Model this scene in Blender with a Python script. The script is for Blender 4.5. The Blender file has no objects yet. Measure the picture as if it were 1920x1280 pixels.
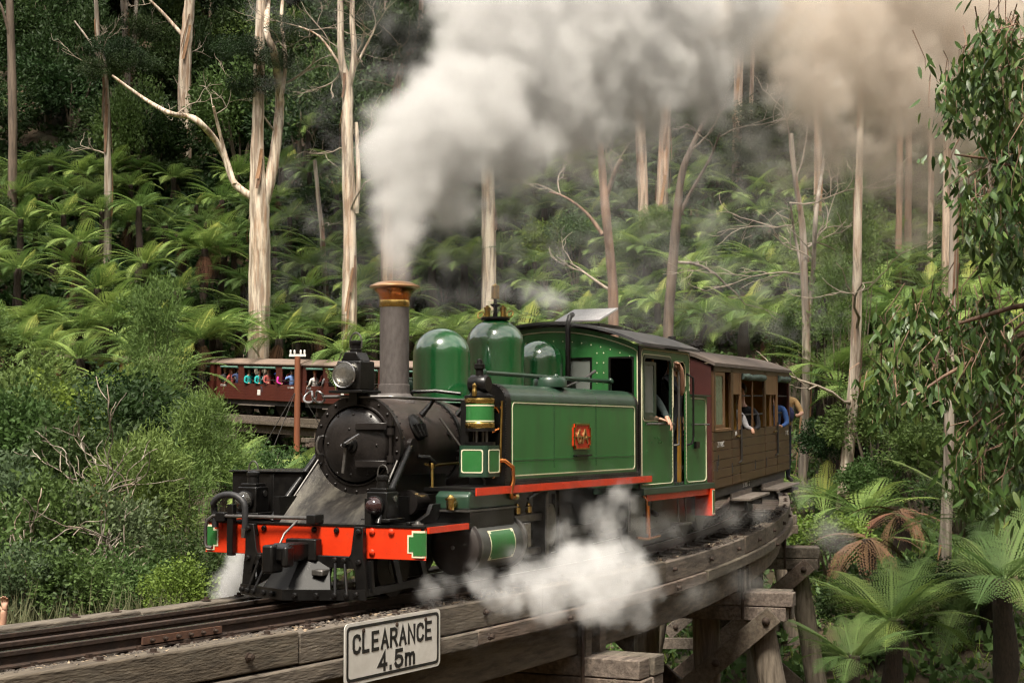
import bpy, math, random
import numpy as np
from mathutils import Vector, Matrix, Euler
R = math.radians
PI = math.pi
random.seed(7)
rng = np.random.default_rng(7)
sc = bpy.context.scene
col = sc.collection

# ------------------------------------------------------------------ camera
FX = 3000.0                       # focal length in pixels of the 1920 wide photograph
TH = math.atan(1458 / FX)         # heading of the view against the engine's long axis
PITCH = math.atan(166 / FX)
CAM = Vector((-11.754, -7.477, 1.437))
cam_d = bpy.data.cameras.new('camera')
cam = bpy.data.objects.new('camera', cam_d)
col.objects.link(cam)
sc.camera = cam
cam_d.sensor_width = 36.0
cam_d.lens = 36.0 * FX / 1920
cam_d.clip_start = 0.1
cam_d.clip_end = 1200
FW = Vector((math.cos(TH) * math.cos(PITCH), math.sin(TH) * math.cos(PITCH), math.sin(PITCH)))
cam.location = CAM
cam.rotation_euler = FW.to_track_quat('-Z', 'Y').to_euler()

# ------------------------------------------------------------------ sky and sun
SUN_EL, SUN_DIR = R(60), Vector((-0.90, -0.22, 0))
world = bpy.data.worlds.new('World')
sc.world = world
world.use_nodes = True
nt = world.node_tree
nt.nodes.clear()
w_out = nt.nodes.new('ShaderNodeOutputWorld')
w_bg = nt.nodes.new('ShaderNodeBackground')
sky = nt.nodes.new('ShaderNodeTexSky')
sky.sky_type = 'NISHITA'
sky.sun_disc = False
sky.sun_elevation = SUN_EL
sky.sun_rotation = math.atan2(SUN_DIR.x, SUN_DIR.y)
tc = nt.nodes.new('ShaderNodeTexCoord')
nz = nt.nodes.new('ShaderNodeTexNoise')
nz.inputs['Scale'].default_value = 2.6
nz.inputs['Detail'].default_value = 5
nz.inputs['Roughness'].default_value = 0.62
nt.links.new(tc.outputs['Generated'], nz.inputs['Vector'])
rp = nt.nodes.new('ShaderNodeValToRGB')
rp.color_ramp.elements[0].position = 0.36
rp.color_ramp.elements[0].color = (0.35, 0.35, 0.35, 1)
rp.color_ramp.elements[1].position = 0.62
rp.color_ramp.elements[1].color = (1, 1, 1, 1)
nt.links.new(nz.outputs['Fac'], rp.inputs['Fac'])
mx = nt.nodes.new('ShaderNodeMix')
mx.data_type = 'RGBA'
nt.links.new(rp.outputs['Color'], mx.inputs['Factor'])
nt.links.new(sky.outputs['Color'], mx.inputs['A'])
mx.inputs['B'].default_value = (11.6, 11.0, 9.9, 1)       # cloud cover
nt.links.new(mx.outputs['Result'], w_bg.inputs['Color'])
w_bg.inputs['Strength'].default_value = 0.054
nt.links.new(w_bg.outputs['Background'], w_out.inputs['Surface'])

sun_d = bpy.data.lights.new('sun', 'SUN')
sun_d.energy = 3.1
sun_d.angle = R(16)
sun_d.color = (1.0, 0.92, 0.79)
sun = bpy.data.objects.new('sun', sun_d)
col.objects.link(sun)
sd = SUN_DIR.normalized() * math.cos(SUN_EL) + Vector((0, 0, math.sin(SUN_EL)))
sun.rotation_euler = sd.to_track_quat('Z', 'Y').to_euler()
sun.location = (-20, 10, 40)

vs = sc.view_settings
vs.view_transform = 'Standard'
vs.look = 'None'
vs.exposure = 1.5
vs.gamma = 1.0
vs.use_curve_mapping = False
cy = sc.cycles
cy.use_denoising = True
sc.cycles.filter_width = 1.25
cy.denoising_prefilter = 'FAST'
cy.max_bounces = 7
cy.diffuse_bounces = 2
cy.glossy_bounces = 2
cy.transmission_bounces = 4
cy.transparent_max_bounces = 8
cy.volume_bounces = 4
cy.use_adaptive_sampling = True
cy.adaptive_threshold = 0.04
cy.caustics_reflective = False
cy.caustics_refractive = False
cy.volume_step_rate = 3.0
cy.volume_max_steps = 256

# ------------------------------------------------------------------ helpers: materials
MATS = {}
def lin(c):
    return tuple(c) + (1.0,) if len(c) == 3 else c
def mat(name, c1, c2=None, rough=0.6, metal=0.0, scale=6.0, bump=0.0, bscale=None, coat=0.0, stretch=(1, 1, 1),
        transl=0.0, rand=0.0, dirt=None, dscale=2.0, damt=0.5, rvar=0.0, spec=0.5, ao=0):
    """Procedural material: two colours mixed by noise, optional second stain noise, bump and colour spread per object."""
    if name in MATS: return MATS[name]
    m = bpy.data.materials.new(name)
    m.use_nodes = True
    t = m.node_tree; N = t.nodes; L = t.links
    b = N['Principled BSDF']
    out = N['Material Output']
    b.inputs['Roughness'].default_value = rough
    b.inputs['Metallic'].default_value = metal
    b.inputs['Specular IOR Level'].default_value = spec
    if coat:
        b.inputs['Coat Weight'].default_value = coat
        b.inputs['Coat Roughness'].default_value = 0.06
    co = N.new('ShaderNodeTexCoord')
    mp = N.new('ShaderNodeMapping')
    mp.inputs['Scale'].default_value = stretch
    L.new(co.outputs['Object'], mp.inputs['Vector'])
    n1 = N.new('ShaderNodeTexNoise')
    n1.inputs['Scale'].default_value = scale
    n1.inputs['Detail'].default_value = 6
    n1.inputs['Roughness'].default_value = 0.65
    L.new(mp.outputs['Vector'], n1.inputs['Vector'])
    c2 = c2 or tuple(x * 0.75 for x in c1)
    r1 = N.new('ShaderNodeValToRGB')
    r1.color_ramp.elements[0].position = 0.33
    r1.color_ramp.elements[1].position = 0.68
    r1.color_ramp.elements[0].color = lin(c2)
    r1.color_ramp.elements[1].color = lin(c1)
    L.new(n1.outputs['Fac'], r1.inputs['Fac'])
    cur = r1.outputs['Color']
    if dirt:
        n2 = N.new('ShaderNodeTexNoise')
        n2.inputs['Scale'].default_value = dscale
        n2.inputs['Detail'].default_value = 8
        n2.inputs['Roughness'].default_value = 0.7
        L.new(mp.outputs['Vector'], n2.inputs['Vector'])
        r2 = N.new('ShaderNodeValToRGB')
        r2.color_ramp.elements[0].position = 0.48
        r2.color_ramp.elements[1].position = 0.72
        r2.color_ramp.elements[0].color = (0, 0, 0, 1)
        r2.color_ramp.elements[1].color = (damt, damt, damt, 1)
        L.new(n2.outputs['Fac'], r2.inputs['Fac'])
        mm = N.new('ShaderNodeMix'); mm.data_type = 'RGBA'
        L.new(r2.outputs['Color'], mm.inputs['Factor'])
        L.new(cur, mm.inputs['A'])
        mm.inputs['B'].default_value = lin(dirt)
        cur = mm.outputs['Result']
    if rand:
        oi = N.new('ShaderNodeObjectInfo')
        hs = N.new('ShaderNodeHueSaturation')
        ma = N.new('ShaderNodeMath'); ma.operation = 'MULTIPLY_ADD'
        ma.inputs[1].default_value = rand; ma.inputs[2].default_value = 1 - rand * 0.5
        L.new(oi.outputs['Random'], ma.inputs[0])
        L.new(ma.outputs[0], hs.inputs['Value'])
        mh = N.new('ShaderNodeMath'); mh.operation = 'MULTIPLY_ADD'
        mh.inputs[1].default_value = -0.045 * min(1, rand * 2); mh.inputs[2].default_value = 0.5 + 0.0225 * min(1, rand * 2)
        L.new(oi.outputs['Random'], mh.inputs[0])
        L.new(mh.outputs[0], hs.inputs['Hue'])
        L.new(cur, hs.inputs['Color'])
        cur = hs.outputs['Color']
    L.new(cur, b.inputs['Base Color'])
    if rvar:
        mr = N.new('ShaderNodeMath'); mr.operation = 'MULTIPLY_ADD'
        mr.inputs[1].default_value = rvar; mr.inputs[2].default_value = rough - rvar * 0.5
        L.new(n1.outputs['Fac'], mr.inputs[0]); L.new(mr.outputs[0], b.inputs['Roughness'])
    if bump:
        n3 = N.new('ShaderNodeTexNoise')
        n3.inputs['Scale'].default_value = bscale or scale * 3
        n3.inputs['Detail'].default_value = 5
        L.new(mp.outputs['Vector'], n3.inputs['Vector'])
        bp = N.new('ShaderNodeBump')
        bp.inputs['Strength'].default_value = bump
        bp.inputs['Distance'].default_value = 0.02
        L.new(n3.outputs['Fac'], bp.inputs['Height'])
        L.new(bp.outputs['Normal'], b.inputs['Normal'])
    if transl:
        tr = N.new('ShaderNodeBsdfTranslucent')
        ms = N.new('ShaderNodeMixShader')
        ms.inputs['Fac'].default_value = transl
        L.new(cur, tr.inputs['Color'])
        L.new(b.outputs[0], ms.inputs[1]); L.new(tr.outputs[0], ms.inputs[2])
        L.new(ms.outputs[0], out.inputs['Surface'])
    MATS[name] = m
    return m

# ------------------------------------------------------------------ helpers: meshes
class MB:
    """Collects simple solids; build() links them as one mesh object."""
    def __init__(s): s.v = []; s.f = []; s.m = []; s.cm = 0
    def add(s, vs, fs):
        o = len(s.v)
        s.v += [tuple(p) for p in vs]
        for q in fs: s.f.append(tuple(i + o for i in q)); s.m.append(s.cm)
        return s
    def box(s, x0, x1, y0, y1, z0, z1, M=None):
        vs = [(x0, y0, z0), (x1, y0, z0), (x1, y1, z0), (x0, y1, z0), (x0, y0, z1), (x1, y0, z1), (x1, y1, z1), (x0, y1, z1)]
        if M is not None: vs = [M @ Vector(p) for p in vs]
        return s.add(vs, [(0, 3, 2, 1), (4, 5, 6, 7), (0, 1, 5, 4), (1, 2, 6, 5), (2, 3, 7, 6), (3, 0, 4, 7)])
    def beam(s, a, b, w, h, up=(0, 0, 1)):
        """Rectangular bar from a to b: w across, h along up."""
        a = Vector(a); b = Vector(b); d = (b - a).normalized(); u = Vector(up)
        sdv = d.cross(u)
        if sdv.length < 1e-5: sdv = d.cross(Vector((1, 0, 0)))
        sdv.normalize(); u = sdv.cross(d)
        vs = []
        for p in (a, b):
            for i, j in ((-1, -1), (1, -1), (1, 1), (-1, 1)): vs.append(p + sdv * (w / 2 * i) + u * (h / 2 * j))
        return s.add(vs, [(0, 1, 2, 3), (7, 6, 5, 4), (0, 4, 5, 1), (1, 5, 6, 2), (2, 6, 7, 3), (3, 7, 4, 0)])
    def tube(s, pts, r, n=8, cap=True, flat=None):
        pts = [Vector(p) for p in pts]
        rs = r if isinstance(r, (list, tuple)) else [r] * len(pts)
        vs = []; fs = []
        prev = None
        for i, p in enumerate(pts):
            d = (pts[min(i + 1, len(pts) - 1)] - pts[max(i - 1, 0)])
            d = d.normalized() if d.length > 1e-9 else Vector((0, 0, 1))
            if prev is None:
                u = d.cross(Vector((0, 0, 1)))
                if u.length < 0.05: u = d.cross(Vector((1, 0, 0)))
            else:
                u = prev - d * prev.dot(d)
                if u.length < 1e-4: u = d.cross(Vector((0, 0, 1)))
            u.normalize(); prev = u; w = d.cross(u)
            for k in range(n):
                a = 2 * PI * k / n
                vs.append(p + (u * math.cos(a) + w * math.sin(a)) * rs[i])
        for i in range(len(pts) - 1):
            for k in range(n):
                k2 = (k + 1) % n
                fs.append((i * n + k, i * n + k2, (i + 1) * n + k2, (i + 1) * n + k))
        if cap:
            fs.append(tuple(range(n))[::-1]); fs.append(tuple(range((len(pts) - 1) * n, len(pts) * n)))
        return s.add(vs, fs)
    def lathe(s, prof, origin, axis='z', n=24):
        """prof: list of (radius, height) turned about an axis through origin."""
        o = Vector(origin)
        vs = []; fs = []
        for r, h in prof:
            for k in range(n):
                a = 2 * PI * k / n; c, d = r * math.cos(a), r * math.sin(a)
                p = {'z': (c, d, h), 'x': (h, c, d), 'y': (d, h, c)}[axis] if isinstance(axis, str) else None
                if p is None:
                    p = axis @ Vector((c, d, h))
                vs.append(o + Vector(p))
        for i in range(len(prof) - 1):
            for k in range(n):
                k2 = (k + 1) % n
                fs.append((i * n + k, i * n + k2, (i + 1) * n + k2, (i + 1) * n + k))
        if prof[0][0] > 1e-6: fs.append(tuple(range(n))[::-1])
        if prof[-1][0] > 1e-6: fs.append(tuple(range((len(prof) - 1) * n, len(prof) * n)))
        return s.add(vs, fs)
    def ball(s, c, r, n=10, sc3=(1, 1, 1)):
        m = max(4, n // 2)
        o = Vector(c)
        vs = [o + Vector((0, 0, -r * sc3[2]))]; fs = []
        for i in range(1, m):
            b = -PI / 2 + PI * i / m
            for k in range(n):
                a = 2 * PI * k / n
                vs.append(o + Vector((r * math.cos(b) * math.cos(a) * sc3[0], r * math.cos(b) * math.sin(a) * sc3[1], r * math.sin(b) * sc3[2])))
        vs.append(o + Vector((0, 0, r * sc3[2])))
        for k in range(n):
            k2 = (k + 1) % n
            fs.append((0, 1 + k2, 1 + k)); fs.append((len(vs) - 1, len(vs) - 1 - n + k, len(vs) - 1 - n + k2))
        for i in range(m - 2):
            for k in range(n):
                k2 = (k + 1) % n
                fs.append((1 + i * n + k, 1 + i * n + k2, 1 + (i + 1) * n + k2, 1 + (i + 1) * n + k))
        return s.add(vs, fs)
    def prism(s, poly, axis, a, b):
        """Polygon (2-D) extruded along axis from a to b; for x: (y,z), y: (x,z), z: (x,y)."""
        def P(p, h): return {'x': (h, p[0], p[1]), 'y': (p[0], h, p[1]), 'z': (p[0], p[1], h)}[axis]
        n = len(poly)
        vs = [P(p, a) for p in poly] + [P(p, b) for p in poly]
        fs = [tuple(range(n))[::-1], tuple(range(n, 2 * n))]
        fs += [(i, (i + 1) % n, n + (i + 1) % n, n + i) for i in range(n)]
        return s.add(vs, fs)
    def frame(s, outer, inner, axis, a, b):
        """A plate with one opening: outer and inner loops of the same length, extruded."""
        def P(p, h): return {'x': (h, p[0], p[1]), 'y': (p[0], h, p[1]), 'z': (p[0], p[1], h)}[axis]
        n = len(outer)
        vs = [P(p, a) for p in outer] + [P(p, a) for p in inner] + [P(p, b) for p in outer] + [P(p, b) for p in inner]
        fs = []
        for i in range(n):
            j = (i + 1) % n
            fs += [(i, n + i, n + j, j), (2 * n + i, 2 * n + j, 3 * n + j, 3 * n + i), (i, j, 2 * n + j, 2 * n + i), (n + i, 3 * n + i, 3 * n + j, n + j)]
        return s.add(vs, fs)
    def mesh(s, name, mats, smooth=40):
        me = bpy.data.meshes.new(name)
        me.from_pydata(s.v, [], s.f)
        for m in (mats if isinstance(mats, (list, tuple)) else [mats]): me.materials.append(m)
        if any(s.m): me.polygons.foreach_set('material_index', s.m)
        if smooth:
            me.polygons.foreach_set('use_smooth', [True] * len(me.polygons))
            me.set_sharp_from_angle(angle=R(smooth))
        me.validate()
        return me
    def build(s, name, mats, parent=None, smooth=40, fix=True, bev=0, kind=None):
        me = s.mesh(name, mats, smooth)
        if fix: fix_normals(me)
        return link(name, me, parent, bev, kind)

import bmesh
def fix_normals(me):
    bm = bmesh.new(); bm.from_mesh(me)
    bmesh.ops.recalc_face_normals(bm, faces=bm.faces[:])
    bm.to_mesh(me); bm.free()
def link(name, me, parent=None, bev=0, kind=None):
    o = bpy.data.objects.new(name, me)
    col.objects.link(o)
    if parent is not None: o.parent = parent
    if bev:
        b = o.modifiers.new('edge', 'BEVEL'); b.width = bev; b.segments = 2; b.limit_method = 'ANGLE'; b.angle_limit = R(40)
    if kind: o['kind'] = kind
    return o
def tag(o, label=None, cat=None, group=None, kind=None):
    if label: o['label'] = label
    if cat: o['category'] = cat
    if group: o['group'] = group
    if kind: o['kind'] = kind
    return o
def thing(name, label, cat, group=None, loc=(0, 0, 0), rz=0.0):
    o = bpy.data.objects.new(name, None)
    o.empty_display_size = 0.2
    col.objects.link(o)
    o.location = loc; o.rotation_euler = (0, 0, rz)
    return tag(o, label, cat, group)
def copy_tree(o, parent=None):
    c = o.copy(); col.objects.link(c); c.parent = parent
    for ch in o.children: copy_tree(ch, c)
    return c
def rrect(x0, x1, z0, z1, r, n=4):
    """Rounded rectangle loop."""
    out = []
    for cx, cz, a0 in ((x1 - r, z1 - r, 0), (x0 + r, z1 - r, PI / 2), (x0 + r, z0 + r, PI), (x1 - r, z0 + r, 1.5 * PI)):
        for k in range(n + 1):
            a = a0 + PI / 2 * k / n
            out.append((cx + r * math.cos(a), cz + r * math.sin(a)))
    return out
bench_scene = bpy.data.scenes.new('workbench')      # empty side scene in which single objects are turned into meshes quickly
def to_mesh(o):
    bench_scene.collection.objects.link(o)
    vl = bench_scene.view_layers[0]
    vl.update()
    me = bpy.data.meshes.new_from_object(o.evaluated_get(vl.depsgraph))
    bench_scene.collection.objects.unlink(o)
    return me
def text_mesh(name, body, size, m, parent, M, extrude=0.003, align='CENTER', sx=1.0):
    cu = bpy.data.curves.new(name, 'FONT')
    cu.body = body; cu.size = size; cu.extrude = extrude; cu.align_x = align; cu.align_y = 'CENTER'; cu.resolution_u = 3
    o = bpy.data.objects.new(name, cu)
    me = to_mesh(o)
    bpy.data.objects.remove(o); bpy.data.curves.remove(cu)
    me.transform(Matrix.Diagonal((sx, 1, 1, 1)))
    me.transform(M)
    me.materials.clear(); me.materials.append(m)
    me.name = name
    return link(name, me, parent)

# ------------------------------------------------------------------ the railway's line
RAD = 47.0
def line(s):
    """Point, heading and height of the track centre at distance s behind x = 3.5 (negative: ahead)."""
    a = s / RAD
    x = 3.5 + RAD * math.sin(a); y = RAD - RAD * math.cos(a) - 0.08 + 0.05 * min(1, max(0, (s + 4) / 10))
    if s <= 0: z = 0.0
    elif s < 16: z = 0.034 * s * s / 32
    else: z = 0.034 * 8 + 0.034 * (s - 16) + 0.0085 * max(0, s - 20)
    return x, y, z, a
def along(s, off, dz=0.0):
    x, y, z, a = line(s)
    return Vector((x - off * math.sin(a), y + off * math.cos(a), z + dz))    # off > 0: inside of the curve (viewer's left)
def Pt(px, py, depth):
    """World point seen at pixel (px, py) of the photograph, depth metres along the view."""
    rt = Vector((math.sin(TH), -math.cos(TH), 0)); up = rt.cross(FW)
    return CAM + (FW + rt * ((px - 960) / FX) + up * ((640 - py) / FX)) * depth
# ------------------------------------------------------------------ terrain
FH = Vector((math.cos(TH), math.sin(TH), 0)); RH = Vector((math.sin(TH), -math.cos(TH), 0))
LU = [(-400, 160), (-150, 80), (-60, 26), (-22, -1.5), (0, -2.6), (8, -5), (25, -5.2), (45, -4.2), (58, -2.6), (68, -0.6), (74, 0.8), (81, 2.2), (85, 5.5), (95, 12.5), (110, 22), (140, 42), (200, 78), (420, 190)]  # rise behind the camera is added to cut fill light and reflections
RU = [(-400, 160), (-150, 80), (-60, 26), (-22, -1.5), (0, -2.6), (8, -5), (25, -4.4), (30, -3.3), (45, -1.2), (60, 1.7), (75, 6), (90, 13), (110, 24), (140, 43), (200, 80), (420, 190)]
def wob(x, y):
    return (math.sin(x * 0.11 + 1.3) * math.cos(y * 0.13) * 0.9 + math.sin(x * 0.31 + y * 0.27) * 0.35 + math.sin(x * 0.83 - y * 0.7) * 0.12)
def ground_uv(u, v):
    l = np.interp(u, [p[0] for p in LU], [p[1] for p in LU]); r = np.interp(u, [p[0] for p in RU], [p[1] for p in RU])
    k = min(1, max(0, (v + 2) / 12)); k = k * k * (3 - 2 * k)
    z = float(l * (1 - k) + r * k) + wob(u, v) * (0.25 if u < 80 else 0.9)
    if abs(v) > 34 and u < 120: z += min(90, (abs(v) - 34) * .62) * min(1, max(0, (120 - u) / 60))        # unseen side slopes, raised to block low sky light
    d = math.hypot((u - 20.5) / 4.5, (v + 4.8) / 3.6)          # bank inside the bend
    if d < 1.5: z = z + (-1.25 - z) * min(1, max(0, (1.5 - d) / .6))
    d = math.hypot((u - 15.5) / 3.0, (v + 6.2) / 2.6)          # knoll beside the bridge end
    if d < 1.6: z = z + (-1.80 - z) * min(1, max(0, (1.6 - d) / .6))
    return z
def to_uv(x, y):
    dx, dy = x - CAM.x, y - CAM.y
    return dx * FH.x + dy * FH.y, dx * RH.x + dy * RH.y
def ground_z(x, y):
    return ground_uv(*to_uv(x, y))
def from_uv(u, v, dz=0.0):
    p = Vector((CAM.x, CAM.y, 0)) + FH * u + RH * v
    p.z = ground_uv(u, v) + dz
    return p
us = list(np.concatenate([np.arange(-400, -40, 30), np.arange(-40, 10, 5), np.arange(10, 150, 1.6), np.arange(150, 421, 18)]))
vsg = list(np.concatenate([np.arange(-300, -60, 20), np.arange(-60, 60, 2), np.arange(60, 301, 20)]))
g = MB()
g.v = [tuple(from_uv(u, v)) for u in us for v in vsg]
nv = len(vsg)
g.f = [(i * nv + j, i * nv + j + 1, (i + 1) * nv + j + 1, (i + 1) * nv + j) for i in range(len(us) - 1) for j in range(nv - 1)]
g.m = [0] * len(g.f)
M_ground = mat('forest floor', (0.060, 0.034, 0.017), (0.026, 0.020, 0.010), rough=0.95, scale=0.35, dirt=(0.022, 0.036, 0.011), dscale=0.16, damt=0.9, bump=0.9, bscale=3.0)
tag(g.build('ground', M_ground, smooth=180), kind='structure')

# ------------------------------------------------------------------ timber trestle
M_tim = [mat('weathered timber grey', (0.185, 0.152, 0.120), (0.050, 0.040, 0.032), rough=0.85, scale=3.0, stretch=(1, 7, 7), bump=0.5, bscale=9, dirt=(0.040, 0.030, 0.023), dscale=0.8, damt=0.85, rand=0.35),
         mat('weathered timber brown', (0.135, 0.102, 0.075), (0.046, 0.034, 0.025), rough=0.88, scale=3.0, stretch=(1, 7, 7), bump=0.5, bscale=9, dirt=(0.30, 0.27, 0.22), dscale=0.9, damt=0.25, rand=0.35)]
M_pile = mat('pile timber', (0.22, 0.18, 0.14), (0.075, 0.058, 0.044), rough=0.9, scale=2.6, stretch=(6, 6, 0.7), bump=0.7, bscale=7, rand=0.3)
M_tie = mat('sleeper timber', (0.085, 0.065, 0.05), (0.035, 0.027, 0.022), rough=0.9, scale=4, stretch=(4, 1, 4), bump=0.6, bscale=10, rand=0.4, dirt=(0.15, 0.12, 0.09), damt=0.5)
M_bolt = mat('rusty bolt', (0.07, 0.045, 0.032), (0.03, 0.02, 0.016), rough=0.75, metal=0.4, scale=20)
M_rail = mat('rail side rust', (0.06, 0.035, 0.024), (0.025, 0.018, 0.015), rough=0.7, metal=0.3, scale=12, bump=0.2)
M_railtop = mat('worn rail head', (0.42, 0.40, 0.38), (0.22, 0.20, 0.18), rough=0.28, metal=1.0, scale=14)
M_stone = mat('ballast chips', (0.11, 0.092, 0.076), (0.035, 0.029, 0.025), rough=0.95, scale=30, rand=0)
M_chip = mat('bark chips', (0.38, 0.30, 0.21), (0.16, 0.11, 0.07), rough=0.95, scale=25)

DECK = 1.09          # half width of the deck
def sbeam(mb, s0, s1, off, zc, w, h, n=3):
    """A timber that follows the line from s0 to s1."""
    ring = []
    for i in range(n + 1):
        s = s0 + (s1 - s0) * i / n
        for a, b in ((-1, -1), (1, -1), (1, 1), (-1, 1)):
            ring.append(along(s, off + w / 2 * a, zc + h / 2 * b))
    fs = [(0, 1, 2, 3), tuple(range(4 * n, 4 * n + 4))[::-1]]
    for i in range(n):
        for k in range(4):
            fs.append((i * 4 + k, (i + 1) * 4 + k, (i + 1) * 4 + (k + 1) % 4, i * 4 + (k + 1) % 4))
    return mb.add(ring, fs)

def trestle(name, label, s_a, s_b, bents, detail, ties_each):
    T = thing(name, label, 'trestle bridge')
    rr = random.Random(3)
    # kerb timbers and walers on both sides, one piece at a time
    for sgn in (-1, 1):
        s = s_a
        while s < s_b - 0.2:
            ln = min(rr.uniform(3.0, 4.2), s_b - s)
            sbeam(mb := MB(), s + 0.008, s + ln - 0.008, sgn * (DECK - 0.10) + rr.uniform(-0.008, 0.008), -0.165 + rr.uniform(-0.008, 0.008), 0.20, 0.235, 4).build('kerb_timber', rr.choice(M_tim), T, bev=0.012)
            s += ln
        s = s_a + 1.1
        while s < s_b - 0.2:
            ln = min(rr.uniform(4.5, 6.2), s_b - s)
            sbeam(mb := MB(), s + 0.012, s + ln - 0.012, sgn * (DECK - 0.045) + rr.uniform(-0.01, 0.01), -0.355 + rr.uniform(-0.01, 0.01), 0.17, 0.135, 5).build('waler_timber', rr.choice(M_tim), T, bev=0.012)
            s += ln
    # stringers between the bents
    cuts = [s_a] + [b for b in bents if s_a < b < s_b] + [s_b]
    for a, b in zip(cuts[:-1], cuts[1:]):
        for off in (-0.80, -0.30, 0.30, 0.80):
            sbeam(mb := MB(), a + 0.01, b - 0.01, off, -0.625 + rr.uniform(-0.01, 0.01), 0.24, 0.38, 4).build('stringer', rr.choice(M_tim), T, bev=0.012)
    # sleepers
    n = int((s_b - s_a) / 0.46)
    big = MB()
    tie_me = MB().box(-0.11, 0.11, -DECK + 0.215, DECK - 0.215, -0.14, 0.0).mesh('sleeper', M_tie, 0)
    for i in range(n):
        s = s_a + 0.2 + i * 0.46
        x, y, z, a = line(s)
        if ties_each:
            o = link('sleeper', tie_me, T)
            o.location = (x, y, z - 0.125 + rr.uniform(-0.006, 0.006)); o.rotation_euler = (0, 0, a + rr.uniform(-0.02, 0.02))
        else:
            M = Matrix.Translation((x, y, z - 0.125)) @ Matrix.Rotation(a, 4, 'Z')
            big.box(-0.11, 0.11, -DECK + 0.215, DECK - 0.215, -0.14, 0.0, M)
    if not ties_each: big.build('sleeper_row', M_tie, T, kind='stuff')
    # planking under the sleepers, seen in the gaps between them
    sbeam(mb := MB(), s_a, s_b, 0, -0.35, 2 * DECK - 0.45, 0.10, 60).build('deck_planking', M_tie, T)
    # bents
    for b in bents:
        x, y, z, a = line(b)
        M = Matrix.Translation((x, y, z)) @ Matrix.Rotation(a, 4, 'Z')
        for k, (z0, z1) in enumerate(((-1.02, -0.83), (-1.22, -1.03))):
            for dx in (-0.16, 0.16):
                e = 1.62 + rr.uniform(-0.06, 0.06)
                MB().box(dx - 0.14, dx + 0.14, -e, e, z0, z1, M).build('cap_timber', rr.choice(M_tim), T, bev=0.012)
        for sgn in (-1, 1):        # strap posts beside the stringers
            MB().box(-0.27, -0.12, sgn * 0.96 - 0.05, sgn * 0.96 + 0.05, -1.16, -0.43, M).build('strap_post', rr.choice(M_tim), T, bev=0.008)
            MB().box(0.10, 0.25, sgn * 0.96 - 0.05, sgn * 0.96 + 0.05, -1.06, -0.43, M).build('strap_post', rr.choice(M_tim), T, bev=0.008)
            MB().tube([M @ Vector((-0.30, sgn * 0.985, -1.20)), M @ Vector((-0.30, sgn * 0.985, -0.45))], 0.022, 8).build('tie_rod', M_bolt, T)
        # braced piles
        gz = ground_z(x, y) - z
        for off, bat in ((-1.18, -0.16), (-0.42, -0.02), (0.42, 0.02), (1.18, 0.16)):
            p0 = M @ Vector((0, off, -1.21)); dep = max(1.0, -gz - 1.2 + 0.8)
            p1 = M @ Vector((0, off + bat * dep, -1.21 - dep))
            nn = 7
            pts = [p0.lerp(p1, i / nn) + Vector((rr.uniform(-.02, .02), rr.uniform(-.02, .02), 0)) for i in range(nn + 1)]
            MB().tube(pts, [0.185 + 0.012 * i / nn + rr.uniform(-.012, .012) for i in range(nn + 1)], 12).build('pile', M_pile, T, smooth=60)
        dep = max(1.6, -gz - 1.2)
        fx = -0.30
        for k in range(max(1, int(dep / 2.6)) if detail else 1):
            zt = -1.12 - 2.5 * k; zb = zt - 2.3
            p = [M @ Vector((fx - 0.0, -1.42 - .1 * k, zt)), M @ Vector((fx, 1.25, zb))]
            MB().beam(p[0], p[1], 0.10, 0.27).build('sway_brace', rr.choice(M_tim), T, bev=0.01)
            p = [M @ Vector((fx + 0.62, 1.42, zt)), M @ Vector((fx + 0.62, -1.25, zb))]
            MB().beam(p[0], p[1], 0.10, 0.27).build('sway_brace', rr.choice(M_tim), T, bev=0.01)
            MB().beam(M @ Vector((fx - .11, -1.75, zb - 0.18)), M @ Vector((fx - .11, 1.75, zb - 0.18)), 0.10, 0.24).build('girt', rr.choice(M_tim), T, bev=0.01)
            if detail:
                bm = MB()
                for t in (0.04, 0.30, 0.62, 0.93):
                    q = Vector((fx - 0.05, -1.42 + t * 2.67, zt + (zb - zt) * t))
                    bm.lathe([(0.055, 0), (0.055, -0.02), (0.03, -0.045), (0.0, -0.05)], M @ q, 'x', 8)
                bm.build('bolt_row', M_bolt, T, kind='stuff')
    # bolts along the kerb faces and tops
    bolt = MB()
    s = s_a + 0.5
    bm1 = MB().lathe([(0.034, 0), (0.034, -0.010), (0.022, -0.012), (0.022, -0.045), (0.0, -0.05)], (0, 0, 0), 'y', 8).mesh('bolt', M_bolt)
    bm2 = MB().lathe([(0.045, 0), (0.045, 0.008), (0.022, 0.010), (0.022, 0.03), (0.0, 0.033)], (0, 0, 0), 'z', 8).mesh('bolt', M_bolt)
    while s < s_b and detail:
        for zz in () if -5.2 < s < -3.0 else ((-0.15, -0.36) if rr.random() < 0.35 else (-0.16,)):
            o = link('bolt', bm1, T); o.location = along(s, -DECK - (0.005 if zz > -0.2 else 0.05), zz); o.rotation_euler = (0, 0, line(s)[3])
        for sg in (-1, 1):
            o = link('bolt', bm2, T); o.location = along(s + 0.3, sg * (DECK - 0.09), -0.045)
            o = link('bolt', bm2, T); o.location = along(s + 0.75, sg * (DECK - 0.09), -0.045)
        s += 1.55
    return T
T1 = trestle('trestle_bridge', 'weathered timber trestle bridge under the green steam engine, on round log piles', -15.5, 54.0, [-13.2, -6.6, -0.1, 6.3, 12.9, 19.4, 26.0, 32.6, 39.2, 45.8, 52.2], True, True)
T2 = trestle('trestle_bridge', 'low far timber trestle under the dark red carriages beyond the bushes', 54.0, 88.0, [56, 62.4, 68.8, 75.2, 81.6], False, False)

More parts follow.
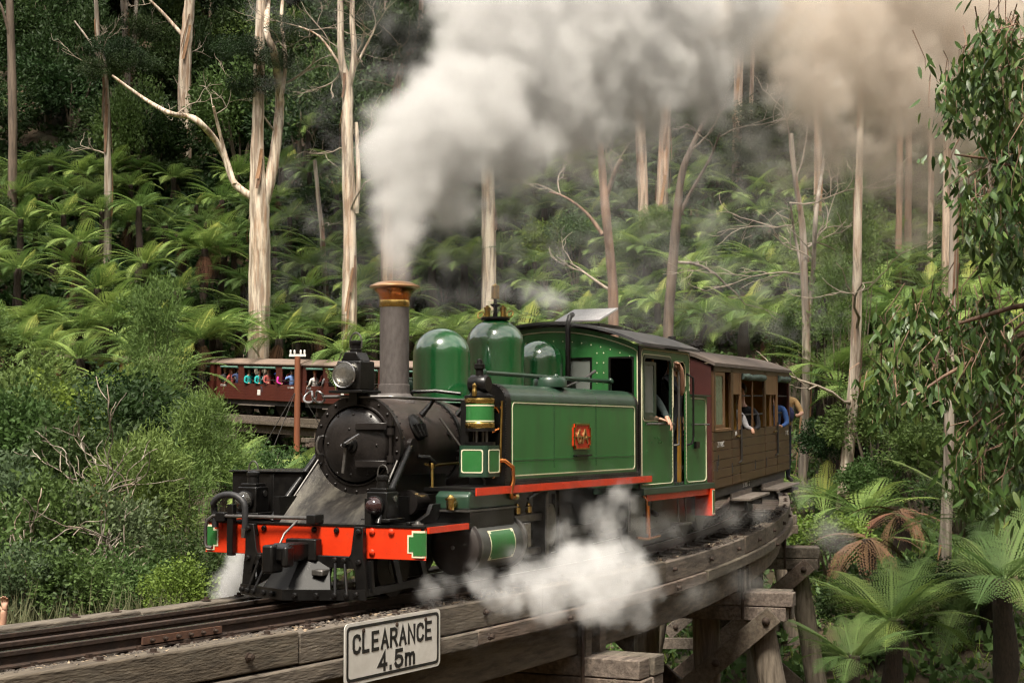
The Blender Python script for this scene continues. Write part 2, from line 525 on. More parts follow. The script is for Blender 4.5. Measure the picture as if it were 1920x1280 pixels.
# ------------------------------------------------------------------ track
TR = thing('railway_track', 'narrow gauge railway track with rusty rails curving over the trestle', 'railway track')
def rail(name, s0, s1, off, step=0.5, hgt=0.0, top=True):
    prof = [(-0.042, -0.11), (0.042, -0.11), (0.042, -0.098), (0.009, -0.085), (0.009, -0.036), (0.026, -0.030), (0.026, -0.004), (0.018, 0.0), (-0.018, 0.0), (-0.026, -0.004), (-0.026, -0.030), (-0.009, -0.036), (-0.009, -0.085), (-0.042, -0.098)]
    n = max(2, int((s1 - s0) / step)); k = len(prof)
    mb = MB()
    for i in range(n + 1):
        s = s0 + (s1 - s0) * i / n
        for a, b in prof: mb.v.append(tuple(along(s, off + a, hgt + b)))
    for i in range(n):
        for j in range(k):
            mb.f.append((i * k + j, (i + 1) * k + j, (i + 1) * k + (j + 1) % k, i * k + (j + 1) % k)); mb.m.append(1 if (top and j == 7) else 0)
    mb.f.append(tuple(range(k))); mb.m.append(0); mb.f.append(tuple(range(n * k, n * k + k))[::-1]); mb.m.append(0)
    return mb.build(name, [M_rail, M_railtop], TR, smooth=25)
rail('rail', -15.5, 88, 0.381); rail('rail', -15.5, 88, -0.381)
rail('guard_rail', -15.5, 14, 0.02, hgt=-0.005, top=False)
fp = MB()
sbeam(fp, -6.05, -5.25, -0.381 - 0.03, -0.058, 0.022, 0.052, 4)
fp.build('fishplate', mat('fishplate rust', (0.12, 0.055, 0.03), (0.06, 0.03, 0.02), rough=0.8, scale=15), TR)
for i in range(6):
    o = link('bolt', bpy.data.meshes['bolt'], TR); o.scale = (0.5, 0.7, 0.5)
    o.location = along(-5.97 + i * 0.128, -0.381 - 0.04, -0.058); o.rotation_euler = (0, 0, line(-5.6)[3])
sp = MB()
rr = random.Random(5)
for i in range(62):
    s = -15.3 + i * 0.46
    for off in (-0.381, 0.381, 0.02):
        for d in (-0.06, 0.06):
            M = Matrix.Translation(along(s, off + d, -0.12)) @ Matrix.Rotation(line(s)[3], 4, 'Z')
            sp.box(-0.018, 0.018, -0.015, 0.015, 0, 0.035, M)
        M = Matrix.Translation(along(s, off, -0.1245)) @ Matrix.Rotation(line(s)[3], 4, 'Z')
        sp.box(-0.09, 0.09, -0.10, 0.10, 0, 0.012, M)
sp.build('rail_spike', M_rail, TR, kind='stuff', smooth=0)
# loose stone and bark chips on the deck
def chips(name, m, n, label, sz, seed):
    r_ = np.random.default_rng(seed)
    mb = MB()
    for i in range(n):
        s = r_.uniform(-13, 12)
        k = r_.random()
        off = (-0.86 + r_.normal() * 0.10) if k < 0.62 else (-0.19 + r_.normal() * 0.09 if k < 0.82 else 0.2 + r_.normal() * 0.08)
        if off < -DECK + 0.02: continue
        zz = -0.118 + r_.random() * 0.02 if off > -DECK + 0.22 else -0.044
        p = along(s, off, zz)
        M = Matrix.Translation(p) @ Euler((r_.uniform(-.5, .5), r_.uniform(-.5, .5), r_.uniform(0, 6.3))).to_matrix().to_4x4()
        a, b, c = sz[0] * r_.uniform(.5, 1.4), sz[1] * r_.uniform(.5, 1.4), sz[2] * r_.uniform(.5, 1.4)
        vs = [(a, 0, 0), (0, b, 0), (-a, 0, 0), (0, -b, 0), (0, 0, c), (a * .2, 0, -c)]
        mb.add([M @ Vector(v) for v in vs], [(0, 1, 4), (1, 2, 4), (2, 3, 4), (3, 0, 4), (1, 0, 5), (2, 1, 5), (3, 2, 5), (0, 3, 5)])
    o = mb.build(name, m, smooth=0, fix=False)
    return tag(o, label, None, None, 'stuff')
chips('ballast', M_stone, 7000, 'grey ballast stones scattered on the trestle deck', (0.022, 0.016, 0.012), 1)
chips('bark_litter', M_chip, 1500, 'pale bark chips and dry leaves scattered on the trestle deck', (0.035, 0.012, 0.006), 2)

# ------------------------------------------------------------------ clearance sign
s_sign = -4.05
S = thing('clearance_sign', 'white clearance sign with black lettering bolted to the trestle timber', 'sign')
pa = along(s_sign - 0.66, -DECK - 0.055); pb = along(s_sign + 0.66, -DECK - 0.055)
ang = math.atan2(pb.y - pa.y, pb.x - pa.x)
mid = (pa + pb) / 2
MS = Matrix.Translation((mid.x, mid.y, -0.27)) @ Matrix.Rotation(ang, 4, 'Z')
M_sign = mat('sign face', (0.66, 0.64, 0.60), (0.56, 0.54, 0.50), rough=0.45, scale=3, dirt=(0.38, 0.34, 0.29), dscale=4, damt=0.35)
M_black = mat('sign black', (0.012, 0.012, 0.012), rough=0.5)
sgn = MB().prism(rrect(-0.66, 0.66, -0.235, 0.235, 0.045), 'y', 0.0, 0.006)
me = sgn.mesh('panel', M_sign, 30); me.transform(MS); fix_normals(me); link('panel', me, S)
bd = MB().frame(rrect(-0.635, 0.635, -0.21, 0.21, 0.04), rrect(-0.612, 0.612, -0.187, 0.187, 0.03), 'y', -0.0025, 0.0)
me = bd.mesh('border', M_black, 30); me.transform(MS); fix_normals(me); link('border', me, S)
FT = MS @ Matrix.Translation((0, -0.0012, 0)) @ Matrix.Rotation(PI / 2, 4, 'X')
ST = {  # strokes on a 0..1 by 0..1.45 cell: polylines
 'C': [[(1, 1.12), (.86, 1.36), (.5, 1.45), (.14, 1.34), (0, 1.05), (0, .4), (.14, .11), (.5, 0), (.86, .09), (1, .33)]],
 'L': [[(0, 1.45), (0, 0), (.85, 0)]],
 'E': [[(.9, 1.45), (0, 1.45), (0, 0), (.9, 0)], [(0, .74), (.75, .74)]],
 'A': [[(0, 0), (.5, 1.45), (1, 0)], [(.2, .5), (.8, .5)]],
 'R': [[(0, 0), (0, 1.45), (.65, 1.45), (.92, 1.3), (.95, 1.05), (.85, .8), (.6, .7), (0, .7)], [(.55, .7), (1, 0)]],
 'N': [[(0, 0), (0, 1.45), (1, 0), (1, 1.45)]],
 '4': [[(.75, 0), (.75, 1.45), (0, .42), (1, .42)]],
 '5': [[(.9, 1.45), (.12, 1.45), (.06, .8), (.4, .92), (.8, .83), (.97, .5), (.85, .15), (.5, 0), (.15, .07), (0, .3)]],
 'm': [[(0, 0), (0, .95)], [(0, .7), (.2, .93), (.45, .93), (.58, .75), (.58, 0)], [(.58, .72), (.8, .93), (1.02, .93), (1.16, .75), (1.16, 0)]],
 '.': [[(.12, 0), (.12, .14)]],
}
def letters(rowtext, x0, z0, cw, chh, adv, wd):
    x = x0
    for ch in rowtext:
        mb = MB()
        for pl in ST[ch]:
            P2 = [Vector((x + p[0] * cw, z0 + p[1] / 1.45 * chh, 0)) for p in pl]
            n = len(P2); Ls = []; Rs = []
            for i, p in enumerate(P2):
                d0 = (P2[i] - P2[i - 1]).normalized() if i else (P2[1] - P2[0]).normalized()
                d1 = (P2[i + 1] - P2[i]).normalized() if i < n - 1 else d0
                t = (d0 + d1); t = t.normalized() if t.length > 1e-6 else d0
                nn = Vector((-t.y, t.x, 0)); k = wd / 2 / max(0.45, abs(nn.dot(Vector((-d1.y, d1.x, 0)))))
                e = t * (wd / 2) * (-1 if i == 0 else (1 if i == n - 1 else 0))
                Ls.append(p + nn * k + e * .9); Rs.append(p - nn * k + e * .9)
            for i in range(n - 1):
                q = [Ls[i], Ls[i + 1], Rs[i + 1], Rs[i]]
                vs = [MS @ Vector((v.x, -0.0028 - 0.0002 * (i % 2), v.y)) for v in q] + [MS @ Vector((v.x, -0.0001, v.y)) for v in q]
                mb.add(vs, [(0, 1, 2, 3), (7, 6, 5, 4), (0, 4, 5, 1), (1, 5, 6, 2), (2, 6, 7, 3), (3, 7, 4, 0)])
        mb.build('letter', M_black, S, smooth=0)
        x += adv * (0.55 if ch == '.' else (1.22 if ch == 'm' else 1.0))
letters('CLEARANCE', -0.545, 0.005, 0.080, 0.130, 0.124, 0.027)
letters('4.5m', -0.21, -0.165, 0.098, 0.125, 0.145, 0.029)
for bx in (-0.42, 0.03, 0.44):
    me = MB().lathe([(0.018, 0), (0.018, -0.008), (0.0, -0.014)], (0, 0, 0), 'y', 8).mesh('bolt', M_bolt); me.transform(MS @ Matrix.Translation((bx, 0, 0.165))); link('bolt', me, S)
# ------------------------------------------------------------------ steam locomotive
M_grn = mat('engine green paint', (0.027, 0.150, 0.036), (0.020, 0.118, 0.029), rough=0.38, stretch=(2.2, 2.2, .55), bump=0.03, bscale=1.6, scale=2.2, spec=0.45, coat=0.25, dirt=(0.040, 0.075, 0.036), dscale=1.3, damt=0.5, rvar=0.15)
M_dome = mat('dome green gloss', (0.006, 0.085, 0.020), (0.005, 0.068, 0.016), rough=0.3, scale=3, coat=1.0, spec=0.5)
M_dkg = mat('dark green paint', (0.018, 0.050, 0.028), (0.012, 0.032, 0.02), rough=0.35, scale=4, coat=0.2, dirt=(0.06, 0.07, 0.06), damt=0.25)
MATS['dome green gloss'].node_tree.nodes['Principled BSDF'].inputs['Coat IOR'].default_value = 2.0
MATS['dome green gloss'].node_tree.nodes['Principled BSDF'].inputs['Coat Roughness'].default_value = 0.03
M_blk = mat('engine black', (0.0060, 0.0057, 0.0057), (0.0030, 0.0028, 0.0028), spec=0.36, rough=0.33, scale=7, bump=0.06, bscale=40, rvar=0.3, dirt=(0.03, 0.026, 0.022), dscale=3, damt=0.3)
M_smk = mat('smokebox graphite', (0.015, 0.0125, 0.0118), (0.008, 0.0068, 0.0066), spec=0.4, rough=0.36, metal=0.1, scale=2.6, bump=0.08, bscale=60, rvar=0.25, dirt=(0.040, 0.033, 0.030), dscale=1.6, damt=0.55)
M_brl = mat('brown barrel sheen', (0.066, 0.050, 0.044), (0.030, 0.023, 0.021), rough=0.42, metal=0.25, scale=2.2, bump=0.06, bscale=60, rvar=0.25, dirt=(0.12, 0.090, 0.078), dscale=1.5, damt=0.6)  # brown barrel, its paler sheen put into the colour
M_chm = mat('chimney grey', (0.105, 0.090, 0.084), (0.062, 0.053, 0.050), rough=0.6, scale=30, bump=0.12, bscale=90, stretch=(1, 1, 0.35), dirt=(0.07, 0.06, 0.058), dscale=3, damt=0.5)
M_cop = mat('copper', (0.85, 0.31, 0.09), (0.60, 0.19, 0.05), rough=0.22, metal=1.0, scale=9)
M_bra = mat('brass', (0.62, 0.42, 0.13), (0.42, 0.27, 0.08), rough=0.25, metal=1.0, scale=14)
M_stl = mat('bright steel', (0.48, 0.47, 0.46), (0.28, 0.27, 0.27), rough=0.3, metal=1.0, scale=12)
M_dst = mat('dull steel', (0.20, 0.19, 0.18), (0.10, 0.095, 0.09), rough=0.42, metal=0.8, scale=8)
M_red = mat('buffer beam red', (0.70, 0.042, 0.007), (0.56, 0.030, 0.006), rough=0.38, scale=2.5, spec=0.4, dirt=(0.22, 0.03, 0.015), dscale=2.4, damt=0.55, coat=0.15)
M_lin = mat('cream lining', (0.70, 0.66, 0.46), (0.60, 0.56, 0.40), rough=0.45)
M_roof = mat('cab roof', (0.055, 0.054, 0.056), (0.032, 0.032, 0.034), rough=0.5, scale=4, dirt=(0.15, 0.14, 0.13), damt=0.4)
M_int = mat('cab interior', (0.022, 0.018, 0.015), rough=0.9)
M_och = mat('ochre paint', (0.42, 0.22, 0.03), (0.3, 0.15, 0.02), rough=0.5, scale=6)
M_glass = bpy.data.materials.new('window glass'); M_glass.use_nodes = True
_b = M_glass.node_tree.nodes['Principled BSDF']; _b.inputs['Base Color'].default_value = (0.30, 0.33, 0.30, 1); _b.inputs['Roughness'].default_value = 0.12; _b.inputs['Transmission Weight'].default_value = 0.45; _b.inputs['IOR'].default_value = 1.1
M_lens = bpy.data.materials.new('lamp lens'); M_lens.use_nodes = True
_b = M_lens.node_tree.nodes['Principled BSDF']; _b.inputs['Base Color'].default_value = (0.9, 0.87, 0.78, 1); _b.inputs['Roughness'].default_value = 0.03; _b.inputs['Transmission Weight'].default_value = 0.95; _b.inputs['IOR'].default_value = 1.45
M_refl = mat('lamp reflector', (0.8, 0.78, 0.7), rough=0.12, metal=1.0)

M_wst = mat('grimy steel', (0.055, 0.05, 0.047), (0.025, 0.023, 0.022), rough=0.5, metal=0.5, scale=8)
L_ = thing('steam_locomotive', 'green narrow gauge steam locomotive with red buffer beam and tall grey chimney', 'locomotive')
def part(mb, name, m, parent=None, **k):
    return mb.build(name, m, parent if parent is not None else L_, **k)
HW = 1.06       # half width over tanks and cab

# --- frames, wheels and underside
mb = MB()
for sg in (-1, 1): mb.box(-0.1, 6.85, sg * 0.46 - 0.03, sg * 0.46 + 0.03, 0.42, 0.86)
mb.box(0.55, 1.75, -0.44, 0.44, 0.34, 0.84); mb.box(4.1, 6.6, -0.42, 0.42, 0.30, 0.74)
part(mb, 'frame', M_blk)
def wheel(x, r, y, sg, spokes=12, rod=False):
    w = thing_part('wheel', L_)
    MB().lathe([(r - 0.06, 0.05), (r + 0.025, 0.05), (r + 0.025, 0.025), (r, 0.02), (r, -0.055), (r - 0.06, -0.055)], (x, y, r), 'y' , 32).build('tyre', M_wst, w) if sg > 0 else \
        MB().lathe([(r - 0.06, -0.05), (r + 0.025, -0.05), (r + 0.025, -0.025), (r, -0.02), (r, 0.055), (r - 0.06, 0.055)], (x, y, r), 'y', 32).build('tyre', M_wst, w)
    m2 = MB()
    for k in range(spokes):
        a = 2 * PI * k / spokes
        m2.tube([(x, y, r), (x + (r - 0.05) * math.cos(a), y, r + (r - 0.05) * math.sin(a))], [0.028, 0.018], 6)
    m2.lathe([(0.10, -0.06), (0.10, 0.06)], (x, y, r), 'y', 16)
    m2.build('spokes', M_blk, w, kind='stuff')
def thing_part(name, parent):
    o = bpy.data.objects.new(name, None); o.empty_display_size = 0.1; col.objects.link(o); o.parent = parent; return o
for x, r in ((0.35, 0.28), (2.2, 0.45), (3.3, 0.45), (4.4, 0.45), (6.1, 0.30)):
    for sg in (-1, 1): wheel(x, r, sg * 0.40, -sg)
for sg in (-1, 1):
    mb = MB()
    mb.box(2.0, 4.62, sg * 0.62 - 0.025, sg * 0.62 + 0.025, 0.33, 0.43)
    for x in (2.2, 3.3, 4.4): mb.lathe([(0.10, -0.045), (0.10, 0.045)], (x, sg * 0.62, 0.38), 'y', 14)
    part(mb, 'coupling_rod', M_wst, bev=0.006)
    mb = MB(); mb.beam((1.95, sg * 0.74, 0.44), (3.3, sg * 0.74, 0.39), 0.045, 0.09); mb.lathe([(0.11, -0.05), (0.11, 0.05)], (3.3, sg * 0.74, 0.38), 'y', 14)
    part(mb, 'connecting_rod', M_wst, bev=0.006)
    mb = MB(); mb.box(1.72, 2.5, sg * 0.86 - 0.05, sg * 0.86 + 0.05, 0.565, 0.635); mb.box(2.42, 2.5, sg * 0.88 - 0.07, sg * 0.88 + 0.07, 0.22, 0.88); mb.box(1.72, 2.45, sg * 0.86 - 0.04, sg * 0.86 + 0.04, 0.25, 0.31)
    part(mb, 'slide_bar', M_dst, bev=0.005)
    for q, xx in enumerate((1.82, 1.97, 2.22)):
        mb = MB().lathe([(0.025, 0), (0.035, 0.01), (0.035, 0.07), (0.02, 0.08), (0.022, 0.10), (0.0, 0.115)], (xx, sg * 0.86, 0.636), 'z', 10)
        part(mb, 'oil_cup', M_bra)
    mb = MB().box(2.0, 2.16, sg * 0.86 - 0.06, sg * 0.86 + 0.06, 0.32, 0.56); part(mb, 'crosshead', M_stl, bev=0.01)
    # expansion link and hanging plates between the wheels
    mb = MB().lathe([(0.12, -0.012), (0.12, 0.012)], (0, 0, 0), 'y', 20); me = mb.mesh('link_plate', M_dst); me.transform(Matrix.Translation((2.78, sg * 0.84, 0.50)) @ Matrix.Diagonal((0.9, 1, 1.75, 1))); link('link_plate', me, L_)
    mb = MB().tube([(2.42, sg * 0.95, 0.14), (2.42, sg * 0.95, 0.80), (2.47, sg * 0.95, 0.86), (2.6, sg * 0.95, 0.87)], 0.015, 8); part(mb, 'drain_pipe', M_dst)
    mb = MB()
    for xx, z0, z1 in ((2.55, .3, .6), (2.62, .36, .66), (2.95, .28, .8), (3.05, .2, .84)): mb.box(xx - .015, xx + .015, sg * 0.80 - .02, sg * 0.80 + .02, z0, z1)
    part(mb, 'hanger_bar', M_wst, kind='stuff')

# --- front buffer beam with swept ends
def bx_(y): return -0.20 + 0.035 * (abs(y) / 1.12) ** 2
ys = [-1.125 + 2.25 * i / 24 for i in range(25)]
front = [(bx_(y) + (0.05 if abs(y) > 1.12 else 0), y) for y in ys]
poly = [(-0.145, -1.10)] + [(bx_(-1.1) + .03, -1.10)] + [(bx_(y), y * .965) for y in ys[1:-1]] + [(bx_(1.1) + .03, 1.10), (-0.145, 1.10)]
beam_o = part(MB().prism(poly, 'z', 0.375, 0.635), 'buffer_beam', M_red, bev=0.004)
part(MB().prism([(p[0] - 0.008 if p[0] < -.1 else p[0], p[1] * 1.006) for p in poly], 'z', 0.637, 0.652), 'beam_cap', M_blk, beam_o)
for sg in (-1, 1):       # green end panels edged in cream
    def pan(o, y0, y1, z0, z1, d):
        pts = [(bx_(y) - d, y) for y in np.linspace(y0, y1, 5)]
        pts = [(bx_(y / .965) - d, y) for y in np.linspace(y0, y1, 5)]
        if abs(y1) > 1.05: pts += [(bx_(1.1) + .03 - d * .3, sg * (1.10 + d)), (-0.145, sg * (1.10 + d))]
        for i in range(len(pts) - 1):
            (xa, ya), (xb, yb) = pts[i], pts[i + 1]
            o.add([(xa, ya, z0), (xb, yb, z0), (xb, yb, z1), (xa, ya, z1)], [(0, 1, 2, 3)] if sg > 0 else [(3, 2, 1, 0)])
    mb = MB(); pan(mb, sg * 0.985, sg * 1.075, 0.395, 0.615, 0.003); pan(mb, sg * 0.945, sg * 1.0, 0.43, 0.58, 0.0034); part(mb, 'end_panel_edge', M_lin, beam_o, fix=False)
    mb = MB(); pan(mb, sg * 1.0, sg * 1.075, 0.412, 0.598, 0.006); pan(mb, sg * 0.960, sg * 1.01, 0.445, 0.565, 0.0064); part(mb, 'end_panel', M_grn, beam_o, fix=False)
bolt_b = MB().lathe([(0.028, 0), (0.028, -0.012), (0.016, -0.02), (0.0, -0.024)], (0, 0, 0), 'x', 8)
bme_red = bolt_b.mesh('beam_bolt', M_red); bme_blk = MB().lathe([(0.026, 0), (0.026, -0.010), (0.018, -0.022), (0.0, -0.026)], (0, 0, 0), 'x', 8).mesh('pilot_bolt', M_blk)
for y, z in ((-0.62, .60), (-0.80, .60), (-0.62, .43), (0.93, .60), (0.45, .60), (-0.06, .60), (-0.28, .60)):
    o = link('beam_bolt', bme_red if abs(y) > 0.5 else bme_blk, beam_o); o.location = (bx_(y) - 0.001, y, z)

# --- pilot: dark frame, prow plates and rods
mb = MB()
for sg in (-1, 1):
    mb.prism([(sg * .50, .64), (sg * .585, .64), (sg * .585, .42), (sg * .60, .30), (sg * .62, .07), (sg * .53, .07), (sg * .505, .28), (sg * .47, .36), (sg * .44, .375), (sg * .47, .42)], 'x', -0.285, -0.225)
mb.prism([(-.50, .295), (.50, .295), (.50, .395), (-.50, .395)], 'x', -0.28, -0.232)
pilot = part(mb, 'pilot_frame', M_blk, bev=0.006)
mb = MB()      # V of the lower bar
A, B_ = (-0.30, 0.62), (-0.585, 0.0)
for (xa, ya), (xb, yb) in ((A, B_), (B_, (-0.30, -0.62))):
    mb.add([(xa, ya, .045), (xb, yb, .045), (xb, yb, .13), (xa, ya, .13), (xa + .025, ya, .045), (xb + .025, yb, .045), (xb + .025, yb, .13), (xa + .025, ya, .13)], [(0, 1, 2, 3), (7, 6, 5, 4), (0, 4, 5, 1), (3, 2, 6, 7), (0, 3, 7, 4), (1, 5, 6, 2)])
part(mb, 'pilot_bar', M_blk, pilot, smooth=20)
mb = MB()      # prow: folded plates
for sg in (-1, 1):
    q = [(-0.34, 0, .345), (-0.25, sg * .24, .345), (-0.415, sg * .36, .06), (-0.575, 0, .05)]
    mb.add(q + [(a_ + .02, b_, c_ - .012) for a_, b_, c_ in q], [(0, 1, 2, 3), (7, 6, 5, 4), (0, 4, 5, 1), (1, 5, 6, 2), (2, 6, 7, 3), (3, 7, 4, 0)])
part(mb, 'prow_plate', mat('prow plate black', (0.010, 0.0098, 0.0098), (0.006, 0.0058, 0.0058), rough=0.5, spec=0.25, scale=3, dirt=(0.022, 0.020, 0.018), damt=0.4), pilot, smooth=0)
for sg in (-1, 1):
    for k, yy in enumerate((0.44, 0.35)):
        xb = -0.585 + .285 * (yy + .05) / .62
        part(MB().tube([(-0.30, sg * (yy - .02), 0.36), (xb - .01, sg * (yy + .05), 0.09)], 0.013, 8), 'pilot_rod', M_blk, pilot)
        for pz in ((-0.305, sg * (yy - .02), .362), (xb - .02, sg * (yy + .05), .085)):
            o = link('pilot_bolt', bme_blk, pilot); o.location = pz
for y, x, z in ((.26, -.475, .085), (.14, -.53, .085), (-.10, -.548, .085), (-.26, -.475, .085), (-.56, -.345, .09), (.57, -.345, .09), (.55, -.29, .35), (-.55, -.29, .35), (-.55, -.29, .60), (.55, -.29, .60), (-.12, -.285, .36), (.2, -.285, .36)):
    o = link('pilot_bolt', bme_blk, pilot); o.location = (x, y, z)
part(MB().box(-0.40, -0.28, -0.27, -0.16, 0.235, 0.285), 'step_bracket', M_dst, pilot, bev=0.01)
for sg in (-1, 1):      # side frames of the pilot behind the beam end
    mb = MB()
    mb.beam((-0.24, sg * .60, .10), (0.42, sg * .80, .16), 0.04, 0.06)
    mb.beam((-0.20, sg * .60, .36), (-0.20, sg * .62, .10), 0.04, 0.05); mb.beam((0.05, sg * .68, .40), (0.12, sg * .71, .12), 0.04, 0.05); mb.beam((0.32, sg * .78, .38), (0.40, sg * .80, .14), 0.04, 0.05); part(mb, 'pilot_side_frame', M_blk, pilot, smooth=0)

# --- coupler
mb = MB()
mb.prism([(-0.66, .48), (-0.60, .51), (-0.24, .50), (-0.24, .38), (-0.60, .34), (-0.66, .37)], 'y', -0.08, 0.08)
cpl = part(mb, 'coupler', M_blk, bev=0.015)
part(MB().box(-0.72, -0.55, 0.01, 0.115, 0.27, 0.50), 'knuckle', M_blk, cpl, bev=0.02)
part(MB().box(-0.68, -0.56, -0.105, -0.045, 0.32, 0.49), 'guard_arm', M_blk, cpl, bev=0.02)
part(MB().box(-0.32, -0.22, -0.15, 0.15, 0.35, 0.53), 'coupler_pocket', M_blk, cpl, bev=0.01)
mb = MB().tube([(-0.55, 0.05, .50), (-0.50, 0.04, .58), (-0.34, 0.02, .68)], 0.010, 8); part(mb, 'lift_chain', M_dst, cpl)
# uncoupling rod along the top of the beam with a handle at the left end
part(MB().tube([(-0.27, -0.10, .70), (-0.27, 0.86, .70), (-0.27, 0.93, .70), (-0.28, 0.985, .66), (-0.285, 1.0, .60), (-0.285, 1.0, .46), (-0.285, .985, .43), (-0.285, .93, .425)], 0.016, 8), 'uncoupling_rod', M_dst)
part(MB().box(-0.30, -0.16, -0.13, -0.04, .652, .73), 'rod_bracket', M_blk, bev=0.008); part(MB().box(-0.29, -0.2, 0.80, 0.90, .652, .73), 'rod_bracket', M_blk, bev=0.008)
# brake hose: rises behind the beam, bends over and down
hz = [(-0.14, 0.80, .66), (-0.20, 0.82, .80)] + [(-0.29, 0.745 + 0.155 * math.cos(a), .775 + 0.13 * math.sin(a)) for a in np.linspace(PI * .95, 0.1, 9)][::1]
hs = [(-0.24, 0.93, .60), (-0.26, 0.93, .78)] + [(-0.29, 0.755 + 0.17 * math.cos(a), .775 + 0.11 * math.sin(a)) for a in np.linspace(0.25, PI, 9)] + [(-0.285, .585, .66), (-0.28, .59, .585)]
part(MB().tube(hs, 0.029, 10), 'brake_hose', mat('hose rubber', (0.02, 0.02, 0.022), rough=0.55, scale=10))
part(MB().box(-0.275, -0.215, 0.725, 0.785, 0.36, 0.80), 'lamp_iron', M_blk, bev=0.006)
part(MB().tube([(-0.285, .59, .60), (-0.285, .60, .52)], [0.03, 0.022], 8), 'hose_end', M_stl)

# --- footplate at the front
mb = MB()
mb.prism([(-0.25, -1.09), (0.60, -1.09), (0.60, -0.60), (0.60, 0.60), (0.60, 1.09), (-0.25, 1.09)], 'z', 0.600, 0.632)
fpl = part(mb, 'footplate', M_blk)
for sg in (-1, 1):
    part(MB().box(-0.205, 0.50, sg * 1.10 - 0.012, sg * 1.10 + 0.012, 0.590, 0.640), 'footplate_edge', M_red)
me = MB().lathe([(0.05, 0), (0.05, 0.015), (0.025, 0.02), (0.02, 0.035), (0, 0.04)], (0, 0, 0), 'z', 10).mesh('cap_nut', M_dst)
for x, y in ((-0.10, -1.0), (-0.10, 1.0)):
    o = link('cap_nut', me, L_); o.location = (x, y, .652)

# --- smokebox, boiler, door
SZ, SR, SX = 1.305, 0.425, 0.50
smk = part(MB().lathe([(SR, 0.0), (SR, 1.25), (SR - 0.004, 1.26)], (SX, 0, SZ), 'x', 56), 'smokebox', M_brl)
part(MB().lathe([(0.33, -0.025), (SR + 0.022, -0.025), (SR + 0.022, 0.03), (SR, 0.035)], (SX, 0, SZ), 'x', 56), 'front_ring', M_smk, smk)
part(MB().lathe([(SR + .02, 0), (SR + 0.02, 0.05)], (1.62, 0, SZ), 'x', 48), 'boiler_band', M_blk)
part(MB().lathe([(SR + .012, 0), (SR + 0.012, 3.05)], (1.66, 0, SZ), 'x', 48), 'boiler', M_brl)
door = part(MB().lathe([(0.0, -0.135), (0.10, -0.131), (0.20, -0.112), (0.28, -0.084), (0.315, -0.066), (0.330, -0.050), (0.335, -0.024)], (SX, 0, SZ), 'x', 56), 'smokebox_door', M_smk, None)
part(MB().lathe([(0.343, -0.026), (0.350, -0.040), (0.362, -0.040), (0.368, -0.026)], (SX, 0, SZ), 'x', 56), 'door_ring', M_smk, door)
for zz in (0.165, -0.165):
    mb = MB()
    for i in range(7):
        pass
    pts = [(-0.05, -.12), (-0.20, -.115), (-0.30, -.095), (-0.345, -.07)]
    ring = []
    for (yy, xx) in pts: ring += [(SX + xx - .022, yy, SZ + zz - .032), (SX + xx - .022, yy, SZ + zz + .032), (SX + xx + .02, yy, SZ + zz + .032), (SX + xx + .02, yy, SZ + zz - .032)]
    fs = [(0, 1, 2, 3), (12, 15, 14, 13)] + [(i * 4 + k, i * 4 + (k + 1) % 4, (i + 1) * 4 + (k + 1) % 4, (i + 1) * 4 + k) for i in range(3) for k in range(4)]
    mb.add(ring, fs); part(mb, 'hinge_strap', M_smk, door, bev=0.006)
part(MB().tube([(SX - .075, -.372, SZ - .26), (SX - .075, -.372, SZ + .26)], 0.016, 8), 'hinge_pin', M_smk, door)
for zz in (0.20, 0.12, -0.12, -0.20): part(MB().tube([(SX - .075, -.372, SZ + zz - .03), (SX - .075, -.372, SZ + zz + .03)], 0.032, 10), 'hinge_knuckle', M_smk, door)
part(MB().lathe([(0.075, -0.125), (0.07, -0.15), (0.045, -0.155), (0.04, -0.19), (0.025, -0.20), (0.02, -0.25), (0, -0.255)], (SX, 0, SZ), 'x', 18), 'locking_boss', M_blk, door)
part(MB().tube([(SX - .225, 0.035, SZ - .008), (SX - .23, -0.15, SZ + .095)], [0.017, 0.014], 8), 'door_handle', M_stl, door)
part(MB().tube([(SX - .20, 0.01, SZ - .02), (SX - .205, 0.035, SZ - .245)], [0.016, 0.014], 8), 'door_handle', M_dst, door)
part(MB().tube([(SX - .05, .335, SZ + .08), (SX - .10, .35, SZ + .07), (SX - .115, .365, SZ + .02), (SX - .115, .365, SZ - .03), (SX - .10, .35, SZ - .08), (SX - .05, .335, SZ - .09)], 0.011, 8), 'grab_handle', M_stl, door)
rv = MB()
def rivet(mb, x, y, z, r, ax):
    mb.lathe([(r, 0), (r * .8, -r * .5), (r * .35, -r * .8), (0, -r * .85)], (x, y, z), ax, 7)
for k in range(22):
    a = 2 * PI * (k + .5) / 22
    rivet(rv, SX - .026, (SR - .012) * math.cos(a), SZ + (SR - .012) * math.sin(a), 0.016, 'x')
part(rv, 'ring_rivet', M_smk, smk, kind='stuff')
rv = MB()
for y, z in ((.17, .255), (0, .27), (-.17, .255), (0.02, .14), (.26, .01), (-.245, .0), (.17, -.25), (.02, -.26), (-.14, -.255)):
    rr2 = math.hypot(y, z); xx = -np.interp(rr2, [0, .1, .2, .28, .315], [.135, .131, .112, .084, .066])
    rivet(rv, SX + xx + .002, y, SZ + z, 0.015, 'x')
part(rv, 'door_rivet', M_smk, door, kind='stuff')
rv = MB()
for xx in (0.58, 1.60):
    for k in range(40):
        a = 2 * PI * k / 40
        yv, zv = (SR + .001) * math.cos(a), (SR + .001) * math.sin(a)
        rv.ball((xx, yv, SZ + zv), 0.010, 6)
part(rv, 'wrapper_rivet', M_smk, smk, kind='stuff')
